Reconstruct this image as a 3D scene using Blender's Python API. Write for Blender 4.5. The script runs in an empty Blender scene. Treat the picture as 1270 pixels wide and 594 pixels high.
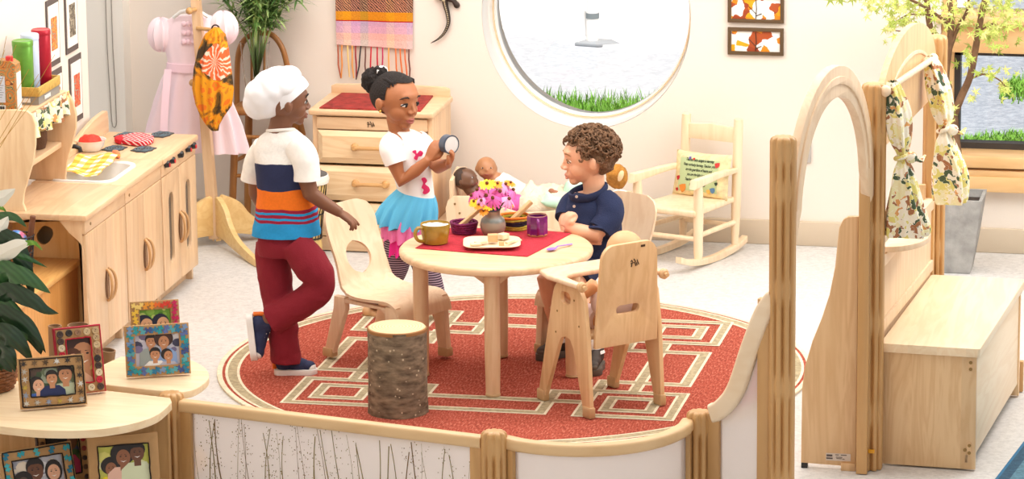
import bpy, bmesh, math, random
from mathutils import Vector, Matrix, noise
from mathutils.geometry import tessellate_polygon
random.seed(11)
PI = math.pi
SC = bpy.context.scene
COL = SC.collection
V = Vector
# ------------------------------------------------------------------ camera
CAMC = V((3.0544, -14.3431, 3.9289))
ROW = [V((0.9794, 0.2018, -0.0091)), V((0.0373, -0.225, -0.9737)), V((-0.1985, 0.9532, -0.2278))]
FPX = 5000.0
FW = V((-0.2039, 0.979, 0)); RT = V((0.979, 0.2039, 0)); UP = V((0, 0, 1))
def _ray(u, v):
 a, b = (u-635)/FPX, (v-297)/FPX
 return ROW[0]*a + ROW[1]*b + ROW[2]
def Zp(u, v, z=0.0):
 d = _ray(u, v); return CAMC + d*((z-CAMC.z)/d.z)
def Yp(u, v, y):
 d = _ray(u, v); return CAMC + d*((y-CAMC.y)/d.y)
def Pv(p):
 q = V(p)-CAMC; return 297+FPX*ROW[1].dot(q)/ROW[2].dot(q)
def Pu(p):
 q = V(p)-CAMC; return 635+FPX*ROW[0].dot(q)/ROW[2].dot(q)
def Xp(u, v, x):
 d = _ray(u, v); return CAMC + d*((x-CAMC.x)/d.x)
def Fp(u, v, base, d=0.0):
 """point of the upright plane through base (facing the room's open side), d behind it"""
 r = _ray(u, v); b = V((base[0], base[1], 0)) + FW*d
 n = V((FW.x, FW.y, 0))
 return CAMC + r*((b-CAMC).dot(n)/r.dot(n))
def camera():
 cd = bpy.data.cameras.new('camera'); co = bpy.data.objects.new('camera', cd); COL.objects.link(co)
 x, y, z = ROW[0].normalized(), -ROW[1].normalized(), -ROW[2].normalized()
 m = Matrix(((x.x, y.x, z.x, CAMC.x), (x.y, y.y, z.y, CAMC.y), (x.z, y.z, z.z, CAMC.z), (0, 0, 0, 1)))
 co.matrix_world = m
 cd.sensor_width = 36; cd.lens = FPX/1270*36; cd.clip_end = 200; cd.clip_start = .5
 SC.camera = co
camera()
# ------------------------------------------------------------------ materials
def srgb(r, g, b):
 f = lambda c: (c/255/12.92 if c/255 <= .04045 else ((c/255+.055)/1.055)**2.4)
 return (f(r), f(g), f(b), 1)
MATS = {}
def new_mat(name):
 m = bpy.data.materials.new(name); m.use_nodes = True
 nt = m.node_tree
 b = nt.nodes['Principled BSDF']
 return m, nt, b
def plain(name, c, rough=.5, spec=.5, metal=0, bump=0, bscale=200, var=0, vscale=8, sheen=0, trans=0, alpha=1, emit=None, sss=0, coat=0):
 if name in MATS: return MATS[name]
 m, nt, b = new_mat(name); N, L = nt.nodes, nt.links
 b.inputs['Base Color'].default_value = c; b.inputs['Roughness'].default_value = rough
 b.inputs['Specular IOR Level'].default_value = spec; b.inputs['Metallic'].default_value = metal
 if sheen: b.inputs['Sheen Weight'].default_value = sheen
 if trans: b.inputs['Transmission Weight'].default_value = trans
 if coat: b.inputs['Coat Weight'].default_value = coat
 if sss:
  b.inputs['Subsurface Weight'].default_value = sss; b.inputs['Subsurface Radius'].default_value = (.012, .005, .003)
  b.inputs['Subsurface Scale'].default_value = .6
 if emit: b.inputs['Emission Color'].default_value = c; b.inputs['Emission Strength'].default_value = emit
 if bump or var:
  tc = N.new('ShaderNodeTexCoord')
 if var:
  n = N.new('ShaderNodeTexNoise'); n.inputs['Scale'].default_value = vscale; n.inputs['Detail'].default_value = 4
  L.new(tc.outputs['Object'], n.inputs['Vector'])
  r = N.new('ShaderNodeValToRGB')
  r.color_ramp.elements[0].position = .3; r.color_ramp.elements[1].position = .7
  r.color_ramp.elements[0].color = tuple(x*(1-var) for x in c[:3])+(1,); r.color_ramp.elements[1].color = tuple(min(1, x*(1+var)) for x in c[:3])+(1,)
  L.new(n.outputs['Fac'], r.inputs['Fac']); L.new(r.outputs['Color'], b.inputs['Base Color'])
 if bump:
  n = N.new('ShaderNodeTexNoise'); n.inputs['Scale'].default_value = bscale; n.inputs['Detail'].default_value = 3
  L.new(tc.outputs['Object'], n.inputs['Vector'])
  bp = N.new('ShaderNodeBump'); bp.inputs['Strength'].default_value = bump; bp.inputs['Distance'].default_value = .01
  L.new(n.outputs['Fac'], bp.inputs['Height']); L.new(bp.outputs['Normal'], b.inputs['Normal'])
 MATS[name] = m; return m
def wood(name, c1, c2, axis='Z', rough=.38, scale=1.0, boards=None, figure=.5, bvar=.1):
 """light timber: grain drawn out along axis, faint cathedral figure, optional glued boards (across axis, width)"""
 if name in MATS: return MATS[name]
 m, nt, b = new_mat(name); N, L = nt.nodes, nt.links
 tc = N.new('ShaderNodeTexCoord'); oi = N.new('ShaderNodeObjectInfo')
 mul = N.new('ShaderNodeMath'); mul.operation = 'MULTIPLY'; mul.inputs[1].default_value = 13.7
 L.new(oi.outputs['Random'], mul.inputs[0])
 add = N.new('ShaderNodeVectorMath'); add.operation = 'ADD'
 L.new(tc.outputs['Object'], add.inputs[0]); L.new(mul.outputs[0], add.inputs[1])
 src = add.outputs[0]
 if boards:
  sep = N.new('ShaderNodeSeparateXYZ'); L.new(tc.outputs['Object'], sep.inputs[0])
  dv = N.new('ShaderNodeMath'); dv.operation = 'DIVIDE'; dv.inputs[1].default_value = boards[1]
  L.new(sep.outputs[boards[0]], dv.inputs[0])
  fl = N.new('ShaderNodeMath'); fl.operation = 'FLOOR'; L.new(dv.outputs[0], fl.inputs[0])
  ad2 = N.new('ShaderNodeMath'); ad2.operation = 'ADD'; L.new(fl.outputs[0], ad2.inputs[0]); L.new(mul.outputs[0], ad2.inputs[1])
  wn = N.new('ShaderNodeTexWhiteNoise'); wn.noise_dimensions = '1D'; L.new(ad2.outputs[0], wn.inputs['W'])
  sc2 = N.new('ShaderNodeVectorMath'); sc2.operation = 'SCALE'; sc2.inputs['Scale'].default_value = 3.0
  L.new(wn.outputs['Color'], sc2.inputs[0])
  a3 = N.new('ShaderNodeVectorMath'); a3.operation = 'ADD'; L.new(src, a3.inputs[0]); L.new(sc2.outputs[0], a3.inputs[1]); src = a3.outputs[0]
 mp = N.new('ShaderNodeMapping')
 s = [9*scale]*3; s['XYZ'.index(axis)] = 1.1*scale; mp.inputs['Scale'].default_value = s
 L.new(src, mp.inputs['Vector'])
 n1 = N.new('ShaderNodeTexNoise'); n1.inputs['Scale'].default_value = 1.6; n1.inputs['Detail'].default_value = 5; n1.inputs['Distortion'].default_value = figure
 L.new(mp.outputs[0], n1.inputs['Vector'])
 # ring figure
 m5 = N.new('ShaderNodeMath'); m5.operation = 'MULTIPLY'; m5.inputs[1].default_value = 9; L.new(n1.outputs['Fac'], m5.inputs[0])
 fr = N.new('ShaderNodeMath'); fr.operation = 'PINGPONG'; fr.inputs[1].default_value = 1; L.new(m5.outputs[0], fr.inputs[0])
 mp2 = N.new('ShaderNodeMapping'); s2 = [160*scale]*3; s2['XYZ'.index(axis)] = 5*scale; mp2.inputs['Scale'].default_value = s2
 L.new(src, mp2.inputs['Vector'])
 n2 = N.new('ShaderNodeTexNoise'); n2.inputs['Scale'].default_value = 1; n2.inputs['Detail'].default_value = 3; L.new(mp2.outputs[0], n2.inputs['Vector'])
 mx = N.new('ShaderNodeMix'); mx.data_type = 'FLOAT'; mx.inputs[0].default_value = .3
 L.new(fr.outputs[0], mx.inputs[2]); L.new(n2.outputs['Fac'], mx.inputs[3])
 rp = N.new('ShaderNodeValToRGB'); rp.color_ramp.elements[0].position = .18; rp.color_ramp.elements[1].position = .72
 c2 = tuple(.6*x+.4*y for x, y in zip(c2, c1)); rp.color_ramp.elements[0].color = c2; rp.color_ramp.elements[1].color = c1
 L.new(mx.outputs[0], rp.inputs['Fac'])
 out = rp.outputs['Color']
 if boards:
  hv = N.new('ShaderNodeHueSaturation'); L.new(out, hv.inputs['Color'])
  mr = N.new('ShaderNodeMapRange'); mr.inputs['To Min'].default_value = 1-bvar; mr.inputs['To Max'].default_value = 1+bvar*.6
  L.new(wn.outputs['Value'], mr.inputs['Value']); L.new(mr.outputs[0], hv.inputs['Value']); out = hv.outputs['Color']
 L.new(out, b.inputs['Base Color'])
 b.inputs['Roughness'].default_value = rough
 MATS[name] = m; return m
M1, M2 = srgb(233, 198, 158), srgb(217, 175, 132)
W = {}
for a in 'XYZ': W[a] = wood('maple_'+a, M1, M2, a)
WZB = wood('maple_boards_upright', M1, M2, 'Z', boards=('Y', .075))
WTOP = wood('maple_boards_top', M1, M2, 'Y', boards=('X', .09))
WTAB = wood('maple_table', M1, M2, 'X', boards=('Y', .08))
PLY = wood('birch_ply', srgb(226, 188, 142), srgb(208, 164, 116), 'Z', figure=1.5, scale=.7)
PLYL = wood('birch_ply_pale', srgb(239, 211, 178), srgb(226, 191, 153), 'Z', figure=1.2, scale=.7)
POST = wood('maple_post', srgb(208, 162, 106), srgb(192, 145, 90), 'Z', scale=.6)
ENDG = wood('maple_edge', srgb(226, 186, 136), srgb(208, 162, 110), 'X')
OAK = wood('amber_ply', srgb(232, 178, 106), srgb(214, 150, 80), 'Y', figure=1.5)
DARKW = wood('walnut_legs', srgb(178, 122, 66), srgb(140, 90, 44), 'Z')
CAPT = plain('tan_rubber', srgb(196, 160, 116), .6)
BRASSY = plain('bolt', srgb(150, 118, 70), .4, metal=.6)
BLACK = plain('black_plastic', srgb(30, 28, 28), .35)
WHITE = plain('white_plastic', srgb(240, 238, 234), .3)
# ------------------------------------------------------------------ objects
def wm(o):
 m = o.matrix_basis.copy()
 while o.parent: o = o.parent; m = o.matrix_basis @ m
 return m
def tag(o, label=None, cat=None, group=None, kind=None):
 if label: o['label'] = label
 if cat: o['category'] = cat
 if group: o['group'] = group
 if kind: o['kind'] = kind
 return o
def empty(name, loc, rz=0, label=None, cat=None, group=None):
 o = bpy.data.objects.new(name, None); COL.objects.link(o); o.empty_display_size = .05
 o.location = loc; o.rotation_euler = (0, 0, rz)
 return tag(o, label, cat, group)
def basis(center, x, y, z):
 x, y, z = V(x), V(y), V(z)
 c = V(center)
 return Matrix(((x.x, y.x, z.x, c.x), (x.y, y.y, z.y, c.y), (x.z, y.z, z.z, c.z), (0, 0, 0, 1)))
def aim(p0, p1):
 """matrix whose z runs p0 to p1"""
 z = (V(p1)-V(p0)).normalized(); t = V((0, 0, 1)) if abs(z.z) < .95 else V((1, 0, 0))
 x = t.cross(z).normalized(); y = z.cross(x)
 return basis(p0, x, y, z)
class MB:
 def __init__(s): s.bm = bmesh.new(); s.mi = 0
 def _face(s, vs):
  try:
   f = s.bm.faces.new(vs); f.material_index = s.mi; return f
  except ValueError: return None
 def box(s, c, d, rot=None, bevel=0.0, seg=2):
  m = Matrix.Translation(c) @ (rot.to_4x4() if rot else Matrix.Identity(4)) @ Matrix.Diagonal((d[0], d[1], d[2], 1))
  t = bmesh.new(); bmesh.ops.create_cube(t, size=1, matrix=m)
  if bevel: bmesh.ops.bevel(t, geom=t.edges[:], offset=bevel, segments=seg, affect='EDGES', profile=.5)
  s.add(t); return s
 def add(s, t, mat=None):
  vm = {v: s.bm.verts.new(mat @ v.co if mat else v.co) for v in t.verts}
  for f in t.faces: s._face([vm[v] for v in f.verts])
  t.free(); return s
 def cyl(s, p0, p1, r0, r1=None, n=16, bevel=0):
  r1 = r0 if r1 is None else r1
  p0, p1 = V(p0), V(p1); L = (p1-p0).length
  if bevel: prof = [(0, 0), (r0-bevel, 0), (r0, bevel), (r1, L-bevel), (r1-bevel, L), (0, L)]
  else: prof = [(0, 0), (r0, 0), (r1, L), (0, L)]
  return s.lathe(prof, aim(p0, p1), n)
 def lathe(s, prof, m=None, n=32, wob=0):
  m = m or Matrix.Identity(4)
  if isinstance(m, (Vector, tuple, list)): m = Matrix.Translation(m)
  rings = []
  for (r, z) in prof:
   if r < 1e-6: rings.append([s.bm.verts.new(m @ V((0, 0, z)))])
   else:
    rings.append([s.bm.verts.new(m @ V((r*(1+wob*noise.noise(V((math.cos(2*PI*i/n)*2, math.sin(2*PI*i/n)*2, z*9))))*math.cos(2*PI*i/n), r*(1+wob*noise.noise(V((math.cos(2*PI*i/n)*2, math.sin(2*PI*i/n)*2, z*9))))*math.sin(2*PI*i/n), z))) for i in range(n)])
  for a, b in zip(rings, rings[1:]):
   for i in range(n):
    j = (i+1) % n
    if len(a) == 1 and len(b) == 1: continue
    if len(a) == 1: s._face([a[0], b[j], b[i]])
    elif len(b) == 1: s._face([a[i], a[j], b[0]])
    else: s._face([a[i], a[j], b[j], b[i]])
  return s
 def tube(s, pts, r, n=8, cap=True, flat=None):
  pts = [V(p) for p in pts]; N = len(pts)
  rr = r if isinstance(r, (list, tuple)) else [r]*N
  t0 = (pts[1]-pts[0]).normalized()
  up = V((0, 0, 1)) if abs(t0.z) < .9 else V((1, 0, 0))
  x = up.cross(t0).normalized(); rings = []
  for k in range(N):
   t = (pts[min(k+1, N-1)]-pts[max(k-1, 0)]).normalized()
   x = (x - t*x.dot(t)).normalized(); y = t.cross(x)
   fx, fy = flat or (1, 1)
   rings.append([s.bm.verts.new(pts[k]+(x*math.cos(2*PI*i/n)*fx+y*math.sin(2*PI*i/n)*fy)*rr[k]) for i in range(n)])
  for a, b in zip(rings, rings[1:]):
   for i in range(n): s._face([a[i], a[(i+1) % n], b[(i+1) % n], b[i]])
  if cap: s._face(rings[0][::-1]); s._face(rings[-1])
  return s
 def ell(s, c, r, rot=None, nu=18, nv=12):
  if not isinstance(r, (tuple, list)): r = (r, r, r)
  m = Matrix.Translation(c) @ (rot.to_4x4() if rot else Matrix.Identity(4)) @ Matrix.Diagonal((r[0], r[1], r[2], 1))
  prof = [(math.sin(PI*k/nv), -math.cos(PI*k/nv)) for k in range(nv+1)]; prof[0] = (0, -1); prof[-1] = (0, 1)
  return s.lathe(prof, m, nu)
 def plate(s, out, t, m=None, holes=(), bevel=0.0, seg=2):
  """flat board: outline in its own x,y, thickness t centred on z=0, edges eased by bevel"""
  loops = [list(out)]+[list(h) for h in holes]
  tris = tessellate_polygon([[V((p[0], p[1], 0)) for p in l] for l in loops])
  flat = [p for l in loops for p in l]
  b = bmesh.new()
  top = [b.verts.new((p[0], p[1], t/2)) for p in flat]; bot = [b.verts.new((p[0], p[1], -t/2)) for p in flat]
  for a in tris:
   p = [V((flat[i][0], flat[i][1], 0)) for i in a]
   a = a if (p[1]-p[0]).cross(p[2]-p[0]).z > 0 else a[::-1]
   try: b.faces.new([top[i] for i in a]); b.faces.new([bot[i] for i in a][::-1])
   except ValueError: pass
  rim = []
  o = 0
  for l in loops:
   k = len(l); area = sum(l[i][0]*l[(i+1) % k][1]-l[(i+1) % k][0]*l[i][1] for i in range(k))
   for i in range(k):
    j = (i+1) % k; q = [top[o+i], bot[o+i], bot[o+j], top[o+j]]
    if (area < 0) != (o > 0): q = q[::-1]
    b.faces.new(q)
    rim += [b.edges.get((top[o+i], top[o+j])), b.edges.get((bot[o+i], bot[o+j]))]
   o += k
  bmesh.ops.recalc_face_normals(b, faces=b.faces[:])
  if bevel: bmesh.ops.bevel(b, geom=[e for e in rim if e], offset=bevel, segments=seg, affect='EDGES', profile=.5, clamp_overlap=True)
  s.add(b, m); return s
 def surf(s, f, nu, nv, thick=0, closed=False):
  g = [[V(f(i/nu, j/nv)) for j in range(nv+1)] for i in range(nu+(0 if closed else 1))]
  vs = [[s.bm.verts.new(p) for p in row] for row in g]
  n = len(vs)
  for i in range(n if closed else n-1):
   for j in range(nv): s._face([vs[i][j], vs[(i+1) % n][j], vs[(i+1) % n][j+1], vs[i][j+1]])
  if thick:
   s.bm.normal_update()
   fs = [f for f in s.bm.faces]
   bmesh.ops.solidify(s.bm, geom=fs, thickness=thick)
  return s
 def build(s, name, mats, parent=None, world=True, origin=None, angle=40, smooth=True, recalc=True):
  if recalc: bmesh.ops.recalc_face_normals(s.bm, faces=s.bm.faces[:])
  me = bpy.data.meshes.new(name)
  loc = None
  if parent is not None:
   if world: s.bm.transform(wm(parent).inverted())
  else:
   if origin is None:
    co = [v.co for v in s.bm.verts]
    lo = [min(c[i] for c in co) for i in range(3)]; hi = [max(c[i] for c in co) for i in range(3)]
    origin = V(((lo[0]+hi[0])/2, (lo[1]+hi[1])/2, lo[2]))
   s.bm.transform(Matrix.Translation(-V(origin))); loc = origin
  s.bm.to_mesh(me); s.bm.free()
  for m in (mats if isinstance(mats, (list, tuple)) else [mats]): me.materials.append(m)
  if smooth:
   me.polygons.foreach_set('use_smooth', [True]*len(me.polygons)); me.set_sharp_from_angle(angle=math.radians(angle))
  o = bpy.data.objects.new(name, me); COL.objects.link(o)
  if parent is not None: o.parent = parent
  if loc is not None: o.location = loc
  return o
def copy_tree(o, parent=None):
 c = o.copy(); COL.objects.link(c)
 if parent: c.parent = parent
 for ch in [x for x in COL.objects if x.parent == o]: copy_tree(ch, c)
 return c
def arc(cx, cy, rx, ry, a0, a1, n):
 return [(cx+rx*math.cos(math.radians(a0+(a1-a0)*i/n)), cy+ry*math.sin(math.radians(a0+(a1-a0)*i/n))) for i in range(n+1)]
def rrect(x0, y0, x1, y1, r, n=5):
 r = min(r, abs(x1-x0)/2-1e-5, abs(y1-y0)/2-1e-5)
 return (arc(x1-r, y1-r, r, r, 0, 90, n)+arc(x0+r, y1-r, r, r, 90, 180, n)+arc(x0+r, y0+r, r, r, 180, 270, n)+arc(x1-r, y0+r, r, r, 270, 360, n))
def spline(pts, n=8, closed=False):
 """Catmull-Rom through pts (2D or 3D)"""
 P = [V(p) for p in pts]; out = []
 K = len(P); rng = range(K if closed else K-1)
 for i in rng:
  p0 = P[(i-1) % K] if closed or i > 0 else P[0]; p1 = P[i]; p2 = P[(i+1) % K]; p3 = P[(i+2) % K] if closed or i+2 < K else P[-1]
  for j in range(n):
   t = j/n
   out.append(.5*((2*p1)+(p2-p0)*t+(2*p0-5*p1+4*p2-p3)*t*t+(3*p1-p0-3*p2+p3)*t**3))
 if not closed: out.append(P[-1])
 return out
XZ = lambda y, x=0, z=0: basis((x, y, z), (1, 0, 0), (0, 0, 1), (0, -1, 0))   # plate in the x-z plane at depth y
YZ = lambda x, y=0, z=0: basis((x, y, z), (0, 1, 0), (0, 0, 1), (1, 0, 0))    # plate in the y-z plane
XY = lambda z: Matrix.Translation((0, 0, z))
def frame(c, ang):
 """upright plate plane: x along direction ang (about z), y up"""
 a = math.radians(ang)
 return basis(c, (math.cos(a), math.sin(a), 0), (0, 0, 1), (math.sin(a), -math.cos(a), 0))
# ================================================================== setting
WALLM = plain('wall_paint', srgb(240, 229, 217), .9, spec=.2, bump=.03, bscale=60)
WALL_S = plain('wall_paint_grey', srgb(238, 232, 222), .9, spec=.2)
BASEM = plain('baseboard_vinyl', srgb(208, 190, 166), .6)
def floor_mat():
 m, nt, b = new_mat('vinyl_floor'); N, L = nt.nodes, nt.links
 tc = N.new('ShaderNodeTexCoord')
 n = N.new('ShaderNodeTexNoise'); n.inputs['Scale'].default_value = 55; n.inputs['Detail'].default_value = 6; n.inputs['Roughness'].default_value = .7
 L.new(tc.outputs['Object'], n.inputs['Vector'])
 r = N.new('ShaderNodeValToRGB'); r.color_ramp.elements[0].position = .32; r.color_ramp.elements[1].position = .6
 r.color_ramp.elements[0].color = srgb(192, 190, 187); r.color_ramp.elements[1].color = srgb(218, 216, 213)
 L.new(n.outputs['Fac'], r.inputs['Fac']); L.new(r.outputs['Color'], b.inputs['Base Color'])
 b.inputs['Roughness'].default_value = .42; b.inputs['Specular IOR Level'].default_value = .4
 return m
st = lambda o: tag(o, kind='structure')
mb = MB(); mb.box((.3, -3.5, -.05), (7.0, 12.0, .1)); st(mb.build('floor', floor_mat()))
# back wall with the round window and the wide window
RWX, RWZ, RWA, RWB = -.063, .957, .45, .485
mb = MB()
mb.plate([(-2.6, 0), (3.6, 0), (3.6, 3.0), (-2.6, 3.0)], .36, XZ(2.38), holes=[arc(RWX, RWZ, RWA, RWB, 0, 355, 71), [(1.44, .345), (3.3, .345), (3.3, 1.9), (1.44, 1.9)]])
st(mb.build('wall_back', WALLM, angle=30))
mb = MB(); mb.box((-2.0, -2.69, 1.5), (.16, 7.6, 3.0)); st(mb.build('wall_left', WALLM))
mb = MB(); mb.box((-2.34, 2.16, 1.5), (.53, .12, 3.0)); st(mb.build('column', WALL_S))
mb = MB(); mb.box((.75, 2.19, .0525), (5.64, .02, .105), bevel=.004); st(mb.build('baseboard_back', BASEM))
mb = MB(); mb.box((.3, -2.2, 3.05), (7.0, 9.6, .1)); st(mb.build('ceiling', plain('ceiling_white', srgb(245, 243, 240), .9)))
# round window: white reveal is an added liner, its white standing in for outside light; wooden ring, pane
mb = MB()
for (k0, k1, y0, y1) in ((1.0, .955, 2.335, 2.40), (.955, .93, 2.35, 2.40)):
 mb.plate(arc(RWX, RWZ, RWA*k0, RWB*k0, 0, 355, 71), y1-y0, XZ((y0+y1)/2), holes=[arc(RWX, RWZ, RWA*k1, RWB*k1, 0, 355, 71)], bevel=.004)
w1 = st(mb.build('window_1', plain('window_white', srgb(250, 248, 244), .5)))
mb = MB(); mb.surf(lambda a, t: (RWX+(RWA-.0015)*math.cos(2*PI*a), 2.199+.15*t, RWZ+(RWB-.0015)*math.sin(2*PI*a)), 96, 2, closed=True); mb.build('reveal', MATS['window_white'], w1, recalc=False)
mb = MB(); mb.plate(arc(RWX, RWZ, RWA*.958, RWB*.958, 0, 355, 71), .012, XZ(2.331), holes=[arc(RWX, RWZ, RWA*.945, RWB*.945, 0, 355, 71)], bevel=.002); mb.build('wood_bead', wood('window_wood', srgb(240, 212, 172), srgb(228, 192, 146), 'X'), w1)
GLASS = plain('window_glass', (1, 1, 1, 1), .0, trans=1)
def glassmat():
 m, nt, b = new_mat('pane_glass'); N, L = nt.nodes, nt.links
 tr = N.new('ShaderNodeBsdfTransparent'); gl = N.new('ShaderNodeBsdfGlossy'); gl.inputs['Roughness'].default_value = .02
 fr = N.new('ShaderNodeFresnel'); fr.inputs['IOR'].default_value = 1.35
 mx = N.new('ShaderNodeMixShader'); L.new(fr.outputs[0], mx.inputs[0]); L.new(tr.outputs[0], mx.inputs[1]); L.new(gl.outputs[0], mx.inputs[2])
 L.new(mx.outputs[0], N['Material Output'].inputs['Surface']); return m
PANE = glassmat()
mb = MB(); mb.plate(arc(RWX, RWZ, RWA*.95, RWB*.95, 0, 355, 71), .006, XZ(2.375)); mb.build('pane', PANE, w1)
# wide window on the right: timber transom, sill, dark lower rail
WWOOD = wood('honey_wood', srgb(240, 198, 142), srgb(228, 180, 122), 'X', scale=.6)
mb = MB()
mb.box((2.37, 2.30, .925), (1.86, .16, .165), bevel=.006)
mb.box((2.37, 2.205, .985), (1.9, .05, .03), bevel=.006)
mb.box((1.465, 2.32, 1.1), (.05, .1, 1.5), bevel=.004)
mb.box((3.275, 2.32, 1.1), (.05, .1, 1.5), bevel=.004)
w2 = st(mb.build('window_2', WWOOD))
mb = MB(); mb.box((2.37, 2.25, .395), (1.86, .22, .05), bevel=.006); mb.box((2.37, 2.18, .30), (1.9, .07, .065), bevel=.006); mb.box((2.37, 2.2, .345), (1.88, .1, .03), bevel=.006); mb.build('window_sill', WWOOD, w2)
DGR = plain('dark_grey_frame', srgb(58, 54, 52), .5)
mb = MB(); mb.box((2.37, 2.33, .432), (1.8, .06, .028)); mb.box((2.37, 2.33, .832), (1.8, .06, .028)); mb.box((1.5, 2.33, .63), (.03, .06, .4)); mb.build('window_frame', DGR, w2)
mb = MB(); mb.box((2.37, 2.34, .63), (1.76, .006, .39)); mb.box((2.37, 2.34, 1.43), (1.76, .006, .84)); mb.build('pane', PANE, w2)
# outside ground
def gravel(nm='gravel', g1=srgb(108, 116, 128), g2=srgb(166, 172, 182)):
 m, nt, b = new_mat(nm); N, L = nt.nodes, nt.links
 tc = N.new('ShaderNodeTexCoord'); n = N.new('ShaderNodeTexNoise'); n.inputs['Scale'].default_value = 26; n.inputs['Detail'].default_value = 8; n.inputs['Roughness'].default_value = .75
 L.new(tc.outputs['Object'], n.inputs['Vector']); r = N.new('ShaderNodeValToRGB')
 r.color_ramp.elements[0].position = .3; r.color_ramp.elements[1].position = .7
 r.color_ramp.elements[0].color = g1; r.color_ramp.elements[1].color = g2
 L.new(n.outputs['Fac'], r.inputs['Fac']); L.new(r.outputs['Color'], b.inputs['Base Color']); b.inputs['Roughness'].default_value = .95
 return m
GRAV = gravel()
mb = MB(); mb.box((4.95, 9.2, -.06), (8.1, 13.2, .1)); st(mb.build('ground_outside', GRAV))
mb = MB(); mb.box((-4.05, 9.2, -.06), (9.9, 13.2, .1)); st(mb.build('ground_pale_gravel', gravel('pale_gravel', srgb(156, 158, 164), srgb(190, 191, 196))))
CONC = plain('pale_concrete', srgb(236, 234, 232), .9)
mb = MB(); mb.plate([(x, y) for x, y in ((-9, 9.5), (-2.0, 7.4), (-.55, 6.5), (-.2, 6.75), (1.0, 6.2), (1.0, 15.5), (-9, 15.5))], .012, XY(-.004)); st(mb.build('pavement_outside', CONC))
mb = MB()
g = random.Random(3)
def blade(x, y, z, h, w, lean, a):
 d = V((math.cos(a), math.sin(a), 0)); s = V((-d.y, d.x, 0))
 b0, b1 = V((x, y, z)), V((x, y, z))+d*lean*.4+UP*h*.6
 t = V((x, y, z))+d*lean+UP*h
 v = [mb.bm.verts.new(p) for p in (b0-s*w, b0+s*w, b1+s*w*.7, b1-s*w*.7, t)]
 mb._face([v[0], v[1], v[2], v[3]]); mb._face([v[3], v[2], v[4]])
for i in range(14000):
 x = g.uniform(-1.5, .7); y = 4.55+abs(g.gauss(0, .28))
 if y > 5.3: continue
 blade(x, y, -.01, g.uniform(.03, .08), .003, g.uniform(.01, .05), g.uniform(0, 6.28))
for i in range(22000):
 x = g.uniform(1.0, 2.6); y = g.uniform(3.45, 4.55+.12*math.sin(x*9))
 blade(x, y, -.01, g.uniform(.015, .05), .0035, g.uniform(.01, .05), g.uniform(0, 6.28))
for i in range(1500):
 x = 1.41+abs(g.gauss(0, .2)); y = 5.8+g.gauss(0, .12)
 blade(x, y, -.01, g.uniform(.02, .05), .0035, g.uniform(.01, .04), g.uniform(0, 6.28))
def grassmat():
 return plain('grass', srgb(104, 156, 44), .7, var=.4, vscale=30)
tag(mb.build('lawn_grass', grassmat(), smooth=False, recalc=False), 'bright green grass growing outside below the windows', 'grass', kind='stuff')
mb = MB(); mb.cyl(Zp(735, 52), Zp(735, 52)+V((0, 0, 2.0)), .035, n=16)
o = mb.build('outdoor_post', WHITE); tag(o, 'white post standing on the gravel outside the round window', 'post')
mb = MB(); q_ = Zp(738, 53); mb.plate([(q_.x+x, q_.y+y) for x, y in ((-.1, -.06), (.03, -.09), (.14, -.03), (.08, .07), (-.05, .08))], .02, XY(.0), bevel=.006); mb.build('footing', plain('footing_grey', srgb(150, 152, 156), .9), o)
bgm = plain('band_grey', srgb(120, 130, 134), .6)
for z in (.42, .36, .13):
 mb = MB(); mb.cyl(Zp(735, 52)+V((0, 0, z)), Zp(735, 52)+V((0, 0, z+.03)), .037, n=16); mb.build('band', bgm, o)
# ------------------------------------------------------------------ light
wd = bpy.data.worlds.new('world'); SC.world = wd; wd.use_nodes = True
bg = wd.node_tree.nodes['Background']; bg.inputs[0].default_value = (1, .985, .96, 1); bg.inputs[1].default_value = .62
def area(name, loc, rot, sx, sy, power, col=(1, .985, .965)):
 l = bpy.data.lights.new(name, 'AREA'); l.shape = 'RECTANGLE'; l.size = sx; l.size_y = sy; l.energy = power; l.color = col
 o = bpy.data.objects.new(name, l); COL.objects.link(o); o.location = loc; o.rotation_euler = rot; return o
area('ceiling_and_fill_light', (.5, -.5, 2.96), (0, 0, 0), 4.0, 3.5, 112)
area('ceiling_and_fill_light', (-.9, .7, 2.9), (0, 0, 0), 1.6, 1.4, 30)  # added fill lamp to brighten the back-left corner, no known fixture
area('ceiling_and_fill_light', (2.6, .6, 2.7), (0, math.radians(52), 0), 2.0, 2.5, 105)  # right-side area light slanted inward to brighten right-hand faces, not a ceiling fixture
area('ceiling_and_fill_light', (-.3, -5.6, 2.9), (math.radians(-20) * -1, 0, 0), 4.0, 1.6, 22)
sn = bpy.data.lights.new('sun', 'SUN'); sn.energy = 7; sn.angle = .02; sn.color = (1, .97, .92)
so = bpy.data.objects.new('sun', sn); COL.objects.link(so); so.rotation_euler = (math.radians(25), 0, math.radians(11.8))
SC.view_settings.view_transform = 'Standard'; SC.view_settings.look = 'None'; SC.view_settings.exposure = -0.13; SC.view_settings.gamma = 1; SC.view_settings.use_curve_mapping = False
SC.cycles.use_denoising = True; SC.cycles.max_bounces = 8; SC.cycles.diffuse_bounces = 4; SC.cycles.transparent_max_bounces = 12; SC.cycles.caustics_reflective = False; SC.cycles.caustics_refractive = False
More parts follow.
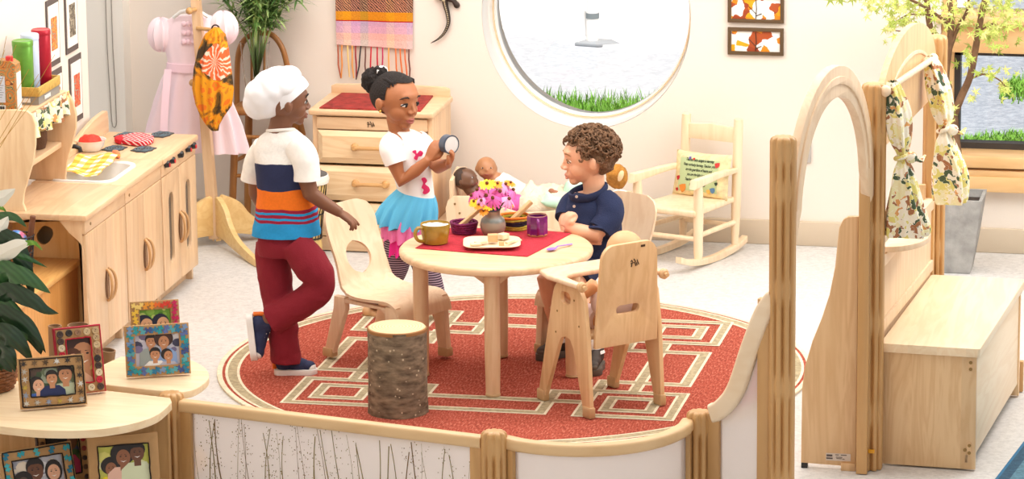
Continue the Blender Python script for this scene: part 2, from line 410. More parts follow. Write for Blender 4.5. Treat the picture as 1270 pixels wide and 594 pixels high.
# ================================================================== play kitchen along the left wall
KF, KB, KT = -1.5, -1.87, .605
def pull(parent, y, z, side):
 """half-moon finger pull: a bowed grip over a flat dark plate"""
 mb = MB(); pts = [(KF+.003+.024*math.sin(PI*i/12), y+.014*math.sin(PI*i/12)*side, z+.06*math.cos(PI*i/12)) for i in range(13)]
 mb.tube(pts, [.0058]*13, 10); h = mb.build('handle', HNDL, parent)
 mb = MB(); mb.plate(arc(y+.012, z, .03, .058, 90, 270, 12) if side < 0 else arc(y, z, .008, .052, -90, 90, 12), .002, YZ(KF+.0006)); mb.build('recess', DARKSLOT, h)
HNDL = wood('pull_tan', srgb(214, 170, 120), srgb(192, 146, 96), 'Z')
DARKSLOT = plain('recess_shade', srgb(112, 76, 44), .8)  # dark brown stands in for the shade of a recess that is not cut
def kitchen_unit(name, label, y0, y1, windows=False, nearpanel=False, group='play kitchen units'):
 root = empty(name, ((KF+KB)/2, (y0+y1)/2, 0), 0, label, 'play kitchen', group)
 t = .02; ym = (y0+y1)/2
 mb = MB()
 if not nearpanel: mb.box(((KF+KB)/2-.012, y0+t/2, .3), (KB-KF+.024 if 0 else (KF-KB-.024), t, .545), bevel=.002)
 mb.box(((KF+KB)/2-.012, y1-t/2, .285), (KF-KB-.024, t, .57), bevel=.002)
 mb.box((KB+.01, ym, .3), (.02, y1-y0-.04, .54))
 mb.box(((KF+KB)/2-.02, ym, .075), (KF-KB-.05, y1-y0-.04, .02))
 mb.box((KF-.06, ym, .03), (.02, y1-y0-.03, .06), bevel=.002)
 mb.build('carcass', WZB, root)
 mb = MB(); mb.box((KF-.015, ym, .557), (.03, y1-y0-.004, .058), bevel=.003); mb.build('apron', W['Y'], root)
 for k in (0, 1):
  a, b = (y0+.006, ym-.001) if k == 0 else (ym+.001, y1-.004)
  mb = MB(); out = rrect(a, .062, b, .525, .006, 3); holes = []
  if windows:
   holes = [rrect((a+b)/2-.034, .155, (a+b)/2+.034, .445, .034, 8)]
  mb.plate(out, .02, YZ(KF-.01), holes=holes, bevel=.003)
  d = mb.build('door', WZB, root)
  if windows:
   mb = MB(); mb.box((KF-.014, (a+b)/2, .3), (.004, .07, .3)); mb.build('window_pane', plain('oven_acrylic', srgb(170, 160, 150), .08, trans=.75), d)
  pull(d, ym+(-.010 if k == 0 else .012), .275, -1 if k == 0 else 1)
 return root
ku1 = kitchen_unit('play_cupboard', 'nearest maple play kitchen cupboard with plain wooden counter and two doors', -.30, .212, nearpanel=True)
ku2 = kitchen_unit('play_sink', 'middle maple play kitchen unit with white sink basin in its counter', .216, .70)
ku3 = kitchen_unit('play_stove', 'farthest maple play kitchen unit with burners, knobs and oven windows', .704, 1.195, windows=True)
for (r, y0, y1) in ((ku1, -.315, .212), (ku3, .704, 1.2)):
 mb = MB(); mb.box(((KF+KB)/2+.006, (y0+y1)/2, KT-.012), (KF-KB+.012, y1-y0, .024), bevel=.006); mb.build('countertop', WTOP, r)
# near side panel of the cupboard with its swooping cut-out, amber inside
y = -.30
hole = [Yp(u, v, y) for u, v in ((-10, 268), (36, 262), (60, 265), (74, 275), (86, 290), (98, 299), (103, 306), (106, 330), (108, 370), (111, 408), (-10, 500))]
hp = [(max(p.x, KB+.02), max(p.z, .04)) for p in hole]
hp = [(KB+.02, .56), (KB+.1, .567)]+hp[2:-1]+[(hp[-2][0], .04), (KB+.02, .04)]
mb = MB(); mb.plate([(KB, 0), (KF-.012, 0), (KF-.012, .58), (KB, .58)], .02, XZ(y+.01), holes=[hp], bevel=.002)
mb.build('side_panel', W['Z'], ku1)
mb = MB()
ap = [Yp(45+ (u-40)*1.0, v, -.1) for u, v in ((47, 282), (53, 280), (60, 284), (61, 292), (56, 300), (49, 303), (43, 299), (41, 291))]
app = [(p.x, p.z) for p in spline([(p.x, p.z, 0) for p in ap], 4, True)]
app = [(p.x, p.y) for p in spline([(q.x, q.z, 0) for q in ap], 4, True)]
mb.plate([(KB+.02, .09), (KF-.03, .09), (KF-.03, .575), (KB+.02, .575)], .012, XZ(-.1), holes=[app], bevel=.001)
mb.build('inner_panel', wood('amber_inner_lit', srgb(242, 196, 128), srgb(230, 176, 106), 'Z', figure=.8), ku1)  # lighter copy of the amber ply: missing front light put into its colour
mb = MB(); mb.box(((KF+KB)/2-.01, -.0, .3), (KF-KB-.06, .01, .4)); mb.build('back_board', PLY, ku1)
# amber step unit standing nearer than the cupboard
st0 = empty('low_step_shelf', (-1.71, -.7, 0), 0, 'low amber plywood step unit in front of the nearest kitchen cupboard', 'shelf')
mb = MB(); mb.plate([(-1.845, -1.3), (-1.578, -1.3), (-1.578, -.112), (-1.845, -.112)], .022, XY(.378), bevel=.005); mb.build('top', OAK, st0)
mb = MB(); mb.box((-1.60, -.71, .183), (.02, 1.17, .366), bevel=.003); mb.build('front_panel', wood('amber_ply_up', srgb(226, 164, 92), srgb(204, 138, 68), 'Z', figure=1.8), st0)
# sink basin
mb = MB()
sx0, sx1, sy0, sy1 = -1.81, -1.575, .25, .60
mb.plate([(KB-.006, .213), (KF+.006, .213), (KF+.006, .703), (KB-.006, .703)], .024, XY(KT-.012), holes=[rrect(sx0, sy0, sx1, sy1, .06, 8)], bevel=.004)
mb.build('countertop', WTOP, ku2)
mb = MB()
rings = []
for (ins, z) in ((-.016, KT), (-.014, KT+.007), (-.004, KT+.008), (.004, KT+.002), (.014, KT-.05), (.04, KT-.085)):
 rings.append([mb.bm.verts.new((p[0], p[1], z)) for p in rrect(sx0+ins, sy0+ins, sx1-ins, sy1-ins, .06-ins*.5, 8)])
for a, b in zip(rings, rings[1:]):
 n = len(a)
 for i in range(n): mb._face([a[i], a[(i+1) % n], b[(i+1) % n], b[i]])
mb._face(rings[-1][::-1])
mb.build('sink_basin', WHITE, ku2, recalc=False)
# tap on its back rim
fb = Zp(77, 197, KT)
mb = MB(); mb.cyl(fb, fb+V((0, 0, .045)), .012, .010, 12, .002); mb.tube([fb+V((0, 0, .04)), fb+V((.02, 0, .05)), fb+V((.055, .0, .052)), fb+V((.075, 0, .045)), fb+V((.078, 0, .03))], .009, 10)
tp = mb.build('tap', BLACK, ku2)
for s in (-1, 1):
 mb = MB(); q = fb+V((-.005, s*.05, 0)); mb.cyl(q, q+V((0, 0, .03)), .015, .013, 12, .003); mb.build('tap_knob', BLACK, ku2)
# stove: back rail, burners, knobs
mb = MB()
bp = spline([(.62, KT), (.70, KT+.02), (.82, KT+.055), (1.0, KT+.083), (1.15, KT+.09), (1.19, KT+.08), (1.2, KT)], 6)
mb.plate([(p.x, p.y) for p in bp], .02, YZ(KB-.008), bevel=.004); mb.build('back_rail', W['Y'], ku3)
BURN = plain('burner_print', srgb(62, 64, 66), .5); BURN2 = plain('burner_blue', srgb(96, 118, 130), .5)
for i, (u, v) in enumerate(((157, 168.5), (200, 167.5), (142, 185), (178, 186))):
 c = Zp(u, v, KT); mb = MB(); o = []
 for k in range(16):
  a = 2*PI*k/16; r = .052 if k % 4 == 0 else (.04 if k % 2 else .044)
  o.append((c.x+r*math.cos(a+.5), c.y+r*1.35*math.sin(a+.5)))
 mb.plate(o, .004, XY(KT+.002), bevel=.001); b = mb.build('burner', BURN, ku3)
 for k in range(3):
  mb = MB(); mb.plate(arc(c.x, c.y, .036-.011*k, (.036-.011*k)*1.3, 0, 350, 35), .002, XY(KT+.0048), holes=[arc(c.x, c.y, .031-.011*k, (.031-.011*k)*1.3, 0, 350, 35)]); mb.build('burner_ring', BURN2, b)
 mb = MB(); mb.box((c.x, c.y, KT+.005), (.07, .006, .002)); mb.box((c.x, c.y, KT+.005), (.006, .09, .002)); mb.build('burner_cross', BURN, b)
REDP = plain('red_dot', srgb(208, 40, 44), .4)
for (u, v, red) in ((204.5, 203.5, 1), (211, 198, 1), (221.5, 191.5, 0), (231, 184.5, 1), (237, 180.5, 1)):
 p = Xp(u, v, KF); p = V((KF, p.y, min(p.z, .575)))
 mb = MB(); mb.cyl(p, p+V((.02, 0, 0)), .0155, .013, 20, .002); k = mb.build('knob', BLACK, ku3)
 if red: mb = MB(); mb.cyl(p+V((.017, 0, -.004)), p+V((.0225, 0, -.004)), .0085, n=12); mb.build('knob_mark', REDP, k)
for (u, v, r) in ((160, 236, ku2), (112, 275, ku1)):
 p = Xp(u, v, KF); mb = MB(); mb.cyl((KF-.001, p.y, .555), (KF+.002, p.y, .555), .006, n=10); mb.build('bolt_cap', BRASSY, r)
# hutch on the counter
ht = empty('shelf_hutch', (-1.82, 0, KT), 0, 'maple hutch with curved sides and scalloped valance on the play kitchen counter', 'shelf')
HN = -.272; HF = .262
o = [Yp(u, v, HN) for u, v in ((-40, 136), (20, 136), (34, 137.5), (41, 143), (44.5, 155), (44.5, 180), (42, 200), (36, 220), (30.5, 240), (29, 252), (33, 262), (33, 266))]
o = [(p.x, p.z) for p in o]; o = [(-1.9, o[0][1])]+o[1:-1]+[(o[-1][0], KT+.001), (-1.9, KT+.001)]
mb = MB(); mb.plate(o, .02, XZ(HN), bevel=.004); mb.build('side_panel', wood('maple_side', srgb(240, 212, 172), srgb(224, 188, 142), 'Z'), ht)
o = [Yp(u, v, HF) for u, v in ((41, 112), (78, 112), (85, 115), (91, 126), (95, 142), (95, 158), (91, 176), (86, 192), (83, 206), (81.5, 224))]
ztop = o[1].z
o = [(p.x, p.z) for p in o]; o = [(-1.9, o[0][1])]+o[1:-1]+[(o[-1][0], KT+.001), (-1.9, KT+.001)]
mb = MB(); mb.plate(o, .02, XZ(HF), bevel=.004); mb.build('side_panel', W['Z'], ht)
hz = .95
mb = MB(); mb.box((-1.82, (HN+HF)/2, hz), (.16, HF-HN-.02, .02), bevel=.003); mb.build('top_board', W['Y'], ht)
s0, s1 = Xp(42, 200, -1.76), Xp(78, 174, -1.76)
mb = MB(); mb.box((-1.83, (HN+HF)/2, (s0.z+s1.z)/2-.01), (.14, HF-HN-.02, .022), bevel=.003); mb.build('middle_shelf', W['Y'], ht)
# scalloped fabric valance hanging from the hutch's front edge
def valmat():
 m, nt, b = new_mat('leaf_print_fabric'); N, L = nt.nodes, nt.links
 tc = N.new('ShaderNodeTexCoord'); vo = N.new('ShaderNodeTexVoronoi'); vo.inputs['Scale'].default_value = 34; vo.feature = 'F1'
 ns = N.new('ShaderNodeTexNoise'); ns.inputs['Scale'].default_value = 17; ns.inputs['Detail'].default_value = 3
 mx = N.new('ShaderNodeVectorMath'); mx.operation = 'MULTIPLY_ADD'; mx.inputs[1].default_value = (.16, .16, .16)
 L.new(tc.outputs['Object'], ns.inputs['Vector']); L.new(ns.outputs['Color'], mx.inputs[0]); L.new(tc.outputs['Object'], mx.inputs[2])
 L.new(mx.outputs[0], vo.inputs['Vector'])
 r = N.new('ShaderNodeValToRGB'); cr = r.color_ramp; cr.interpolation = 'CONSTANT'
 cols = [(0, srgb(244, 234, 212)), (.22, srgb(226, 212, 122)), (.42, srgb(246, 236, 214)), (.54, srgb(76, 92, 66)), (.64, srgb(238, 226, 180)), (.76, srgb(168, 112, 74)), (.86, srgb(222, 160, 96)), (.92, srgb(236, 228, 176))]
 cr.elements[0].position = 0; cr.elements[0].color = cols[0][1]; cr.elements[1].position = cols[1][0]; cr.elements[1].color = cols[1][1]
 for p, c in cols[2:]: e = cr.elements.new(p); e.color = c
 sp = N.new('ShaderNodeSeparateColor'); L.new(vo.outputs['Color'], sp.inputs[0])
 L.new(sp.outputs[0], r.inputs['Fac'])
 # vein lines
 v2 = N.new('ShaderNodeTexVoronoi'); v2.feature = 'DISTANCE_TO_EDGE'; v2.inputs['Scale'].default_value = 34; L.new(mx.outputs[0], v2.inputs['Vector'])
 g = N.new('ShaderNodeMath'); g.operation = 'LESS_THAN'; g.inputs[1].default_value = .014; L.new(v2.outputs['Distance'], g.inputs[0])
 mm = N.new('ShaderNodeMix'); mm.data_type = 'RGBA'; L.new(g.outputs[0], mm.inputs[0]); L.new(r.outputs['Color'], mm.inputs[6]); mm.inputs[7].default_value = srgb(252, 248, 236)
 L.new(mm.outputs[2], b.inputs['Base Color']); b.inputs['Roughness'].default_value = .9; return m
LEAFP = valmat()
mb = MB()
def valf(a, t):
 y = HN+.012+(HF-HN-.02)*a
 drop = .075+.022*abs(math.sin(a*PI*3.5))
 return (-1.725+.014*math.sin(a*44)*(.3+t), y, hz+.012-drop*t)
mb.surf(valf, 60, 6, thick=.003); mb.build('valance', LEAFP, ht)
# things on the hutch
ZT = hz+.0105
def hp_(u, v): return Zp(u, v, ZT)
tr = empty('gift_tray', (-1.83, .10, ZT), 0, 'gold fabric edged tray holding three tins on top of the hutch', 'tray')
GOLD = plain('gold_ribbon', srgb(206, 168, 84), .5, var=.2, vscale=60); GREYB = plain('grey_card', srgb(150, 146, 138), .7)
mb = MB(); tx0, tx1, ty0, ty1 = -1.898, -1.752, -.03, .225
mb.plate([(tx0, ty0), (tx1, ty0), (tx1, ty1), (tx0, ty1)], .004, XY(ZT+.002))
mb.plate([(tx0, ty0), (tx1, ty0), (tx1, ty1), (tx0, ty1)], .028, XY(ZT+.018), holes=[[(tx0+.004, ty0+.004), (tx1-.004, ty0+.004), (tx1-.004, ty1-.004), (tx0+.004, ty1-.004)]]); mb.build('box', GREYB, tr)
mb = MB(); mb.plate(rrect(tx0-.004, ty0-.004, tx1+.004, ty1+.004, .006), .034, XY(ZT+.05), holes=[rrect(tx0+.004, ty0+.004, tx1-.004, ty1-.004, .003)], bevel=.003); mb.build('ribbon_border', GOLD, tr)
mb = MB(); mb.box((tx1+.002, ty0+.1, ZT+.017), (.002, .07, .014)); mb.box((-1.83, ty0-.002, ZT+.017), (.09, .002, .016)); mb.build('label', WHITE, tr)
def tin(name, label, x, y, r, h, m, lid):
 root = empty(name, (x, y, ZT+.005), 0, label, 'tin', 'tins in the tray on the hutch')
 mb = MB(); mb.lathe([(0, 0), (r-.002, 0), (r, .003), (r, h-.02), (r-.001, h-.018), (0, h-.018)], (x, y, ZT+.005), 40); mb.build('body', m, root)
 mb = MB(); mb.lathe([(r+.0015, h-.02), (r+.0015, h-.003), (r-.001, h), (r-.006, h-.002), (0, h-.002)], (x, y, ZT+.005), 40); mb.build('lid', lid, root)
 return root
GRT = plain('green_tin', srgb(104, 160, 58), .3, metal=.35, var=.25, vscale=14); RDT = plain('crimson_tin', srgb(176, 24, 44), .3, metal=.3, var=.12, vscale=14); BLT = plain('pale_blue_tin', srgb(206, 218, 240), .35, metal=.1)
tin('green_tin', 'tall green round tin in the tray on the hutch', -1.823, .012, .039, .235, GRT, GRT)
tin('blue_tin', 'tall pale blue tin between the green and the crimson tins', -1.822, .096, .034, .245, BLT, BLT)
tin('crimson_tin', 'tall crimson red round tin at the far end of the tray', -1.802, .172, .036, .25, RDT, RDT)
# patterned drink carton
def patt():
 m, nt, b = new_mat('tribal_print'); N, L = nt.nodes, nt.links
 tc = N.new('ShaderNodeTexCoord'); wv = N.new('ShaderNodeTexVoronoi'); wv.inputs['Scale'].default_value = 26
 L.new(tc.outputs['Object'], wv.inputs['Vector'])
 mu = N.new('ShaderNodeMath'); mu.operation = 'MULTIPLY'; mu.inputs[1].default_value = 7; L.new(wv.outputs['Distance'], mu.inputs[0])
 pp = N.new('ShaderNodeMath'); pp.operation = 'PINGPONG'; pp.inputs[1].default_value = 1; L.new(mu.outputs[0], pp.inputs[0])
 r = N.new('ShaderNodeValToRGB'); r.color_ramp.interpolation = 'CONSTANT'; e = r.color_ramp.elements
 e[0].color = srgb(206, 128, 52); e[1].position = .35; e[1].color = srgb(110, 58, 34)
 for p, c in ((.6, srgb(226, 180, 104)), (.8, srgb(64, 88, 66))): x = e.new(p); x.color = c
 L.new(pp.outputs[0], r.inputs['Fac']); L.new(r.outputs['Color'], b.inputs['Base Color']); b.inputs['Roughness'].default_value = .5; return m
ca = Zp(6, 140, ZT)
ct = empty('drink_carton', (ca.x, -.2, ZT), 0, 'brown patterned carton with red cap at the near end of the hutch top', 'carton')
cx, cy = ca.x+.012, -.205
mb = MB(); mb.box((cx, cy, ZT+.09), (.1, .075, .18), bevel=.002); mb.plate([(-.05, 0), (.05, 0), (.05, .012), (.03, .026), (-.03, .026), (-.05, .012)], .06, XZ(cy, cx, ZT+.18)); mb.build('body', patt(), ct)
mb = MB(); mb.cyl((cx+.022, cy-.01, ZT+.198), (cx+.022, cy-.01, ZT+.222), .014, n=16, bevel=.002); mb.build('cap', REDP, ct)
mb = MB(); mb.box((cx-.012, cy-.0385, ZT+.1), (.045, .002, .1)); mb.build('text_panel', plain('label_blue', srgb(206, 212, 224), .6), ct)
mb = MB(); mb.box((cx-.012, cy-.0385, ZT+.022), (.045, .002, .035)); lab = mb.build('barcode_panel', WHITE, ct)
mb = MB()
for i in range(13): mb.box((cx-.030+i*.003, cy-.0398, ZT+.023), (.0011+.0009*((i*7) % 3), .001, .026))
mb.build('barcode', BLACK, lab)
mb = MB(); mb.box((cx+.0505, cy+.005, ZT+.09), (.002, .05, .14)); mb.build('side_panel_print', WHITE, ct)
mb = MB(); 
for i in range(9): mb.box((cx-.012, cy-.0398, ZT+.142-i*.009), (.036-.008*(i % 3), .001, .002))
mb.build('small_print', plain('ink_grey', srgb(120, 124, 136), .7), ct)
# woven basket glimpsed on the middle shelf
sh = (s0.z+s1.z)/2
mb = MB(); mb.lathe([(0, .002), (.05, .002), (.058, .03), (.06, .075), (.052, .075), (.05, .03), (0, .012)], (-1.835, .12, sh), 28)
tag(mb.build('dark_basket', plain('dark_wicker', srgb(92, 60, 36), .8, bump=.4, bscale=120)), 'small dark wicker basket on the middle shelf of the hutch', 'basket')
# things at the sink and stove
b0 = Zp(112, 187, KT)
bw = empty('white_bowl', (b0.x, b0.y, KT), 0, 'white bowl heaped with red play food beside the sink', 'bowl')
mb = MB(); mb.lathe([(0, .002), (.04, .002), (.055, .02), (.062, .045), (.066, .047), (.06, .042), (.05, .02), (0, .01)], (b0.x, b0.y, KT), 36); mb.build('bowl', WHITE, bw)
mb = MB(); r_ = random.Random(5)
mb.ell((b0.x, b0.y, KT+.032), (.048, .048, .035), nu=30, nv=18)
for v in mb.bm.verts: v.co += V((0, 0, .006*noise.noise(v.co*60)))
tag(mb.build('play_food', plain('red_food', srgb(228, 54, 34), .6, bump=.5, bscale=90)), 'mound of red play food in the white bowl', 'play food')
def plaid():
 m, nt, b = new_mat('check_cloth'); N, L = nt.nodes, nt.links
 tc = N.new('ShaderNodeTexCoord'); s = N.new('ShaderNodeSeparateXYZ'); L.new(tc.outputs['Object'], s.inputs[0])
 prev = None
 rr = []
 for ax, off in (('X', .0), ('Y', .3)):
  mu = N.new('ShaderNodeMath'); mu.operation = 'MULTIPLY_ADD'; mu.inputs[1].default_value = 19; mu.inputs[2].default_value = off; L.new(s.outputs[ax], mu.inputs[0])
  fr = N.new('ShaderNodeMath'); fr.operation = 'FRACT'; L.new(mu.outputs[0], fr.inputs[0])
  r = N.new('ShaderNodeValToRGB'); r.color_ramp.interpolation = 'CONSTANT'; e = r.color_ramp.elements
  e[0].color = srgb(255, 250, 236); e[1].position = .45; e[1].color = srgb(252, 228, 110) if ax == 'X' else srgb(246, 186, 130)
  L.new(fr.outputs[0], r.inputs['Fac']); rr.append(r)
 mx = N.new('ShaderNodeMix'); mx.data_type = 'RGBA'; mx.blend_type = 'MULTIPLY'; mx.inputs[0].default_value = 1
 L.new(rr[0].outputs['Color'], mx.inputs[6]); L.new(rr[1].outputs['Color'], mx.inputs[7]); L.new(mx.outputs[2], b.inputs['Base Color']); b.inputs['Roughness'].default_value = .9; return m
t0, t1 = Zp(98, 193, KT+.02), Zp(142, 192, KT+.02)
c_ = V((-1.735, .47, 0))
mb = MB()
def clf(a, t):
 x = -1.80+.155*a; y = .33+.31*t
 z = KT+.012+.006*math.sin(a*7+t*3)+.004*math.sin(t*11+a*4)
 z += .02*math.exp(-((t-.85)/.25)**2)
 return (x, y+.01*math.sin(a*6), z)
mb.surf(clf, 26, 26, thick=.003); tag(mb.build('dish_cloth', plaid()), 'yellow and orange checked cloth draped over the play sink', 'cloth')
c0 = Zp(144, 190, KT+.012)
cr = empty('toy_carrot', (c0.x, c0.y, KT), 0, 'orange toy carrot lying on the counter behind the checked cloth', 'toy food')
mb = MB(); mb.tube([c0+V((-.02, .03, 0)), c0, c0+V((.015, -.03, 0)), c0+V((.03, -.06, -.004))], [.006, .013, .012, .004], 12); mb.build('root', plain('carrot', srgb(226, 128, 78), .5), cr)
m0 = Zp(166, 176.5, KT+.01)
ov = empty('oven_mitt', (m0.x, m0.y, KT+.004), 0, 'red and white patterned oven mitt lying between the burners', 'oven mitt')
def mittmat():
 m, nt, b = new_mat('mitt_print'); N, L = nt.nodes, nt.links
 tc = N.new('ShaderNodeTexCoord'); ck = N.new('ShaderNodeTexWave'); ck.wave_type = 'BANDS'; ck.bands_direction = 'DIAGONAL'; ck.inputs['Scale'].default_value = 26; ck.inputs['Distortion'].default_value = 3
 L.new(tc.outputs['Object'], ck.inputs['Vector']); r = N.new('ShaderNodeValToRGB'); r.color_ramp.interpolation = 'CONSTANT'; e = r.color_ramp.elements
 e[0].color = srgb(206, 32, 48); e[1].position = .72; e[1].color = srgb(246, 210, 208)
 L.new(ck.outputs['Fac'], r.inputs['Fac']); L.new(r.outputs['Color'], b.inputs['Base Color']); b.inputs['Roughness'].default_value = .9; return m
o = [(p.x, p.y) for p in spline([Zp(u, v, KT) for u, v in ((143, 177), (149, 173.5), (156, 173), (163, 171), (175, 170.5), (186, 172.5), (191, 176), (187, 180), (176, 182.5), (162, 181.5), (153, 180), (146, 179.5))], 4, True)]
mb = MB(); mb.plate(o, .016, XY(KT+.012), bevel=.006); mb.build('mitt', mittmat(), ov)
o = [(p.x, p.y) for p in spline([Zp(u, v, KT) for u, v in ((142, 177), (148, 174), (152, 175), (153, 179), (147, 180))], 4, True)]
mb = MB(); mb.plate(o, .018, XY(KT+.013), bevel=.006); mb.build('cuff', plain('mitt_red', srgb(204, 30, 44), .9), ov)
# ================================================================== rug
def rugmat():
 m, nt, b = new_mat('rug_red'); N, L = nt.nodes, nt.links
 tc = N.new('ShaderNodeTexCoord'); mp = N.new('ShaderNodeMapping'); mp.inputs['Scale'].default_value = (160, 42, 1); mp.inputs['Rotation'].default_value = (0, 0, .5)
 L.new(tc.outputs['Object'], mp.inputs['Vector'])
 n = N.new('ShaderNodeTexNoise'); n.inputs['Scale'].default_value = 1; n.inputs['Detail'].default_value = 3; L.new(mp.outputs[0], n.inputs['Vector'])
 r = N.new('ShaderNodeValToRGB'); e = r.color_ramp.elements; e[0].position = .3; e[0].color = srgb(128, 58, 46); e[1].position = .7; e[1].color = srgb(192, 118, 98)
 x = e.new(.52); x.color = srgb(168, 80, 64)
 L.new(n.outputs['Fac'], r.inputs['Fac']); L.new(r.outputs['Color'], b.inputs['Base Color']); b.inputs['Roughness'].default_value = .95
 b.inputs['Specular IOR Level'].default_value = .1
 bp = N.new('ShaderNodeBump'); bp.inputs['Strength'].default_value = .25; bp.inputs['Distance'].default_value = .004; L.new(n.outputs['Fac'], bp.inputs['Height']); L.new(bp.outputs[0], b.inputs['Normal'])
 return m
RX, RY, RR_ = .066, .032, 1.119
CRM = plain('rug_cream', srgb(226, 214, 188), .95, spec=.1, var=.12, vscale=60); GRYR = plain('rug_grey', srgb(172, 158, 128), .95, spec=.1, var=.25, vscale=70)
rg = empty('round_rug', (RX, RY, 0), 0, 'round brick red rug with interlocking cream and grey squares under the table', 'rug')
mb = MB(); mb.plate(arc(RX, RY, RR_-.012, RR_-.012, 0, 357, 119), .006, XY(.004)); mb.build('pile', rugmat(), rg)
mb = MB(); mb.plate(arc(RX, RY, RR_, RR_, 0, 357, 119), .009, XY(.005), holes=[arc(RX, RY, RR_-.02, RR_-.02, 0, 357, 119)], bevel=.002); mb.build('binding', CRM, rg)
def ring(r0, r1, z, m, nm):
 mb = MB(); mb.plate(arc(RX, RY, r0, r0, 0, 357, 119), .002, XY(z), holes=[arc(RX, RY, r1, r1, 0, 357, 119)]); return mb.build(nm, m, rg)
ring(1.088, 1.034, .0074, CRM, 'cream_border'); ring(1.078, 1.044, .0078, GRYR, 'grey_border')
# interlocking stepped bands and corner squares, square to the room
QX, QY = RX-.01, RY+.055
zb_ = [.0076]
def band(pts, w=.05, closed=True):
 zb_[0] += .00012
 P = [V((QX+x, QY+y, 0)) for x, y in pts]; n = len(P)
 for (ww, mm, dz, nm) in ((w, CRM, 0, 'cream_band'), (w-.02, GRYR, .0009, 'grey_band')):
  o, q = [], []
  for k in range(n):
   a, b, c = P[(k-1) % n], P[k], P[(k+1) % n]
   if not closed and k == 0: a = b-(c-b)
   if not closed and k == n-1: c = b+(b-a)
   d0, d1 = (b-a).normalized(), (c-b).normalized(); n0, n1 = V((-d0.y, d0.x, 0)), V((-d1.y, d1.x, 0)); m = (n0+n1)/max(.3, 1+n0.dot(n1))
   o.append(b+m*ww/2); q.append(b-m*ww/2)
  mb = MB()
  for k in range(n if closed else n-1):
   l = (k+1) % n; mb._face([mb.bm.verts.new(v+UP*(zb_[0]+dz)) for v in (o[k], q[k], q[l], o[l])])
  mb.build(nm, mm, rg, smooth=False)
h4 = [(.235, -.69), (.235, -.395), (.385, -.395), (.385, -.23), (.69, -.23)]
band(h4+[(x, -y) for x, y in h4[::-1]]+[(-x, -y) for x, y in h4]+[(-x, y) for x, y in h4[::-1]])
band([(-.38, -.525), (.38, -.525)], closed=False); band([(-.38, .525), (.38, .525)], closed=False)
band([(.52, -.39), (.52, .39)], closed=False); band([(-.54, -.39), (-.54, .39)], closed=False)
for sx in (-1, 1):
 for sy in (-1, 1):
  for h in (.165, .082): band([(sx*.54+a*h, sy*.535+b*h) for a, b in ((-1, -1), (1, -1), (1, 1), (-1, 1))], .046)
# ================================================================== table
TX, TY, TZ, TR = .035, -.135, .505, .36
tb = empty('round_table', (TX, TY, 0), 0, 'low round maple table with four straight legs on the red rug', 'table')
mb = MB(); mb.lathe([(0, TZ-.032), (TR-.012, TZ-.032), (TR-.003, TZ-.028), (TR, TZ-.018), (TR-.001, TZ-.01), (TR-.008, TZ-.002), (TR-.016, TZ), (0, TZ)], (TX, TY, 0), 96); mb.build('tabletop', WTAB, tb)
legs = [(.079, -.428), (.332, -.092), (-.012, .160), (-.262, -.178)]
legs = [(TX+.94*(x-TX), TY+.94*(y-TY)) for x, y in legs]
for (x, y) in legs:
 mb = MB(); mb.cyl((x, y, .16), (x, y, TZ-.03), .029, .029, 24); mb.cyl((x, y, .012), (x, y, .16), .026, .029, 24); l = mb.build('leg', W['Z'], tb)
 mb = MB(); mb.cyl((x, y, 0.009), (x, y, .02), .028, .027, 24, .002); mb.build('foot_glide', CAPT, l)
 # apron gusset from leg to leg centre
 d = (V((TX, TY, 0))-V((x, y, 0))).normalized(); s = V((-d.y, d.x, 0)); c = V((x, y, 0))+d*.01
 mb = MB(); mb.plate([(-.085, TZ-.034), (-.03, TZ-.075), (-.02, TZ-.09), (.02, TZ-.09), (.03, TZ-.075), (.085, TZ-.034)], .02, basis(c, s, (0, 0, 1), d), bevel=.003); mb.build('apron', W['X'], tb)
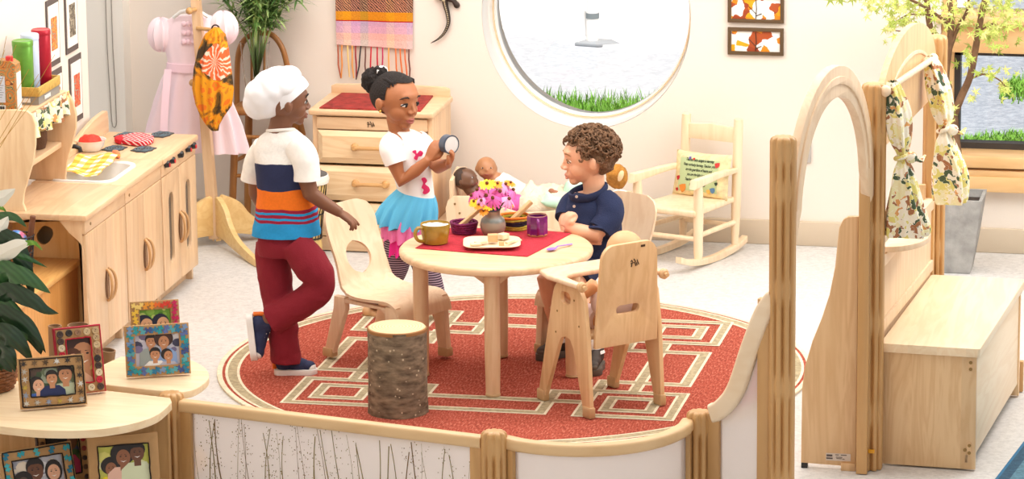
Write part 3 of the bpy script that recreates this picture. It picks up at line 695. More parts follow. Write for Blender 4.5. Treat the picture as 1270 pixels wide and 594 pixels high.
# ================================================================== bent-ply chairs
def chair(name, label, bn, f, depth=.368, width=.294, sh=.262, bh=.58, mat=None):
 """bn: floor point of one back foot (the right-hand back foot seen facing f)"""
 f = V((f[0], f[1], 0)).normalized(); s = V((-f.y, f.x, 0))
 c = V((bn[0], bn[1], 0))+f*depth/2+s*width/2
 root = empty(name, (c.x, c.y, 0), math.atan2(f.y, f.x), label, 'chair', 'maple chairs at the table')
 mat = mat or PLYL
 hw, hd = width/2, depth/2
 # side profile of the bent seat shell in local x (forward), z: back top -> seat -> front roll
 prof = spline([(-hd-.035, bh), (-hd+.0, bh-.12), (-hd+.045, sh+.10), (-hd+.075, sh+.035), (-hd+.12, sh+.004), (0, sh-.004), (hd-.09, sh), (hd-.04, sh-.004), (hd-.008, sh-.028), (hd+.004, sh-.07)], 6)
 n = len(prof)
 mb = MB(); th = .011
 grid = []
 NW = 24
 L = [0]
 for a, b in zip(prof, prof[1:]): L.append(L[-1]+(b-a).length)
 tot = L[-1]
 def halfw(t, p):
  z = p.y
  if p.x < -hd+.12 and z > sh+.01:
   k = (z-sh)/(bh-sh)
   w = hw*(.90+.06*k) if k > .35 else hw*(1-.08*min(1, k/.35))
   e = (bh-z)/.075
   if e < 1: w = w-.07*(1-math.sqrt(max(0, 1-(1-e)**2)))
   return w
  return hw+.004
 # outline in unrolled plane (width, length), with oval hand hole, then bent
 out = [(halfw(L[i]/tot, prof[i]), L[i]) for i in range(n)]
 ring = out+[(-w, l) for w, l in out[::-1]]
 hole_c = next(L[i] for i in range(n) if prof[i].y < sh+.125)
 hole = arc(0, hole_c, .066, .062, 0, 348, 29)
 def bend(x, l, off):
  import bisect
  i = min(max(bisect.bisect_right(L, l)-1, 0), n-2); t = (l-L[i])/max(1e-6, L[i+1]-L[i])
  p = prof[i].lerp(prof[i+1], min(max(t, 0), 1)); d = (prof[i+1]-prof[i]).normalized()
  nrm = V((d.y, -d.x))*-1
  k = 0
  if p.y > sh+.03: k = .022*(x/hw)**2*min(1, (p.y-sh)/.15)   # the back is dished
  q = p+nrm*off
  return V((q.x+k, x, q.y))
 b = bmesh.new()
 # grid cut: build dense strips across width between outline, skipping hole
 rows = 90
 vs = {}
 nu = 18
 def rowpts(l):
  w = None
  for i in range(n-1):
   if L[i] <= l <= L[i+1]+1e-9:
    t = (l-L[i])/max(1e-9, L[i+1]-L[i]); w = out[i][0]*(1-t)+out[i+1][0]*t; break
  return w
 for sgn in (1, -1):
  for side in (1, -1):
   for j in range(rows+1):
    l = tot*j/rows; w = rowpts(l)
    dl = (l-hole_c)/.062
    h0 = .066*math.sqrt(1-dl*dl) if abs(dl) < 1 else 0
    for i in range(nu//2+1):
     x = (h0+(w-h0)*i/(nu//2))*side
     vs[(sgn, side, i, j)] = b.verts.new(bend(x, l, sgn*th/2))
 H = nu//2
 for side in (1, -1):
  for j in range(rows):
   for i in range(H):
    q = [(side, i, j), (side, i+1, j), (side, i+1, j+1), (side, i, j+1)]
    for sgn in (1, -1):
     try: b.faces.new([vs[(sgn,)+k] for k in (q if sgn*side > 0 else q[::-1])])
     except ValueError: pass
   for i in (0, H):
    q = [vs[(1, side, i, j)], vs[(-1, side, i, j)], vs[(-1, side, i, j+1)], vs[(1, side, i, j+1)]]
    l = tot*(j+.5)/rows
    if i == 0 and abs(l-hole_c) > .062: continue
    b.faces.new(q)
  for j in (0, rows):
   for i in range(H):
    b.faces.new([vs[(1, side, i, j)], vs[(1, side, i+1, j)], vs[(-1, side, i+1, j)], vs[(-1, side, i, j)]])
 bmesh.ops.remove_doubles(b, verts=b.verts[:], dist=.0004)
 mb.add(b); mb.build('seat_shell', mat, root, world=False)
 # two bent side frames: each an arch making a front and a back leg
 for k in (-1, 1):
  y = k*(hw-.012)
  for (xf, xt, z1) in ((-hd+.012, -hd+.075, sh-.008), (hd-.012, hd-.035, sh-.012)):
   mb = MB()
   mb.plate([(xf-.021, .016), (xf+.021, .016), (xt+.03, z1-.045), (xt+.026, z1), (xt-.026, z1), (xt-.03, z1-.045)], .03, basis((0, y, 0), (1, 0, 0), (0, 0, 1), (0, -1, 0)), bevel=.005)
   lg = mb.build('leg', mat, root, world=False)
   mb = MB(); mb.box((xf-.0, y, .027), (.05, .037, .036), bevel=.006); mb.build('foot_cap', CAPT, lg, world=False)
  mb = MB(); mb.plate([(-hd+.05, sh-.012), (-hd+.06, sh-.05), (-hd+.1, sh-.03), (hd-.09, sh-.03), (hd-.05, sh-.06), (hd-.02, sh-.02)][::-1], .024, basis((0, y, 0), (1, 0, 0), (0, 0, 1), (0, -1, 0)), bevel=.004); mb.build('seat_rail', mat, root, world=False)
 return root
def at_rug(r): r.location.z = .0075; return r
fa = V((.886, -.465, 0))
at_rug(chair('bentwood_chair', 'empty maple bentwood chair with round cut-out back beside the log stump', (-.66, .005), fa))
a2 = math.radians(240); f2 = V((math.cos(a2), math.sin(a2), 0)); s2 = V((-f2.y, f2.x, 0))
BC = V((.337, .29, 0))
at_rug(chair('bentwood_chair', 'maple bentwood chair in which the boy in navy polo shirt sits', BC-f2*.184-s2*.147, f2))
# ================================================================== log stump
sb = V((-.219, -.67, 0)); 
def barkmat():
 m, nt, b = new_mat('bark'); N, L = nt.nodes, nt.links
 tc = N.new('ShaderNodeTexCoord'); mp = N.new('ShaderNodeMapping'); mp.inputs['Scale'].default_value = (24, 24, 60); L.new(tc.outputs['Object'], mp.inputs['Vector'])
 n = N.new('ShaderNodeTexNoise'); n.inputs['Scale'].default_value = 1; n.inputs['Detail'].default_value = 7; L.new(mp.outputs[0], n.inputs['Vector'])
 r = N.new('ShaderNodeValToRGB'); e = r.color_ramp.elements; e[0].position = .3; e[0].color = srgb(82, 68, 54); e[1].position = .72; e[1].color = srgb(150, 130, 106)
 L.new(n.outputs['Fac'], r.inputs['Fac'])
 v = N.new('ShaderNodeTexVoronoi'); v.inputs['Scale'].default_value = 34; L.new(tc.outputs['Object'], v.inputs['Vector'])
 lt = N.new('ShaderNodeMath'); lt.operation = 'LESS_THAN'; lt.inputs[1].default_value = .13; L.new(v.outputs['Distance'], lt.inputs[0])
 mx = N.new('ShaderNodeMix'); mx.data_type = 'RGBA'; L.new(lt.outputs[0], mx.inputs[0]); L.new(r.outputs['Color'], mx.inputs[6]); mx.inputs[7].default_value = srgb(196, 180, 152)
 L.new(mx.outputs[2], b.inputs['Base Color']); b.inputs['Roughness'].default_value = .95
 bp = N.new('ShaderNodeBump'); bp.inputs['Strength'].default_value = .6; bp.inputs['Distance'].default_value = .006; L.new(n.outputs['Fac'], bp.inputs['Height']); L.new(bp.outputs[0], b.inputs['Normal']); return m
def ringsmat():
 m, nt, b = new_mat('cut_end'); N, L = nt.nodes, nt.links
 tc = N.new('ShaderNodeTexCoord'); w = N.new('ShaderNodeTexWave'); w.wave_type = 'RINGS'; w.rings_direction = 'Z'; w.inputs['Scale'].default_value = 28; w.inputs['Distortion'].default_value = 2.5; w.inputs['Detail'].default_value = 3
 L.new(tc.outputs['Object'], w.inputs['Vector']); r = N.new('ShaderNodeValToRGB'); e = r.color_ramp.elements; e[0].color = srgb(220, 182, 136); e[1].color = srgb(240, 212, 172)
 L.new(w.outputs['Fac'], r.inputs['Fac']); L.new(r.outputs['Color'], b.inputs['Base Color']); b.inputs['Roughness'].default_value = .8; return m
lg = empty('log_stump', (sb.x, sb.y, .0075), 0, 'upright bark covered log stump used as a stool on the rug', 'stump')
SH = .312
mb = MB()
def barkf(a, t):
 th = 2*PI*a; r = .1065+.004*noise.noise(V((math.cos(th)*1.5, math.sin(th)*1.5, 3)))+.0022*noise.noise(V((math.cos(th)*6, math.sin(th)*6, t*7)))+.004*(1-t)**4
 tilt = .010*math.cos(th-.4)*0
 return (r*math.cos(th), r*math.sin(th), SH*t+tilt)
mb.surf(barkf, 72, 24, closed=True)
mb._face([v for v in mb.bm.verts if abs(v.co.z) < 1e-5][::-1])
mb.build('bark', barkmat(), lg, world=False, recalc=False)
mb = MB(); mb.lathe([(0, SH-.01), (.1035, SH-.01), (.1035, SH+.002), (.101, SH+.004), (0, SH+.004)], None, 72); mb.build('cut_top', ringsmat(), lg, world=False)
mb = MB()
mb.lathe([(.1035, SH-.012), (.1075, SH-.01), (.1075, SH+.0), (.1035, SH+.003)], None, 72, wob=.02); mb.build('bark_rim', plain('inner_bark', srgb(150, 104, 60), .9), lg, world=False)
# ================================================================== high chair with doll
hl = .3; 
fl, bl_, br_, fr_ = V((.251, -.432, 0)), V((.491, -.676, 0)), V((.726, -.439, 0)), V((.498, -.209, 0))
hc_c = (fl+bl_+br_+fr_)/4
fH = ((fl+fr_)/2-(bl_+br_)/2).normalized(); sH = V((-fH.y, fH.x, 0))    # sH: to the left of the sitter
hc = empty('doll_high_chair', (hc_c.x, hc_c.y, .0075), math.atan2(fH.y, fH.x), 'birch plywood doll high chair with tray in front of the table', 'high chair')
dl, wd_ = .34, .334
def loc(u, v, d):   # helper, side-panel px -> local (x forward, z)
 return
FX, BX = dl/2, -dl/2
side = [(FX+.01, .03), (FX-.045, .03), (.018, .245), (.005, .268), (-.015, .275), (-.035, .268), (-.048, .245), (BX+.062, .03), (BX+.008, .03)]
# outer edge: back foot up the back post, rounded shoulder, down the front
outer = [(FX+.012, .014), (FX-.03, .014), (.045, .235), (.03, .262), (.0, .275), (-.03, .268), (-.05, .24), (BX+.055, .014), (BX+.012, .014), (BX+.03, .30), (BX+.05, .43), (BX+.075, .46), (BX+.12, .473), (.03, .473), (.055, .463), (.07, .445), (.085, .40)]
so_ = [(p[0], p[1]) for p in outer]
for k, nm in ((1, 'left'), (-1, 'right')):
 mb = MB()
 hole = rrect(-.035, .395, .03, .44, .021, 7)
 mb.plate(so_, .018, basis((0, k*(wd_/2-.012), 0), (1, 0, 0), (0, 0, 1), (0, -1, 0)), holes=[hole], bevel=.004)
 sp = mb.build('side_panel', PLY, hc, world=False)
 for (x) in (FX-.009, BX+.033):
  mb = MB(); mb.box((x, k*(wd_/2-.012), .022), (.05, .027, .042), bevel=.006); mb.build('foot_cap', CAPT, sp, world=False)
 for (x, z) in ((.05, .36), (-.06, .42), (-.09, .33), (.06, .25+.03)):
  mb = MB(); y_ = k*(wd_/2-.012); mb.cyl((x, y_-k*.002, z), (x, y_+k*.0102, z), .004, n=10); mb.build('bolt', BRASSY, sp, world=False)
# backrest with rounded top and hand slot, leaning back
bm_ = basis((BX+.045, 0, 0), (0, 1, 0), V((-.07, 0, .9975)), V((-.9975, 0, -.07))*-1)
bo = [(-.133, .255), (.133, .255), (.134, .30), (.124, .50)]+arc(.07, .575, .05, .058, 0, 90, 8)+arc(-.07, .575, .05, .058, 90, 180, 8)+[(-.124, .50), (-.134, .30)]
mb = MB(); mb.plate(bo, .016, bm_, holes=[rrect(-.05, .372, .05, .405, .0155, 7)], bevel=.004); bk = mb.build('backrest', PLY, hc, world=False)
def mark(parent, m, s, nm='emblem'):
 """small branded figure mark: three dancing strokes"""
 mb = MB()
 for pts in ([(-1, .5), (-.75, .9), (-.5, .45)], [(-.95, .1), (-.4, .25), (.2, .2), (.45, -.6)], [(-.6, .2), (-.75, -.7)], [(-.15, 1.1), (.15, .7), (.3, .3)], [(.75, .8), (.95, .3), (1.25, -.35)], [(.6, .2), (.8, -.5)]):
  mb.tube([m @ V((x*s, y*s, .0)) for x, y in pts], s*.13, 6)
 return mb.build(nm, plain('burnt_mark', srgb(74, 50, 30), .8), parent, world=False)
mark(bk, bm_ @ basis((-.02, .555, -.0085), (-1, 0, 0), (0, 1, 0), (0, 0, -1)), .016)
mb = MB(); mb.box((0, 0, 0), (.018, .008, .002)); mb.bm.transform(bm_ @ Matrix.Translation((.055*-1, .617, -.0085))); mb.build('small_mark', plain('burnt_mark2', srgb(74, 50, 30), .8), bk, world=False)
mb = MB(); mb.box((-.01, 0, .29), (dl-.12, wd_-.04, .016), bevel=.003); mb.build('seat', PLY, hc, world=False)
# tray resting on the side panels, arms running back to round knobs
tz = .485
to = [(-.115, -.165), (-.115, -.19), (.07, -.198), (.148, -.175), (.163, -.12), (.163, .12), (.148, .175), (.07, .198), (-.115, .19), (-.115, .165), (.0, .155), (.03, .13), (.035, .10), (.035, -.10), (.03, -.13), (.0, -.155)]
mb = MB(); mb.plate(to, .02, XY(tz), bevel=.008, seg=3); ty_ = mb.build('tray', PLYL, hc, world=False)
for k in (-1, 1):
 mb = MB(); mb.cyl((-.115, k*.178, tz), (-.155, k*.178, tz), .008, n=12); mb.cyl((-.118, k*.178, tz), (-.142, k*.178, tz), .019, n=18, bevel=.006); mb.build('tray_knob', PLY, hc, world=False)
# the doll in it
dm = plain('doll_vinyl', srgb(232, 170, 122), .45, var=.04)
mb = MB()
mb.ell((-.07, -.05, .578), (.072, .068, .072), nu=26, nv=18); mb.ell((-.045, -.05, .555), (.06, .056, .05)); mb.ell((.012, -.05, .552), (.012, .011, .011))
mb.cyl((-.06, -.01, .49), (-.058, -.04, .55), .03, .03)
mb.ell((-.06, 0, .41), (.06, .075, .10), nu=22, nv=14)
for k in (-1, 1):
 mb.tube([(-.06, k*.07, .47), (-.03, k*.105, .43), (.02, k*.12, .415), (.06, k*.115, .42)], [.026, .024, .021, .018], 12); mb.ell((.07, k*.11, .42), (.022, .018, .016))
 mb.tube([(-.04, k*.04, .325), (.05, k*.055, .335), (.14, k*.06, .325), (.16, k*.06, .27)], [.036, .034, .028, .024], 12)
 mb.ell((-.065, -.05+k*.068, .573), (.014, .01, .02))
dl_ = mb.build('baby_doll', dm, origin=(0, 0, 0)); dl_.location = (hc_c.x, hc_c.y, .0075); dl_.rotation_euler = (0, 0, math.atan2(fH.y, fH.x))
tag(dl_, 'bald tan baby doll sitting in the plywood high chair', 'doll')
rm = dl_.modifiers.new('r', 'REMESH'); rm.mode = 'VOXEL'; rm.voxel_size = .006; rm.use_smooth_shade = True
sm = dl_.modifiers.new('s', 'SMOOTH'); sm.iterations = 6
mb = MB(); mb.ell((-.06, 0, .405), (.067, .083, .103), nu=22, nv=14); mb.tube([(-.04, .045, .33), (.09, .058, .335)], [.045, .042], 12); mb.tube([(-.04, -.045, .33), (.09, -.058, .335)], [.045, .042], 12)
mb.build('romper', plain('pink_white_cloth', srgb(246, 222, 218), .9), dl_, world=False)
# ================================================================== fluted posts, panels, arches
def fluted_post(name, label, x, y, H, r=.043, joints=(), group='fluted maple posts', rz=0):
 root = empty(name, (x, y, 0), rz, label, 'post', group)
 NF = 9; mb = MB()
 def fl(a, t):
  th = 2*PI*a; z = .003+(H-.003)*t
  wz = 1.0
  # the flutes open into rounded notches near the joints
  k = 0
  for j in list(joints)+[H-.03]:
   k = max(k, max(0, 1-abs(z-j)/.05))
  f = .5+.5*math.cos(NF*th)
  rad = r*(1-.34*(f**3)*(1-.75*min(1, k*1.5)))
  return (rad*math.cos(th), rad*math.sin(th), z)
 ts = 60
 mb.surf(fl, 108, ts, closed=True)
 bm = mb.bm; top = [v for v in bm.verts if v.co.z > H-1e-4]; bot = [v for v in bm.verts if v.co.z < .0035]
 # rounded crown
 prev = top
 import itertools
 top.sort(key=lambda v: math.atan2(v.co.y, v.co.x)); bot.sort(key=lambda v: math.atan2(v.co.y, v.co.x))
 for (s, dz) in ((.94, .009), (.8, .015), (.5, .017)):
  nv = [bm.verts.new((v.co.x*s, v.co.y*s, H+dz)) for v in top]
  for i in range(len(nv)): mb._face([prev[i], prev[(i+1) % len(nv)], nv[(i+1) % len(nv)], nv[i]])
  prev = nv
 mb._face(prev); mb._face(bot[::-1])
 mb.build('shaft', POST, root, world=False, angle=60)
 return root
PH = .385
p1 = Zp(212, 487, .40); p2_ = Zp(612.5, 535, .40); p3_ = Zp(867.5, 510, .40)
PA, PB, PC = V((p1.x, p1.y, 0)), V((p2_.x, p2_.y, 0)), V((p3_.x, p3_.y, 0))
PD = V((1.352, -1.945, 0)); PE = V((1.54, -1.083, 0)); PF = V((1.632, .06, 0))
fluted_post('fence_post', 'short fluted post between the two corner shelves of framed photos', PA.x, PA.y, PH)
fluted_post('fence_post', 'short fluted post where the grass panel meets the curved panel', PB.x, PB.y, PH)
fluted_post('fence_post', 'short fluted post where the curved panel meets the rising panel', PC.x, PC.y, PH)
fluted_post('tall_post', 'tall fluted post at the near foot of the open arch', PD.x, PD.y, 1.318, joints=(.2, .52, .84, 1.16))
fluted_post('tall_post', 'tall fluted post between the open arch and the curtained panel', PE.x, PE.y, 1.33, joints=(.2, .52, .84, 1.16))
fluted_post('tall_post', 'tall fluted post at the far end of the curtained panel, before the tree', PF.x, PF.y, 1.29, joints=(.2, .52, .84, 1.16))
def frosted():
 m, nt, b = new_mat('frosted_acrylic'); N, L = nt.nodes, nt.links
 b.inputs['Base Color'].default_value = srgb(252, 246, 244); b.inputs['Roughness'].default_value = .45
 tl = N.new('ShaderNodeBsdfTranslucent'); tl.inputs['Color'].default_value = srgb(250, 244, 242)
 mx = N.new('ShaderNodeMixShader'); mx.inputs[0].default_value = .45
 L.new(b.outputs[0], mx.inputs[1]); L.new(tl.outputs[0], mx.inputs[2])
 rg_ = N.new('ShaderNodeBsdfRefraction'); rg_.inputs['Roughness'].default_value = .6; rg_.inputs['IOR'].default_value = 1.02; rg_.inputs['Color'].default_value = srgb(250, 246, 244)
 m2 = N.new('ShaderNodeMixShader'); m2.inputs[0].default_value = .45; L.new(mx.outputs[0], m2.inputs[1]); L.new(rg_.outputs[0], m2.inputs[2])
 L.new(m2.outputs[0], N['Material Output'].inputs['Surface']); return m
FROST = frosted()
def railprofile(mb, pts, w=.046, h=.036):
 """bullnosed rail swept along pts (tops of the rail)"""
 pts = [V(p) for p in pts]; rings = []
 prof = rrect(-w/2, -h, w/2, 0, .012, 4)
 for k, p in enumerate(pts):
  t = (pts[min(k+1, len(pts)-1)]-pts[max(k-1, 0)]).normalized(); s = V((t.y, -t.x, 0)).normalized(); u = s.cross(t).normalized()
  if u.z < 0: u = -u
  rings.append([mb.bm.verts.new(p+s*a+u*b) for a, b in prof])
 n = len(prof)
 for a, b in zip(rings, rings[1:]):
  for i in range(n): mb._face([a[i], a[(i+1) % n], b[(i+1) % n], b[i]])
 mb._face(rings[0][::-1]); mb._face(rings[-1])
RAILM = wood('rail_maple', srgb(228, 192, 144), srgb(216, 176, 126), 'X', scale=.35, figure=.2)
RH = PH-.002
def panelthing(name, label, path, heights, rh=.04, cat='fence', rm=None):
 """path: floor points between two posts; heights: rail top at each"""
 mid = path[len(path)//2]
 root = empty('low_fence', (mid.x, mid.y, 0), 0, label, cat, 'low fence panels round the play corner')
 mb = MB(); railprofile(mb, [p+UP*h for p, h in zip(path, heights)], .046, rh); mb.build('top_rail', rm or RAILM, root)
 mb = MB(); railprofile(mb, [p+UP*.06 for p in path], .03, .035); mb.build('bottom_rail', RAILM, root)
 for a, b, h in ((path[0], path[1], heights[0]), (path[-1], path[-2], heights[-1])):
  d = (b-a).normalized(); c = a+d*.02
  mb = MB(); mb.plate([(-.02, .004), (.02, .004), (.02, h-.028), (-.02, h-.028)], .032, basis(c, d, (0, 0, 1), d.cross(UP)), bevel=.003); mb.build('stile', POST, root)
 mb = MB()
 N = len(path)
 for off in (-.004, .004): pass
 def pf(a, t):
  x = a*(N-1); i = min(int(x), N-2); k = x-i
  p = path[i].lerp(path[i+1], k); h = heights[i]*(1-k)+heights[i+1]*k
  return p+UP*(.05+(h-.075)*t)
 mb.surf(pf, max(2, N-1), 4, thick=.006); pn = mb.build('frosted_panel', FROST, root)
 return root, pf, pn
dAB = (PB-PA).normalized(); pth = [PA+dAB*(.04+((PB-PA).length-.08)*i/12) for i in range(13)]
fr1, pf1, pn1 = panelthing('fence_panel', 'straight low fence panel of frosted acrylic with dried grasses pressed inside', pth, [RH-.002]*13)
# pressed grasses lying on the panel's face
gm = plain('dried_grass', srgb(132, 116, 62), .8, var=.3, vscale=20); sm_ = plain('dried_seed', srgb(120, 92, 50), .8)
rr = random.Random(9); nrm = V((dAB.y, -dAB.x, 0))
if nrm.y > 0: nrm = -nrm
stems = []
for i in range(30):
 a0 = (i+.5)/30*.9+.05+rr.uniform(-.012, .012); lean = rr.uniform(-.05, .03); wv = rr.uniform(-.012, .012); top = rr.uniform(.8, 1.0)
 pts = [pf1(min(max(a0+lean*t+wv*math.sin(3*t), .02), .98), top*t)+nrm*.006 for t in [k/8 for k in range(9)]]
 stems.append((pts, rr.uniform(.0006, .0021)))
for pts, w in stems:
 mb = MB(); mb.tube(pts, [w*1.2]*5+[w*.9]*4, 5)
 if rr.random() < .75:
  for k in range(34):
   q = pts[rr.randint(2, 8)]; d = dAB*rr.uniform(-.028, .028)+UP*rr.uniform(-.03, .012)
   c = q+d
   if c.z > .34 or c.z < .05: continue
   mb.ell(c, (rr.uniform(.0008, .0022), .001, rr.uniform(.001, .0028)), nu=5, nv=4)
 mb.build('grass_stem', gm if rr.random() < .6 else sm_, pn1)
# curved panel, bowed towards the open side of the room
nb = V((PC-PB)).normalized(); ob = V((nb.y, -nb.x, 0))
L_ = (PC-PB).length
pth = []
for i in range(21):
 t = i/20; s = .04+(L_-.08)*t
 pth.append(PB+nb*s+ob*(.19*(4*t*(1-t))**.8*(1-.0*t)))
fr2, _, _ = panelthing('fence_panel', 'low fence panel that curves outward between two short posts', pth, [RH-.002]*21)
# rising panel up to the tall post
d_ = (PD-PC).normalized(); L2 = (PD-PC).length
pth = [PC+d_*(.035+(L2-.075)*i/20) for i in range(21)]
hs = []
for p in pth:
 u = Pu(p+UP*.5); K_ = [(840, 512), (878, 503), (890, 496), (903, 480), (911, 457), (919, 430), (936, 384), (945, 369), (953, 359.5), (971, 352), (990, 350)]
 for (ua, va), (ub, vb_) in zip(K_, K_[1:]):
  if ua <= u <= ub: vt_ = va+(vb_-va)*(u-ua)/(ub-ua)
 lo, hi = 0, 2
 for _ in range(30):
  m_ = (lo+hi)/2
  if Pv(p+UP*m_) > vt_: lo = m_
  else: hi = m_
 hs.append(lo)
hs = [sum(hs[max(0, i-1):i+2])/len(hs[max(0, i-1):i+2]) for i in range(21)]
fr3, _, _ = panelthing('fence_panel', 'frosted fence panel whose pale rail sweeps up to the tall post', pth, hs, .062, rm=wood('rail_pale', srgb(244, 222, 192), srgb(234, 206, 170), 'X', scale=.35, figure=.3))
# open arch between the first two tall posts
dDE = (PE-PD).normalized(); LDE = (PE-PD).length; mDE = (PD+PE)/2
ar = empty('archway', (mDE.x, mDE.y, 0), 0, 'open round topped maple archway between two tall posts', 'arch')
am = basis(PD, dDE, (0, 0, 1), dDE.cross(UP))
x0, x1 = .04, LDE-.036; xm = (x0+x1)/2; ra = (x1-x0)/2
zs = 1.03; zr = .45
o = [(x0, zs-.10)]+[(xm-ra*math.cos(PI*i/28), zs+zr*math.sin(PI*i/28)) for i in range(29)]+[(x1, zs-.06), (x1-.03, zs-.08), (x1-.055, zs-.04), (x1-.06, zs+.0)]
ri, zi = ra-.085, zr-.105
o += [(xm+.01-(-1)*(ri)*math.cos(PI*i/28), zs+zi*math.sin(PI*i/28)) for i in range(1, 28)]+[(x0+.075, zs), (x0+.05, zs-.06), (x0+.03, zs-.1)]
mb = MB(); mb.plate(o, .03, am, bevel=.005); mb.build('arch_board', PLYL, ar)
o2 = [(xm-(ra-.03)*math.cos(PI*i/28), zs-.0+(zr-.035)*math.sin(PI*i/28)) for i in range(1, 28)]
o2 += [(xm+(ra-.052)*math.cos(PI*i/28), zs+(zr-.062)*math.sin(PI*i/28)) for i in range(1, 28)]
mb = MB(); mb.plate(o2, .042, am, bevel=.004); mb.build('raised_rim', PLYL, ar)
# post-side stile and fin that steady the second tall post
fn = empty('plywood_fin', (1.4, -1.1, 0), 0, 'upright birch plywood fin with curved edge bracing the tall post, paper label at its foot', 'support panel')
def px(u, v, y=-1.105): p = Yp(u, v, y); return (p.x, p.z)
fo = [px(u, v) for u, v in ((1060, 268), (1052, 268), (1046, 272), (1041, 282), (1039, 300), (1036, 330), (1029, 365), (1019, 395), (1008, 422), (999, 452), (995, 480))]
fo = fo+[(fo[-1][0]-.002, .018), (px(1062, 570)[0], .012), (px(1062, 570)[0], fo[0][1])]
mb = MB(); mb.plate(fo, .02, XZ(-1.105), bevel=.004); fnp = mb.build('fin', PLY, fn)
mb = MB(); mb.box((fo[-3][0]+.012, -1.105, .009), (.022, .022, .018), bevel=.002); mb.build('glide', BLACK, fn)
mb = MB(); mb.box((1.47, -1.118, .0125), (.05, .02, .025), bevel=.002); mb.build('foot_block', PLY, fn)
lx, lz = px(1040, 571)
mb = MB(); mb.box((lx, -1.1162, .045), (.085, .0012, .026)); lb_ = mb.build('paper_label', plain('label_paper', srgb(216, 200, 186), .8), fnp)
INKG = plain('ink', srgb(96, 84, 80), .8)
for k, (dx, dz, w, h) in enumerate(((-.03, .005, .02, .007), (-.03, -.005, .022, .005), (-.004, .008, .012, .0026), (.019, .008, .02, .0026), (.003, 0, .022, .0022), (.003, -.005, .018, .0022), (.018, -.006, .008, .0022))):
 mb = MB(); mb.box((lx+dx, -1.1172, .045+dz), (w, .0012, h)); mb.build('print_line', INKG, lb_)
stl = empty('maple_upright', (1.49, -1.155, 0), 0, 'flat maple upright standing in front of the tall fluted post', 'upright')
sx_ = Yp(1064, 400, -1.15).x
mb = MB(); mb.plate([(sx_, 0.002), (sx_+.037, 0.002), (sx_+.037, 1.085), (sx_+.03, 1.1), (sx_+.018, 1.106), (sx_+.008, 1.1), (sx_, 1.085)], .03, XZ(-1.15), bevel=.004); mb.build('board', POST, stl)
mb = MB(); mb.box((PE.x+.01, PE.y-.046, .075), (.022, .012, .012), bevel=.002); tag(mb.build('amber_clip', plain('amber_plastic', srgb(226, 160, 24), .3)), 'small amber plastic connector clip low on the tall fluted post', 'clip')
# curtained panel between the second and third tall post
dEF = (PF-PE).normalized(); LEF = (PF-PE).length; mEF = (PE+PF)/2; nEF = dEF.cross(UP)   # nEF points to the right
cp = empty('room_divider', (mEF.x, mEF.y, 0), 0, 'tall maple divider with solid arched top and a rod for curtains behind the bench', 'divider')
cm = basis(PE, dEF, (0, 0, 1), nEF)
xa, xb = .045, LEF-.045; xc = (xa+xb)/2
zb, zt = 1.19, 1.46
o = [(xa, 1.10), (xa, 1.20)]+[(xc-(xc-xa-.0)*math.cos(PI*i/30), 1.20+.235*math.sin(PI*i/30)) for i in range(1, 30)]+[(xb, 1.20), (xb, 1.10)]
mb = MB(); mb.plate(o, .022, cm, bevel=.005); mb.build('arched_top', PLY, cp)
o = [(xc-(xc-xa-.1)*math.cos(PI*i/30), 1.175+.165*math.sin(PI*i/30)) for i in range(0, 31)]
oi = [(xc+(xc-xa-.115)*math.cos(PI*i/30), 1.175+.152*math.sin(PI*i/30)) for i in range(0, 31)]
mb = MB(); mb.plate(o+oi, .03, cm, bevel=.003); mb.build('raised_rim', PLYL, cp)
for x in (xa+.018, xb-.018):
 mb = MB(); mb.plate([(x-.018, .06), (x+.018, .06), (x+.018, 1.12), (x-.018, 1.12)], .03, cm, bevel=.003); mb.build('stile', POST, cp)
mb = MB(); mb.plate([(xa+.03, .12), (xb-.03, .12), (xb-.03, .70), (xa+.03, .70)], .014, cm, bevel=.002); mb.build('lower_panel', PLYL, cp)
for z in (.70, .10, .47):
 mb = MB(); mb.plate([(xa+.03, z-.02), (xb-.03, z-.02), (xb-.03, z+.02), (xa+.03, z+.02)], .032, cm, bevel=.003); mb.build('cross_rail', PLYL, cp)
# little half-round counter on the window opening
o = [(xa+.12-.0+.19*1-.19*math.cos(PI*i/20), .13*math.sin(PI*i/20)) for i in range(21)]
mb = MB(); mb.plate(o, .02, basis(PE+UP*.735, dEF, nEF, dEF.cross(nEF)), bevel=.005); mb.build('counter_shelf', PLYL, cp)
# curtain rod with end knobs
def Lp(u, v, off=.05):
 """point of the divider's own upright plane, off to its right; as (along, z, off)"""
 o = PE+nEF*off; r = _ray(u, v); t = (o-CAMC).dot(nEF)/r.dot(nEF); q = CAMC+r*t-PE
 return (q.dot(dEF), q.z, off)
q0, q1 = Lp(1098, 113, .04), Lp(1157, 73, .04)
r0 = cm @ V(q0); r1 = cm @ V(q1)
rod = empty('curtain_rod', r0.lerp(r1, .5), 0, 'round wooden rod across the divider holding the two tied curtains', 'curtain rod')
mb = MB(); mb.cyl(r0, r1, .0115, n=16); mb.build('rod', PLYL, rod)
for p in (r0, r1):
 mb = MB(); mb.ell(p, .02, nu=16, nv=10); mb.build('rod_knob', PLYL, rod)
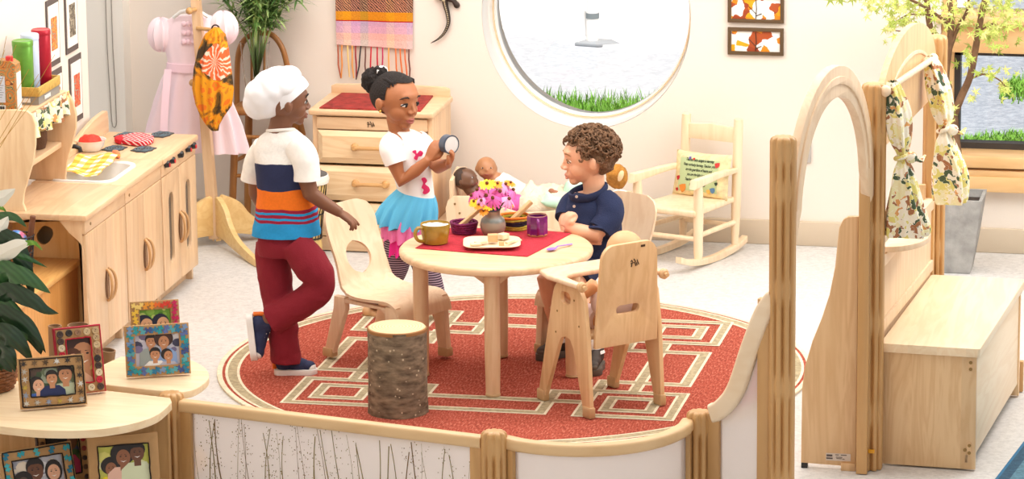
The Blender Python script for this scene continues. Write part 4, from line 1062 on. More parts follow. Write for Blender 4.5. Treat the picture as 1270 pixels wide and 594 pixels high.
# curtains, each gathered on the rod and tied in a knot
def curtain(name, label, base, rodx, pts, widths, tie_i, zoff=.04):
 """pts: centre line in panel plane coords (x along panel, z), out: how far to the right"""
 root = empty(name, cm @ V((rodx, 0, zoff)), 0, label, 'curtain', 'tied leaf print curtains')
 mb = MB(); N = len(pts)
 cl = spline([(p[0], p[1], p[2]) for p in pts], 6); ws = spline([(w[0], w[1], 0) for w in widths], 6)
 K = len(cl)
 def f(a, t):
  x = t*(K-1); i = min(int(x), K-2); k = x-i
  c = cl[i].lerp(cl[i+1], k); w = ws[i].lerp(ws[i+1], k)
  th = 2*PI*a
  fold = 1+.16*math.sin(5*th+2*t)+.10*math.sin(9*th+1+t*5)
  wx = w.x*math.cos(th)*fold; wy = w.y*math.sin(th)*fold
  return cm @ V((c.x+wx, c.y, c.z+wy))
 mb.surf(f, 60, 60, closed=True); mb.build('cloth', LEAFP, root)
 c = cl[tie_i*6]; w = ws[tie_i*6]
 mb = MB(); ringp = []
 for q in range(25):
  th = 2*PI*q/24; ringp.append(cm @ V((c.x+(w.x+.008)*math.cos(th), c.y+.008*math.sin(th), c.z+(w.y+.008)*math.sin(th))))
 mb.tube(ringp, .008, 8, cap=False); mb.ell(cm @ V((c.x-.01, c.y, c.z+w.y+.015)), (.022, .02, .02)); tb_ = mb.build('tie', LEAFP, root)
 mb = MB(); mb.tube([cm @ V((c.x-.02, c.y, c.z+w.y+.02)), cm @ V((c.x+.03, c.y-.02, c.z+w.y+.04)), cm @ V((c.x+.06, c.y-.005, c.z+w.y+.05))], [.012, .012, .004], 8, flat=(1, .5)); mb.build('tie_end', LEAFP, tb_)
 return root
def cpts(x0, rows, hx=.05):
 P, Wd = [], []
 for (ul, ur, v) in rows:
  o = PE+dEF*x0; r = _ray((ul+ur)/2, v); q = CAMC+r*((o-CAMC).dot(dEF)/r.dot(dEF))-PE; w = (ur-ul)/2/335
  P.append((x0, q.z, q.dot(nEF))); Wd.append((min(hx, w*1.3), w*.93))
 return P, Wd
curtain('curtain', 'leaf print curtain tied in a knot at the near end of the rod', None, q0[0], *cpts(q0[0]+.05, [(1101, 1113, 101), (1100, 1118, 112), (1100, 1127, 140), (1104, 1128, 170), (1114, 1125, 194), (1109, 1131, 212), (1101, 1143, 255), (1096, 1152, 284), (1096, 1150, 292)]), 4)
curtain('curtain', 'leaf print curtain tied in a knot at the far end of the rod', None, q1[0], *cpts(q1[0]-.05, [(1148, 1158, 70), (1147, 1166, 80), (1150, 1177, 110), (1157, 1181, 140), (1166, 1177, 160), (1160, 1184, 178), (1155, 1199, 215), (1156, 1200, 244), (1158, 1198, 251)]), 4)
# second fin on the far side of the panel
fo2 = [(0, .02), (-.19, .02), (-.185, .2), (-.15, .42), (-.10, .6), (-.085, .72), (-.075, .76), (-.05, .775), (0, .775)]
f2_ = empty('plywood_fin', (PF.x-.1, PF.y-.1, 0), 0, 'birch plywood fin with rounded top behind the curtained divider', 'support panel')
mb = MB(); mb.plate([(PF.x-.02+x, z) for x, z in fo2], .02, XZ(PF.y-.1), bevel=.004); mb.build('fin', PLY, f2_)
# ================================================================== storage bench
b0_ = V((1.897, -1.06, 0)); dn = V((-.9975, .07, 0)); ds = V((.07, .9975, 0)); BH = .405
bn_ = empty('storage_bench', b0_+dn*.17+ds*.48, 0, 'long pale maple storage bench with hinged lid beside the curtained divider', 'bench')
bl2 = 1.0; bw2 = .331
bmx = basis(b0_, dn, ds, (0, 0, 1))
def bplate(o, t, m, mat, nm, bev=.003): 
 mb = MB(); mb.plate(o, t, m, bevel=bev); return mb.build(nm, mat, bn_)
WNEAR = wood('maple_end_boards', srgb(232, 196, 150), srgb(214, 170, 120), 'Z', boards=('X', .085), figure=1.6, scale=.8)
bplate([(0, .006), (bw2, .006), (bw2, BH), (0, BH)], .02, basis(b0_+ds*.01, dn, (0, 0, 1), -ds), WNEAR, 'end_panel')
bplate([(0, .006), (bw2, .006), (bw2, BH), (0, BH)], .02, basis(b0_+ds*(bl2-.01), dn, (0, 0, 1), -ds), WNEAR, 'end_panel')
bplate([(.02, .05), (bl2-.02, .05), (bl2-.02, BH), (.02, BH)], .018, basis(b0_+dn*.014, ds, (0, 0, 1), -dn), wood('maple_front_lit', srgb(244, 220, 186), srgb(234, 202, 162), 'Y', figure=1.0, scale=.6), 'front_panel')  # paler than the end panels: light from the right put into its colour
bplate([(.02, .05), (bl2-.02, .05), (bl2-.02, BH), (.02, BH)], .018, basis(b0_+dn*(bw2-.014), ds, (0, 0, 1), -dn), PLYL, 'back_panel')
bplate([(0, .03), (bl2-.1, .03), (bl2-.1, .06), (0, .06)], .016, basis(b0_+dn*.03, ds, (0, 0, 1), -dn), PLYL, 'toe_rail')
mb = MB(); mb.plate(rrect(-.012, -.012, bw2+.0, bl2+.01, .012), .03, basis(b0_+UP*(BH+.0165), dn, ds, (0, 0, 1)), bevel=.009, seg=3); mb.build('lid', wood('bench_lid', srgb(246, 224, 190), srgb(238, 208, 168), 'Y', boards=('X', .1)), bn_)
for (x, z) in ((.02, .385), (.02, .362), (.02, .092), (.02, .066), (.035, .075)):
 mb = MB(); p = b0_+dn*x+UP*z; mb.cyl(p+ds*.002, p-ds*.0035, .006, n=12); mb.build('bolt', BRASSY, bn_)
for z in (.374, .079):
 mb = MB(); p = b0_+dn*.02+UP*z; mb.plate(rrect(-.009, -.022, .009, .026, .009), .002, basis(p-ds*.0008, dn, (0, 0, 1), -ds)); mb.build('wood_plug', PLY, bn_)
pl = b0_+ds*1.06+dn*.06
nb_ = empty('shelf_unit', (pl.x, pl.y, 0), 0, 'dark cornered maple foot of a shelf unit beyond the bench', 'shelf foot')
mb = MB(); mb.box(pl+UP*.06+V((.03, 0, 0)), (.07, .03, .115), bevel=.004); mb.build('foot', POST, nb_)
mb = MB(); mb.cyl(pl+V((.03, -.014, .075)), pl+V((.03, -.018, .075)), .008, n=10); mb.build('bolt', BRASSY, nb_)
# blue rug at the corner of the picture
ra_, rb_ = Zp(1234, 596), Zp(1270, 549); d = (rb_-ra_).normalized(); n_ = V((d.y, -d.x, 0))
BL1 = plain('rug_navy', srgb(48, 84, 108), .95, bump=.4, bscale=220, var=.25, vscale=60); BL2 = plain('rug_teal', srgb(84, 124, 142), .95, bump=.4, bscale=220, var=.3, vscale=60); BL0 = plain('rug_edge_blue', srgb(44, 108, 146), .9)
br2 = empty('blue_rug', ra_+n_*.4, 0, 'corner of a mottled blue rug on the floor in front of the bench', 'rug')
for (i, m, z, nm) in ((0, BL0, .004, 'binding'), (.012, BL1, .006, 'border'), (.05, BL2, .008, 'pile')):
 mb = MB(); c0 = ra_-d*.6
 mb.plate([(i, i), (1.2-i, i), (1.2-i, .75-i), (i, .75-i)], .006, basis(c0+UP*z, d, n_, d.cross(n_)), bevel=.001); mb.build(nm, m, br2)
# ================================================================== dresser
DY, DX0, DX1, DH = 1.735, -1.152, -.632, .615
dr = empty('dresser', ((DX0+DX1)/2, 1.93, 0), 0, 'pale maple chest of three drawers with red mat against the back wall', 'dresser')
dpt = .37
mb = MB()
for x in (DX0+.012, DX1-.012): mb.box((x, DY+dpt/2+.012, DH/2-.01), (.022, dpt-.02, DH-.03), bevel=.003)
mb.box(((DX0+DX1)/2, DY+dpt-.01, DH/2), (DX1-DX0-.04, .02, DH-.05)); mb.build('carcass', WZB, dr)
mb = MB(); mb.box(((DX0+DX1)/2, DY+dpt/2, DH-.013), (DX1-DX0+.02, dpt+.01, .026), bevel=.008, seg=3); mb.build('top', W['X'], dr)
mb = MB(); mb.plate([(DX0, DH-.01), (DX1, DH-.01), (DX1, DH+.032), (DX1-.02, DH+.04), ((DX0+DX1)/2, DH+.047), (DX0+.02, DH+.04), (DX0, DH+.032)], .018, XZ(DY+dpt-.008), bevel=.004); mb.build('back_rail', W['X'], dr)
mb = MB(); mb.box(((DX0+DX1)/2, DY+.02, .556), (DX1-DX0-.045, .02, .052), bevel=.003); rl = mb.build('top_rail', W['X'], dr)
mark(rl, wm(rl).inverted() @ basis(V((-.897, DY+.0085, .553)), (1, 0, 0), (0, 0, 1), (0, -1, 0)), .014)
mb = MB(); mb.box(((DX0+DX1)/2, DY+.025, .035), (DX1-DX0-.045, .02, .06), bevel=.003); mb.build('plinth', W['X'], dr)
for (z0, z1) in ((.385, .525), (.225, .373), (.07, .213)):
 a, b = DX0+.026, DX1-.026
 mb = MB(); bm = mb.bm
 y0, y1 = DY+.022, DY-.002
 L1 = [(a, z0), (b, z0), (b, z1), (a, z1)]; k = .022; L2 = [(a+k, z0+k*1.2), (b-k, z0+k*1.2), (b-k, z1-k), (a+k, z1-k)]
 bk4 = [bm.verts.new((x, DY+.04, z)) for x, z in L1]; v1 = [bm.verts.new((x, y0-.01, z)) for x, z in L1]; v2 = [bm.verts.new((x, y1, z)) for x, z in L2]
 for q in range(4):
  w_ = (q+1) % 4; mb._face([bk4[q], bk4[w_], v1[w_], v1[q]]); mb._face([v1[q], v1[w_], v2[w_], v2[q]])
 mb._face(v2); mb._face(bk4[::-1])
 d_o = mb.build('drawer', wood('drawer_front', srgb(240, 210, 168), srgb(226, 188, 140), 'X', figure=1.2), dr, angle=15)
 zc = (z0+z1)/2+.005; xc_ = (DX0+DX1)/2-.005
 mb = MB(); HN_ = wood('handle_tan', srgb(206, 158, 100), srgb(186, 136, 80), 'X')
 for s in (-1, 1):
  x = xc_+s*.065; mb.lathe([(.017, 0), (.017, .006), (.011, .012), (.012, .03), (.008, .036), (0, .037)], basis((x, y1, zc), (1, 0, 0), (0, 0, -1), (0, -1, 0)), 16)
 mb.cyl((xc_-.07, y1-.027, zc), (xc_+.07, y1-.027, zc), .0085, n=14); mb.build('handle', HN_, d_o)
rm_ = plain('red_weave', srgb(156, 50, 44), .95, bump=.4, bscale=160, var=.35, vscale=26)
mb = MB(); mb.plate([(DX0+.035, DY+.012), (DX1-.05, DY+.012), (DX1-.07, DY+dpt-.03), (DX0+.05, DY+dpt-.03)], .006, XY(DH+.0035), bevel=.001); tag(mb.build('red_mat', rm_), 'dark red woven mat lying on top of the dresser', 'mat')
# ================================================================== wall hanging, lizard, pictures, switch
WY = 2.2
def weave():
 m, nt, b = new_mat('tapestry'); N, L = nt.nodes, nt.links
 tc = N.new('ShaderNodeTexCoord'); s = N.new('ShaderNodeSeparateXYZ'); L.new(tc.outputs['Object'], s.inputs[0])
 mr = N.new('ShaderNodeMapRange'); mr.inputs['From Min'].default_value = 0; mr.inputs['From Max'].default_value = .42; L.new(s.outputs['Z'], mr.inputs['Value'])
 r = N.new('ShaderNodeValToRGB'); cr = r.color_ramp; cr.interpolation = 'CONSTANT'; e = cr.elements
 e[0].color = srgb(240, 216, 206); e[1].position = .08; e[1].color = srgb(240, 204, 192)
 for p, c in ((.15, srgb(224, 190, 210)), (.22, srgb(212, 182, 206)), (.27, srgb(186, 44, 46)), (.285, srgb(222, 160, 62)), (.375, srgb(196, 150, 120)), (.55, srgb(222, 160, 70)), (.7, srgb(196, 120, 130))): x = e.new(p); x.color = c
 L.new(mr.outputs[0], r.inputs['Fac'])
 # warp stripes
 mw = N.new('ShaderNodeMapRange'); mw.inputs['From Min'].default_value = -.17; mw.inputs['From Max'].default_value = .17; L.new(s.outputs['X'], mw.inputs['Value'])
 r2 = N.new('ShaderNodeValToRGB'); c2 = r2.color_ramp; c2.interpolation = 'CONSTANT'; f = c2.elements
 f[0].color = srgb(228, 190, 196); f[1].position = .1; f[1].color = srgb(250, 224, 190)
 for p, c in ((.2, srgb(214, 162, 200)), (.32, srgb(160, 178, 176)), (.42, srgb(240, 178, 186)), (.66, srgb(250, 228, 176)), (.76, srgb(236, 180, 176)), (.92, srgb(206, 190, 206))): x = f.new(p); x.color = c
 L.new(mw.outputs[0], r2.inputs['Fac'])
 mx = N.new('ShaderNodeMix'); mx.data_type = 'RGBA'; mx.blend_type = 'MULTIPLY'; mx.inputs[0].default_value = .45; L.new(r.outputs['Color'], mx.inputs[6]); L.new(r2.outputs['Color'], mx.inputs[7])
 # black and cream flecks in the upper band
 v = N.new('ShaderNodeTexWave'); v.inputs['Scale'].default_value = 52; v.wave_type = 'BANDS'; v.bands_direction = 'DIAGONAL'; v.inputs['Distortion'].default_value = 5; L.new(tc.outputs['Object'], v.inputs['Vector'])
 g = N.new('ShaderNodeMath'); g.operation = 'GREATER_THAN'; g.inputs[1].default_value = .55; L.new(v.outputs['Fac'], g.inputs[0])
 b1 = N.new('ShaderNodeMath'); b1.operation = 'GREATER_THAN'; b1.inputs[1].default_value = .375; L.new(mr.outputs[0], b1.inputs[0])
 b2 = N.new('ShaderNodeMath'); b2.operation = 'LESS_THAN'; b2.inputs[1].default_value = .55; L.new(mr.outputs[0], b2.inputs[0])
 mm = N.new('ShaderNodeMath'); mm.operation = 'MULTIPLY'; L.new(b1.outputs[0], mm.inputs[0]); L.new(b2.outputs[0], mm.inputs[1])
 m3 = N.new('ShaderNodeMath'); m3.operation = 'MULTIPLY'; L.new(mm.outputs[0], m3.inputs[0]); L.new(g.outputs[0], m3.inputs[1])
 k = N.new('ShaderNodeMix'); k.data_type = 'RGBA'; L.new(m3.outputs[0], k.inputs[0]); L.new(mx.outputs[2], k.inputs[6]); k.inputs[7].default_value = srgb(60, 40, 34)
 n = N.new('ShaderNodeTexNoise'); n.inputs['Scale'].default_value = 190; L.new(tc.outputs['Object'], n.inputs['Vector'])
 h = N.new('ShaderNodeHueSaturation'); h.inputs['Saturation'].default_value = 1.05; L.new(k.outputs[2], h.inputs['Color'])
 q = N.new('ShaderNodeMapRange'); q.inputs['To Min'].default_value = .72; q.inputs['To Max'].default_value = 1.3; L.new(n.outputs['Fac'], q.inputs['Value']); L.new(q.outputs[0], h.inputs['Value'])
 L.new(h.outputs['Color'], b.inputs['Base Color']); b.inputs['Roughness'].default_value = .95
 bp = N.new('ShaderNodeBump'); bp.inputs['Strength'].default_value = .6; bp.inputs['Distance'].default_value = .004; L.new(n.outputs['Fac'], bp.inputs['Height']); L.new(bp.outputs[0], b.inputs['Normal']); return m
q0, q1, q2 = Yp(420, 52, WY), Yp(511, 59, WY), Yp(517, 0, WY)
th = empty('wall_hanging', ((q0.x+q1.x)/2, WY-.012, q1.z-.005), 0, 'handwoven striped wall hanging with long yarn fringe above the dresser', 'wall hanging')
tw = q1.x-q0.x+.012
mb = MB()
def tf(a, t):
 x = -tw/2+tw*a*(1+.02*t); z = .012*(1-a)*1.0+.42*t
 return (x, -.004-.004*math.sin(a*9+t*5), z)
mb.surf(tf, 30, 40, thick=.005); mb.build('cloth', weave(), th, world=False)
fc = [srgb(176, 84, 50), srgb(232, 150, 70), srgb(244, 206, 130), srgb(236, 168, 84), srgb(160, 40, 48), srgb(52, 50, 52), srgb(116, 74, 62), srgb(206, 36, 54), srgb(200, 40, 60), srgb(196, 50, 96), srgb(244, 170, 84), srgb(226, 124, 64), srgb(228, 120, 50), srgb(230, 120, 70), srgb(110, 62, 54)]
fx = [.02, .075, .15, .21, .255, .325, .385, .46, .54, .61, .69, .78, .84, .90, .955]
rf = random.Random(2)
for i, (a, c) in enumerate(zip(fx, fc)):
 x = -tw/2+tw*a; z = .012*(1-a); w = rf.uniform(-.008, .012)
 mb = MB(); L__ = .135+.012*rf.random()
 if i == 5: w = -.024
 mb.tube([(x, -.008, z), (x+w*.2, -.012, z-L__*.3), (x+w*.4+rf.uniform(-.004, .004), -.009, z-L__*.6), (x+w, -.008, z-L__)], [.003, .0034, .0034, .0028], 6)
 mb.build('fringe', plain('yarn_%d' % i, c, .9), th, world=False)
# lizard
lz_ = empty('wooden_lizard', Yp(560, 20, WY)+V((0, -.01, 0)), 0, 'black beaded lizard ornament on the wall right of the wall hanging', 'wall ornament')
sp = spline([(p.x, p.z, 0) for p in [Yp(u, v, WY) for u, v in ((566, -40), (560, -22), (553, -6), (553, 4), (556, 16), (557, 28), (552, 40), (544, 48), (535, 53))]], 5)
rad = [.004, .02, .028, .03, .026, .02, .015, .013, .012, .011, .0105, .010, .009, .008]
mb = MB(); pts = [V((p.x, WY-.014, p.y)) for p in sp]; n = len(pts)
mb.tube(pts, [max(.0012, (.016*(1-i/n)**.7 if i > 12 else .024*min(1, (i+2)/8))) for i in range(n)], 10)
LZM = plain('lizard_black', srgb(52, 40, 32), .4); bd = mb.build('body', LZM, lz_)
for i in range(8, n-3):
 r0_ = max(.0012, (.016*(1-i/n)**.7 if i > 12 else .024*min(1, (i+2)/8)))
 mb = MB(); mb.ell(pts[i]+V((0, -r0_, 0)), r0_*.34, nu=8, nv=6); mb.build('bead', plain('bead_tan', srgb(186, 170, 140), .5), bd)
mb = MB(); a = Yp(556, -2, WY); b = Yp(567, 6, WY); mb.tube([a+V((0, -.012, 0)), Yp(563, 0, WY)+V((0, -.014, 0)), b+V((0, -.01, 0))], [.012, .011, .013], 8)
mb.ell(b+V((0, -.01, 0)), (.014, .008, .014)); mb.build('leg', LZM, lz_)
mb = MB(); a = Yp(553, -2, WY); b = Yp(541, -6, WY); mb.tube([a+V((0, -.012, 0)), Yp(546, -3, WY)+V((0, -.014, 0)), b+V((0, -.01, 0))], [.012, .01, .012], 8); mb.build('leg', LZM, lz_)
# two leaf pictures in brown frames
def leafmat(seed):
 m, nt, b = new_mat('autumn_leaf_print'); N, L = nt.nodes, nt.links
 tc = N.new('ShaderNodeTexCoord'); mp = N.new('ShaderNodeMapping'); mp.inputs['Location'].default_value = (seed, seed*2, 0); L.new(tc.outputs['Object'], mp.inputs[0])
 v = N.new('ShaderNodeTexVoronoi'); v.inputs['Scale'].default_value = 24
 ns = N.new('ShaderNodeTexNoise'); ns.inputs['Scale'].default_value = 30; L.new(mp.outputs[0], ns.inputs['Vector'])
 ma = N.new('ShaderNodeVectorMath'); ma.operation = 'MULTIPLY_ADD'; ma.inputs[1].default_value = (.03, .03, .03); L.new(ns.outputs['Color'], ma.inputs[0]); L.new(mp.outputs[0], ma.inputs[2]); L.new(ma.outputs[0], v.inputs['Vector'])
 sp = N.new('ShaderNodeSeparateColor'); L.new(v.outputs['Color'], sp.inputs[0])
 s3 = N.new('ShaderNodeSeparateXYZ'); L.new(tc.outputs['Object'], s3.inputs[0])
 ad = N.new('ShaderNodeMath'); ad.operation = 'MULTIPLY_ADD'; ad.inputs[1].default_value = -3.4; L.new(s3.outputs['Z'], ad.inputs[0]); L.new(sp.outputs[0], ad.inputs[2])
 a2 = N.new('ShaderNodeMath'); a2.operation = 'MULTIPLY_ADD'; a2.inputs[1].default_value = -1.2; L.new(s3.outputs['X'], a2.inputs[0]); L.new(ad.outputs[0], a2.inputs[2])
 r = N.new('ShaderNodeValToRGB'); r.color_ramp.interpolation = 'CONSTANT'; e = r.color_ramp.elements
 e[0].color = srgb(250, 246, 240); e[1].position = .40; e[1].color = srgb(240, 168, 24)
 for p, c in ((.55, srgb(232, 140, 24)), (.68, srgb(178, 80, 34)), (.9, srgb(160, 66, 30))): x = e.new(p); x.color = c
 L.new(a2.outputs[0], r.inputs['Fac']); L.new(r.outputs['Color'], b.inputs['Base Color']); b.inputs['Roughness'].default_value = .5; return m
FRB = plain('brown_frame', srgb(94, 72, 46), .6)
for i, (u0, v0, u1, v1, lab) in enumerate(((903, -3, 972.5, 29, 'upper of two brown framed autumn leaf pictures on the back wall'), (903, 36, 972, 69, 'lower of two brown framed autumn leaf pictures on the back wall'))):
 a, b = Yp(u0, v0, WY), Yp(u1, v1, WY); 
 if i == 0: a.z = b.z+.118
 else: a.z = b.z+.116
 c = V(((a.x+b.x)/2, WY-.008, (a.z+b.z)/2)); hw, hh = (b.x-a.x)/2, (a.z-b.z)/2
 root = empty('leaf_picture', c, 0, lab, 'picture', 'autumn leaf pictures')
 mb = MB(); mb.plate([(-hw, -hh), (hw, -hh), (hw, hh), (-hw, hh)], .014, XZ(0), holes=[[(-hw+.015, -hh+.015), (hw-.015, -hh+.015), (hw-.015, hh-.015), (-hw+.015, hh-.015)]], bevel=.002); mb.build('frame', FRB, root, world=False)
 mb = MB(); mb.box((0, .003, 0), (hw*2-.028, .004, hh*2-.028)); pr = mb.build('print', leafmat(i*1.7+.4), root, world=False)
 mb = MB(); mb.tube([(.0, -.0005, -hh+.017), (.003, -.0005, 0), (.0, -.0005, hh-.02)], .0018, 5); mb.tube([(.0, -.0005, -.02), (-.03, -.0005, .01)], .0015, 5); mb.tube([(.001, -.0005, -.03), (.025, -.0005, -.02)], .002, 5)
 mb.build('twig_print', plain('twig_dark', srgb(54, 40, 24), .6), pr, world=False)
sw = Yp(998.5, 184, WY)
so2 = empty('wall_switch', (sw.x, WY-.006, sw.z), 0, 'grey wall plate beside the open arch', 'wall plate')
mb = MB(); mb.box((0, 0, -.01), (.052, .01, .1), bevel=.003); mb.build('plate', plain('plate_grey', srgb(190, 182, 176), .5), so2, world=False)
mb = MB(); mb.box((0, -.007, -.01), (.016, .006, .03), bevel=.002); mb.build('toggle', plain('plate_grey2', srgb(170, 162, 156), .5), so2, world=False)
# four matted prints on the left wall
WX = -1.92
def artmat(nm, c1, c2, c3):
 m, nt, b = new_mat(nm); N, L = nt.nodes, nt.links
 tc = N.new('ShaderNodeTexCoord'); n = N.new('ShaderNodeTexNoise'); n.inputs['Scale'].default_value = 38; n.inputs['Distortion'].default_value = 2; L.new(tc.outputs['Object'], n.inputs['Vector'])
 r = N.new('ShaderNodeValToRGB'); r.color_ramp.interpolation = 'CONSTANT'; e = r.color_ramp.elements; e[0].color = c1; e[1].position = .48; e[1].color = c2; x = e.new(.58); x.color = c3
 L.new(n.outputs['Fac'], r.inputs['Fac']); L.new(r.outputs['Color'], b.inputs['Base Color']); b.inputs['Roughness'].default_value = .7; return m
ARTS = [(artmat('art_orange', srgb(226, 160, 80), srgb(200, 100, 50), srgb(150, 160, 140)), 'orange'), (artmat('art_grey', srgb(96, 88, 76), srgb(140, 130, 112), srgb(180, 170, 150)), 'grey'), (artmat('art_red', srgb(220, 120, 80), srgb(196, 70, 50), srgb(160, 170, 150)), 'red'), (artmat('art_tan', srgb(190, 150, 100), srgb(170, 110, 70), srgb(120, 90, 70)), 'tan')]
MATB = plain('mount_charcoal', srgb(96, 86, 82), .8); PAP = plain('paper_white', srgb(244, 238, 230), .8)
for (cu, cv, hw_, hh_, ai, lab) in ((64.5, 40, .077, .135, 0, 'orange matted print, upper left of four on the left wall'), (87, 23, .077, .135, 1, 'grey portrait matted print, upper right of four on the left wall'), (93, 110, .077, .135, 2, 'red matted print, lower right of four on the left wall'), (69, 128, .077, .135, 3, 'tan matted print half hidden behind the tins on the left wall')):
 c = Xp(cu, cv, WX)
 root = empty('matted_print', (WX+.004, c.y, c.z), 0, lab, 'print', 'matted prints on the left wall')
 mt = YZ(0)
 mb = MB(); mb.plate([(-hw_, -hh_), (hw_, -hh_), (hw_, hh_), (-hw_, hh_)], .004, mt); mb.build('mount', MATB, root, world=False)
 mb = MB(); mb.plate([(-hw_+.012, -hh_+.024), (hw_-.012, -hh_+.024), (hw_-.012, hh_-.024), (-hw_+.012, hh_-.024)], .003, YZ(.003)); mb.build('paper', PAP, root, world=False)
 mb = MB(); mb.plate([(-.036, -.07), (.036, -.07), (.036, .06), (-.036, .06)], .002, YZ(.0055)); mb.build('artwork', ARTS[ai][0], root, world=False)
# looped cord hanging on the column
mb = MB(); cpts = [Yp(u, v, 2.09) for u, v in ((130, -30), (133, 60), (136, 110), (138.5, 150), (140, 157), (142, 158.5), (144, 156), (144.5, 152), (143, 110), (140, 60), (137, -30))]
mb.tube([(p.x, 2.09, p.z) for p in cpts], .0022, 6); o = mb.build('blind_cord', plain('cord_grey', srgb(150, 142, 132), .6)); tag(o, 'thin grey looped blind cord hanging in the room corner', 'cord')
# ================================================================== coat tree with dress and scarf
ct0 = V((-1.605, 1.79, 0)); ct_ = empty('coat_tree', ct0, 0, 'maple dress-up coat tree with curved cross feet beside the play kitchen', 'coat tree')
tpx = Yp(243, 0, 1.79); lean = (tpx.x-Yp(262, 240, 1.79).x)/(tpx.z-Yp(262, 240, 1.79).z)
bx = Yp(262, 240, 1.79); px0 = bx.x-lean*bx.z
mb = MB(); a = V((px0+lean*.02, 1.79, .03)); b = V((px0+lean*1.45, 1.79, 1.45))
mb.bm.free(); mb.bm = bmesh.new()
for (p, q, r1, r2) in ((a, b, .024, .0195),):
 mb.lathe([(0, 0), (r1*1.25, 0), (r2*1.25, (q-p).length), (0, (q-p).length)], aim(p, q) @ Matrix.Rotation(math.radians(45), 4, 'Z'), 4)
mb.build('pole', W['Z'], ct_, smooth=False)
YLW = wood('yellow_ply', srgb(240, 204, 140), srgb(226, 182, 116), 'X', figure=1.2)
fpts = spline([(0, .02), (0, .20), (.03, .205), (.07, .175), (.105, .12), (.16, .075), (.25, .045), (.315, .03), (.325, .012), (.31, .002), (.25, .006), (.12, .028), (.06, .042), (0, .045)], 5)
fo_ = [(p.x, p.y) for p in fpts if True]
pc = V((px0+.008, 1.79, 0))
f1d = (V((-1.323, 1.443, 0))-pc); 
for k, d in enumerate((f1d, -f1d, V((-f1d.y, f1d.x, 0)), V((f1d.y, -f1d.x, 0)))):
 dd = d.normalized(); L0 = .45 if k == 0 else .42; s = L0/.325
 mb = MB(); mb.plate([(x*s, z*1.0) for x, z in fo_], .022, basis(pc+dd*.018, dd, (0, 0, 1), dd.cross(UP)), bevel=.004); mb.build('foot', YLW, ct_)
for (u, v, du) in ((236, 13, -.05), (268, 37, .055), (240, 102, -.05)):
 p = Yp(u, v, 1.75); c = V((px0+lean*p.z, 1.775, p.z)); e = V((p.x, 1.735, p.z))
 mb = MB(); mb.cyl(c, e, .0085, n=12); mb.ell(e, .0155, nu=14, nv=10); mb.build('peg', POST, ct_)
PINK = plain('pink_organza', srgb(253, 228, 234), .6, sheen=.4); PINK2 = plain('pink_satin', srgb(252, 218, 228), .35)
def D(u, v, y=1.87): return Yp(u, v, y)
ds_ = empty('pink_dress', V((-1.56, 1.87, .3)), 0, 'pale pink puff sleeved party dress hanging on the coat tree', 'dress')
def crosssec(mb, rows, depth=.05, folds=0, n=64):
 """rows: (u left, u right, v, depth factor, fold amplitude)"""
 R = []
 for (ul, ur, v, dp, fa_) in rows:
  a, b = D(ul, v), D(ur, v); c = (a+b)/2; hw = (b-a).length/2; ring = []
  for i in range(n):
   th = 2*PI*i/n; f = 1+fa_*math.sin(th*13+v*.02)+fa_*.6*math.sin(th*7+1.3)
   ring.append(mb.bm.verts.new(c+V((hw*math.cos(th)*(1+.25*(f-1)), dp*math.sin(th)*f, 0))))
  R.append(ring)
 for a, b in zip(R, R[1:]):
  for i in range(n): mb._face([a[i], a[(i+1) % n], b[(i+1) % n], b[i]])
 mb._face(R[0]); mb._face(R[-1])
mb = MB(); crosssec(mb, [(218, 262, 19, .025, 0), (207, 272, 26, .04, .02), (203, 276, 40, .05, .03), (204, 272, 58, .05, .03), (208, 268, 75, .045, .04), (209, 268, 84, .045, .03)]); mb.build('bodice', PINK, ds_)
mb = MB(); crosssec(mb, [(209, 268, 82, .046, .03), (200, 276, 100, .042, .10), (192, 286, 125, .045, .18), (184, 298, 155, .046, .25), (178, 306, 184, .047, .30), (177, 307, 188, .047, .30)], n=104); mb.build('skirt', PINK, ds_)
for (u, v, ru) in ((200, 43, 1), (277, 35, -1)):
 c = D(u, v); mb = MB(); mb.ell(c, (.06, .045, .07), nu=30, nv=20)
 for q in mb.bm.verts: q.co += (q.co-c)*(.10*math.sin(math.atan2(q.co.y-c.y, q.co.x-c.x)*9))
 mb.build('sleeve', PINK, ds_)
mb = MB(); crosssec(mb, [(207, 270, 78, .052, .01), (206, 271, 88, .054, .01)]); sash = mb.build('sash', PINK2, ds_)
mb = MB(); a = D(209, 86, 1.79); mb.surf(lambda s, t: V((D(204+s*9+t*-1, 86+t*85, 1.80).x, 1.80-.028*t-.03*math.sin(t*2), D(204, 86+t*85, 1.80).z)), 3, 12, thick=.002); mb.build('sash_tail', PINK2, sash)
mb = MB(); c = D(232, 42, 1.80)
for k in range(9): mb.ell(D(228+(k % 3)*6, 30+(k//3)*11, 1.812), (.012, .008, .012), nu=10, nv=8)
mb.build('ruffle', PINK2, ds_)
mb = MB(); h0 = D(232, 13, 1.81)
mb.tube([D(215, 22, 1.83), D(224, 15, 1.82), D(236, 12, 1.81), D(248, 15, 1.82), D(258, 21, 1.83)], .008, 8); mb.tube([D(236, 13, 1.81), D(236, 4, 1.8), D(240, -1, 1.8), D(243, 5, 1.8)], .0025, 6)
tag(mb.build('coat_hanger', WHITE), 'white hanger carrying the pink dress on the coat tree', 'hanger')
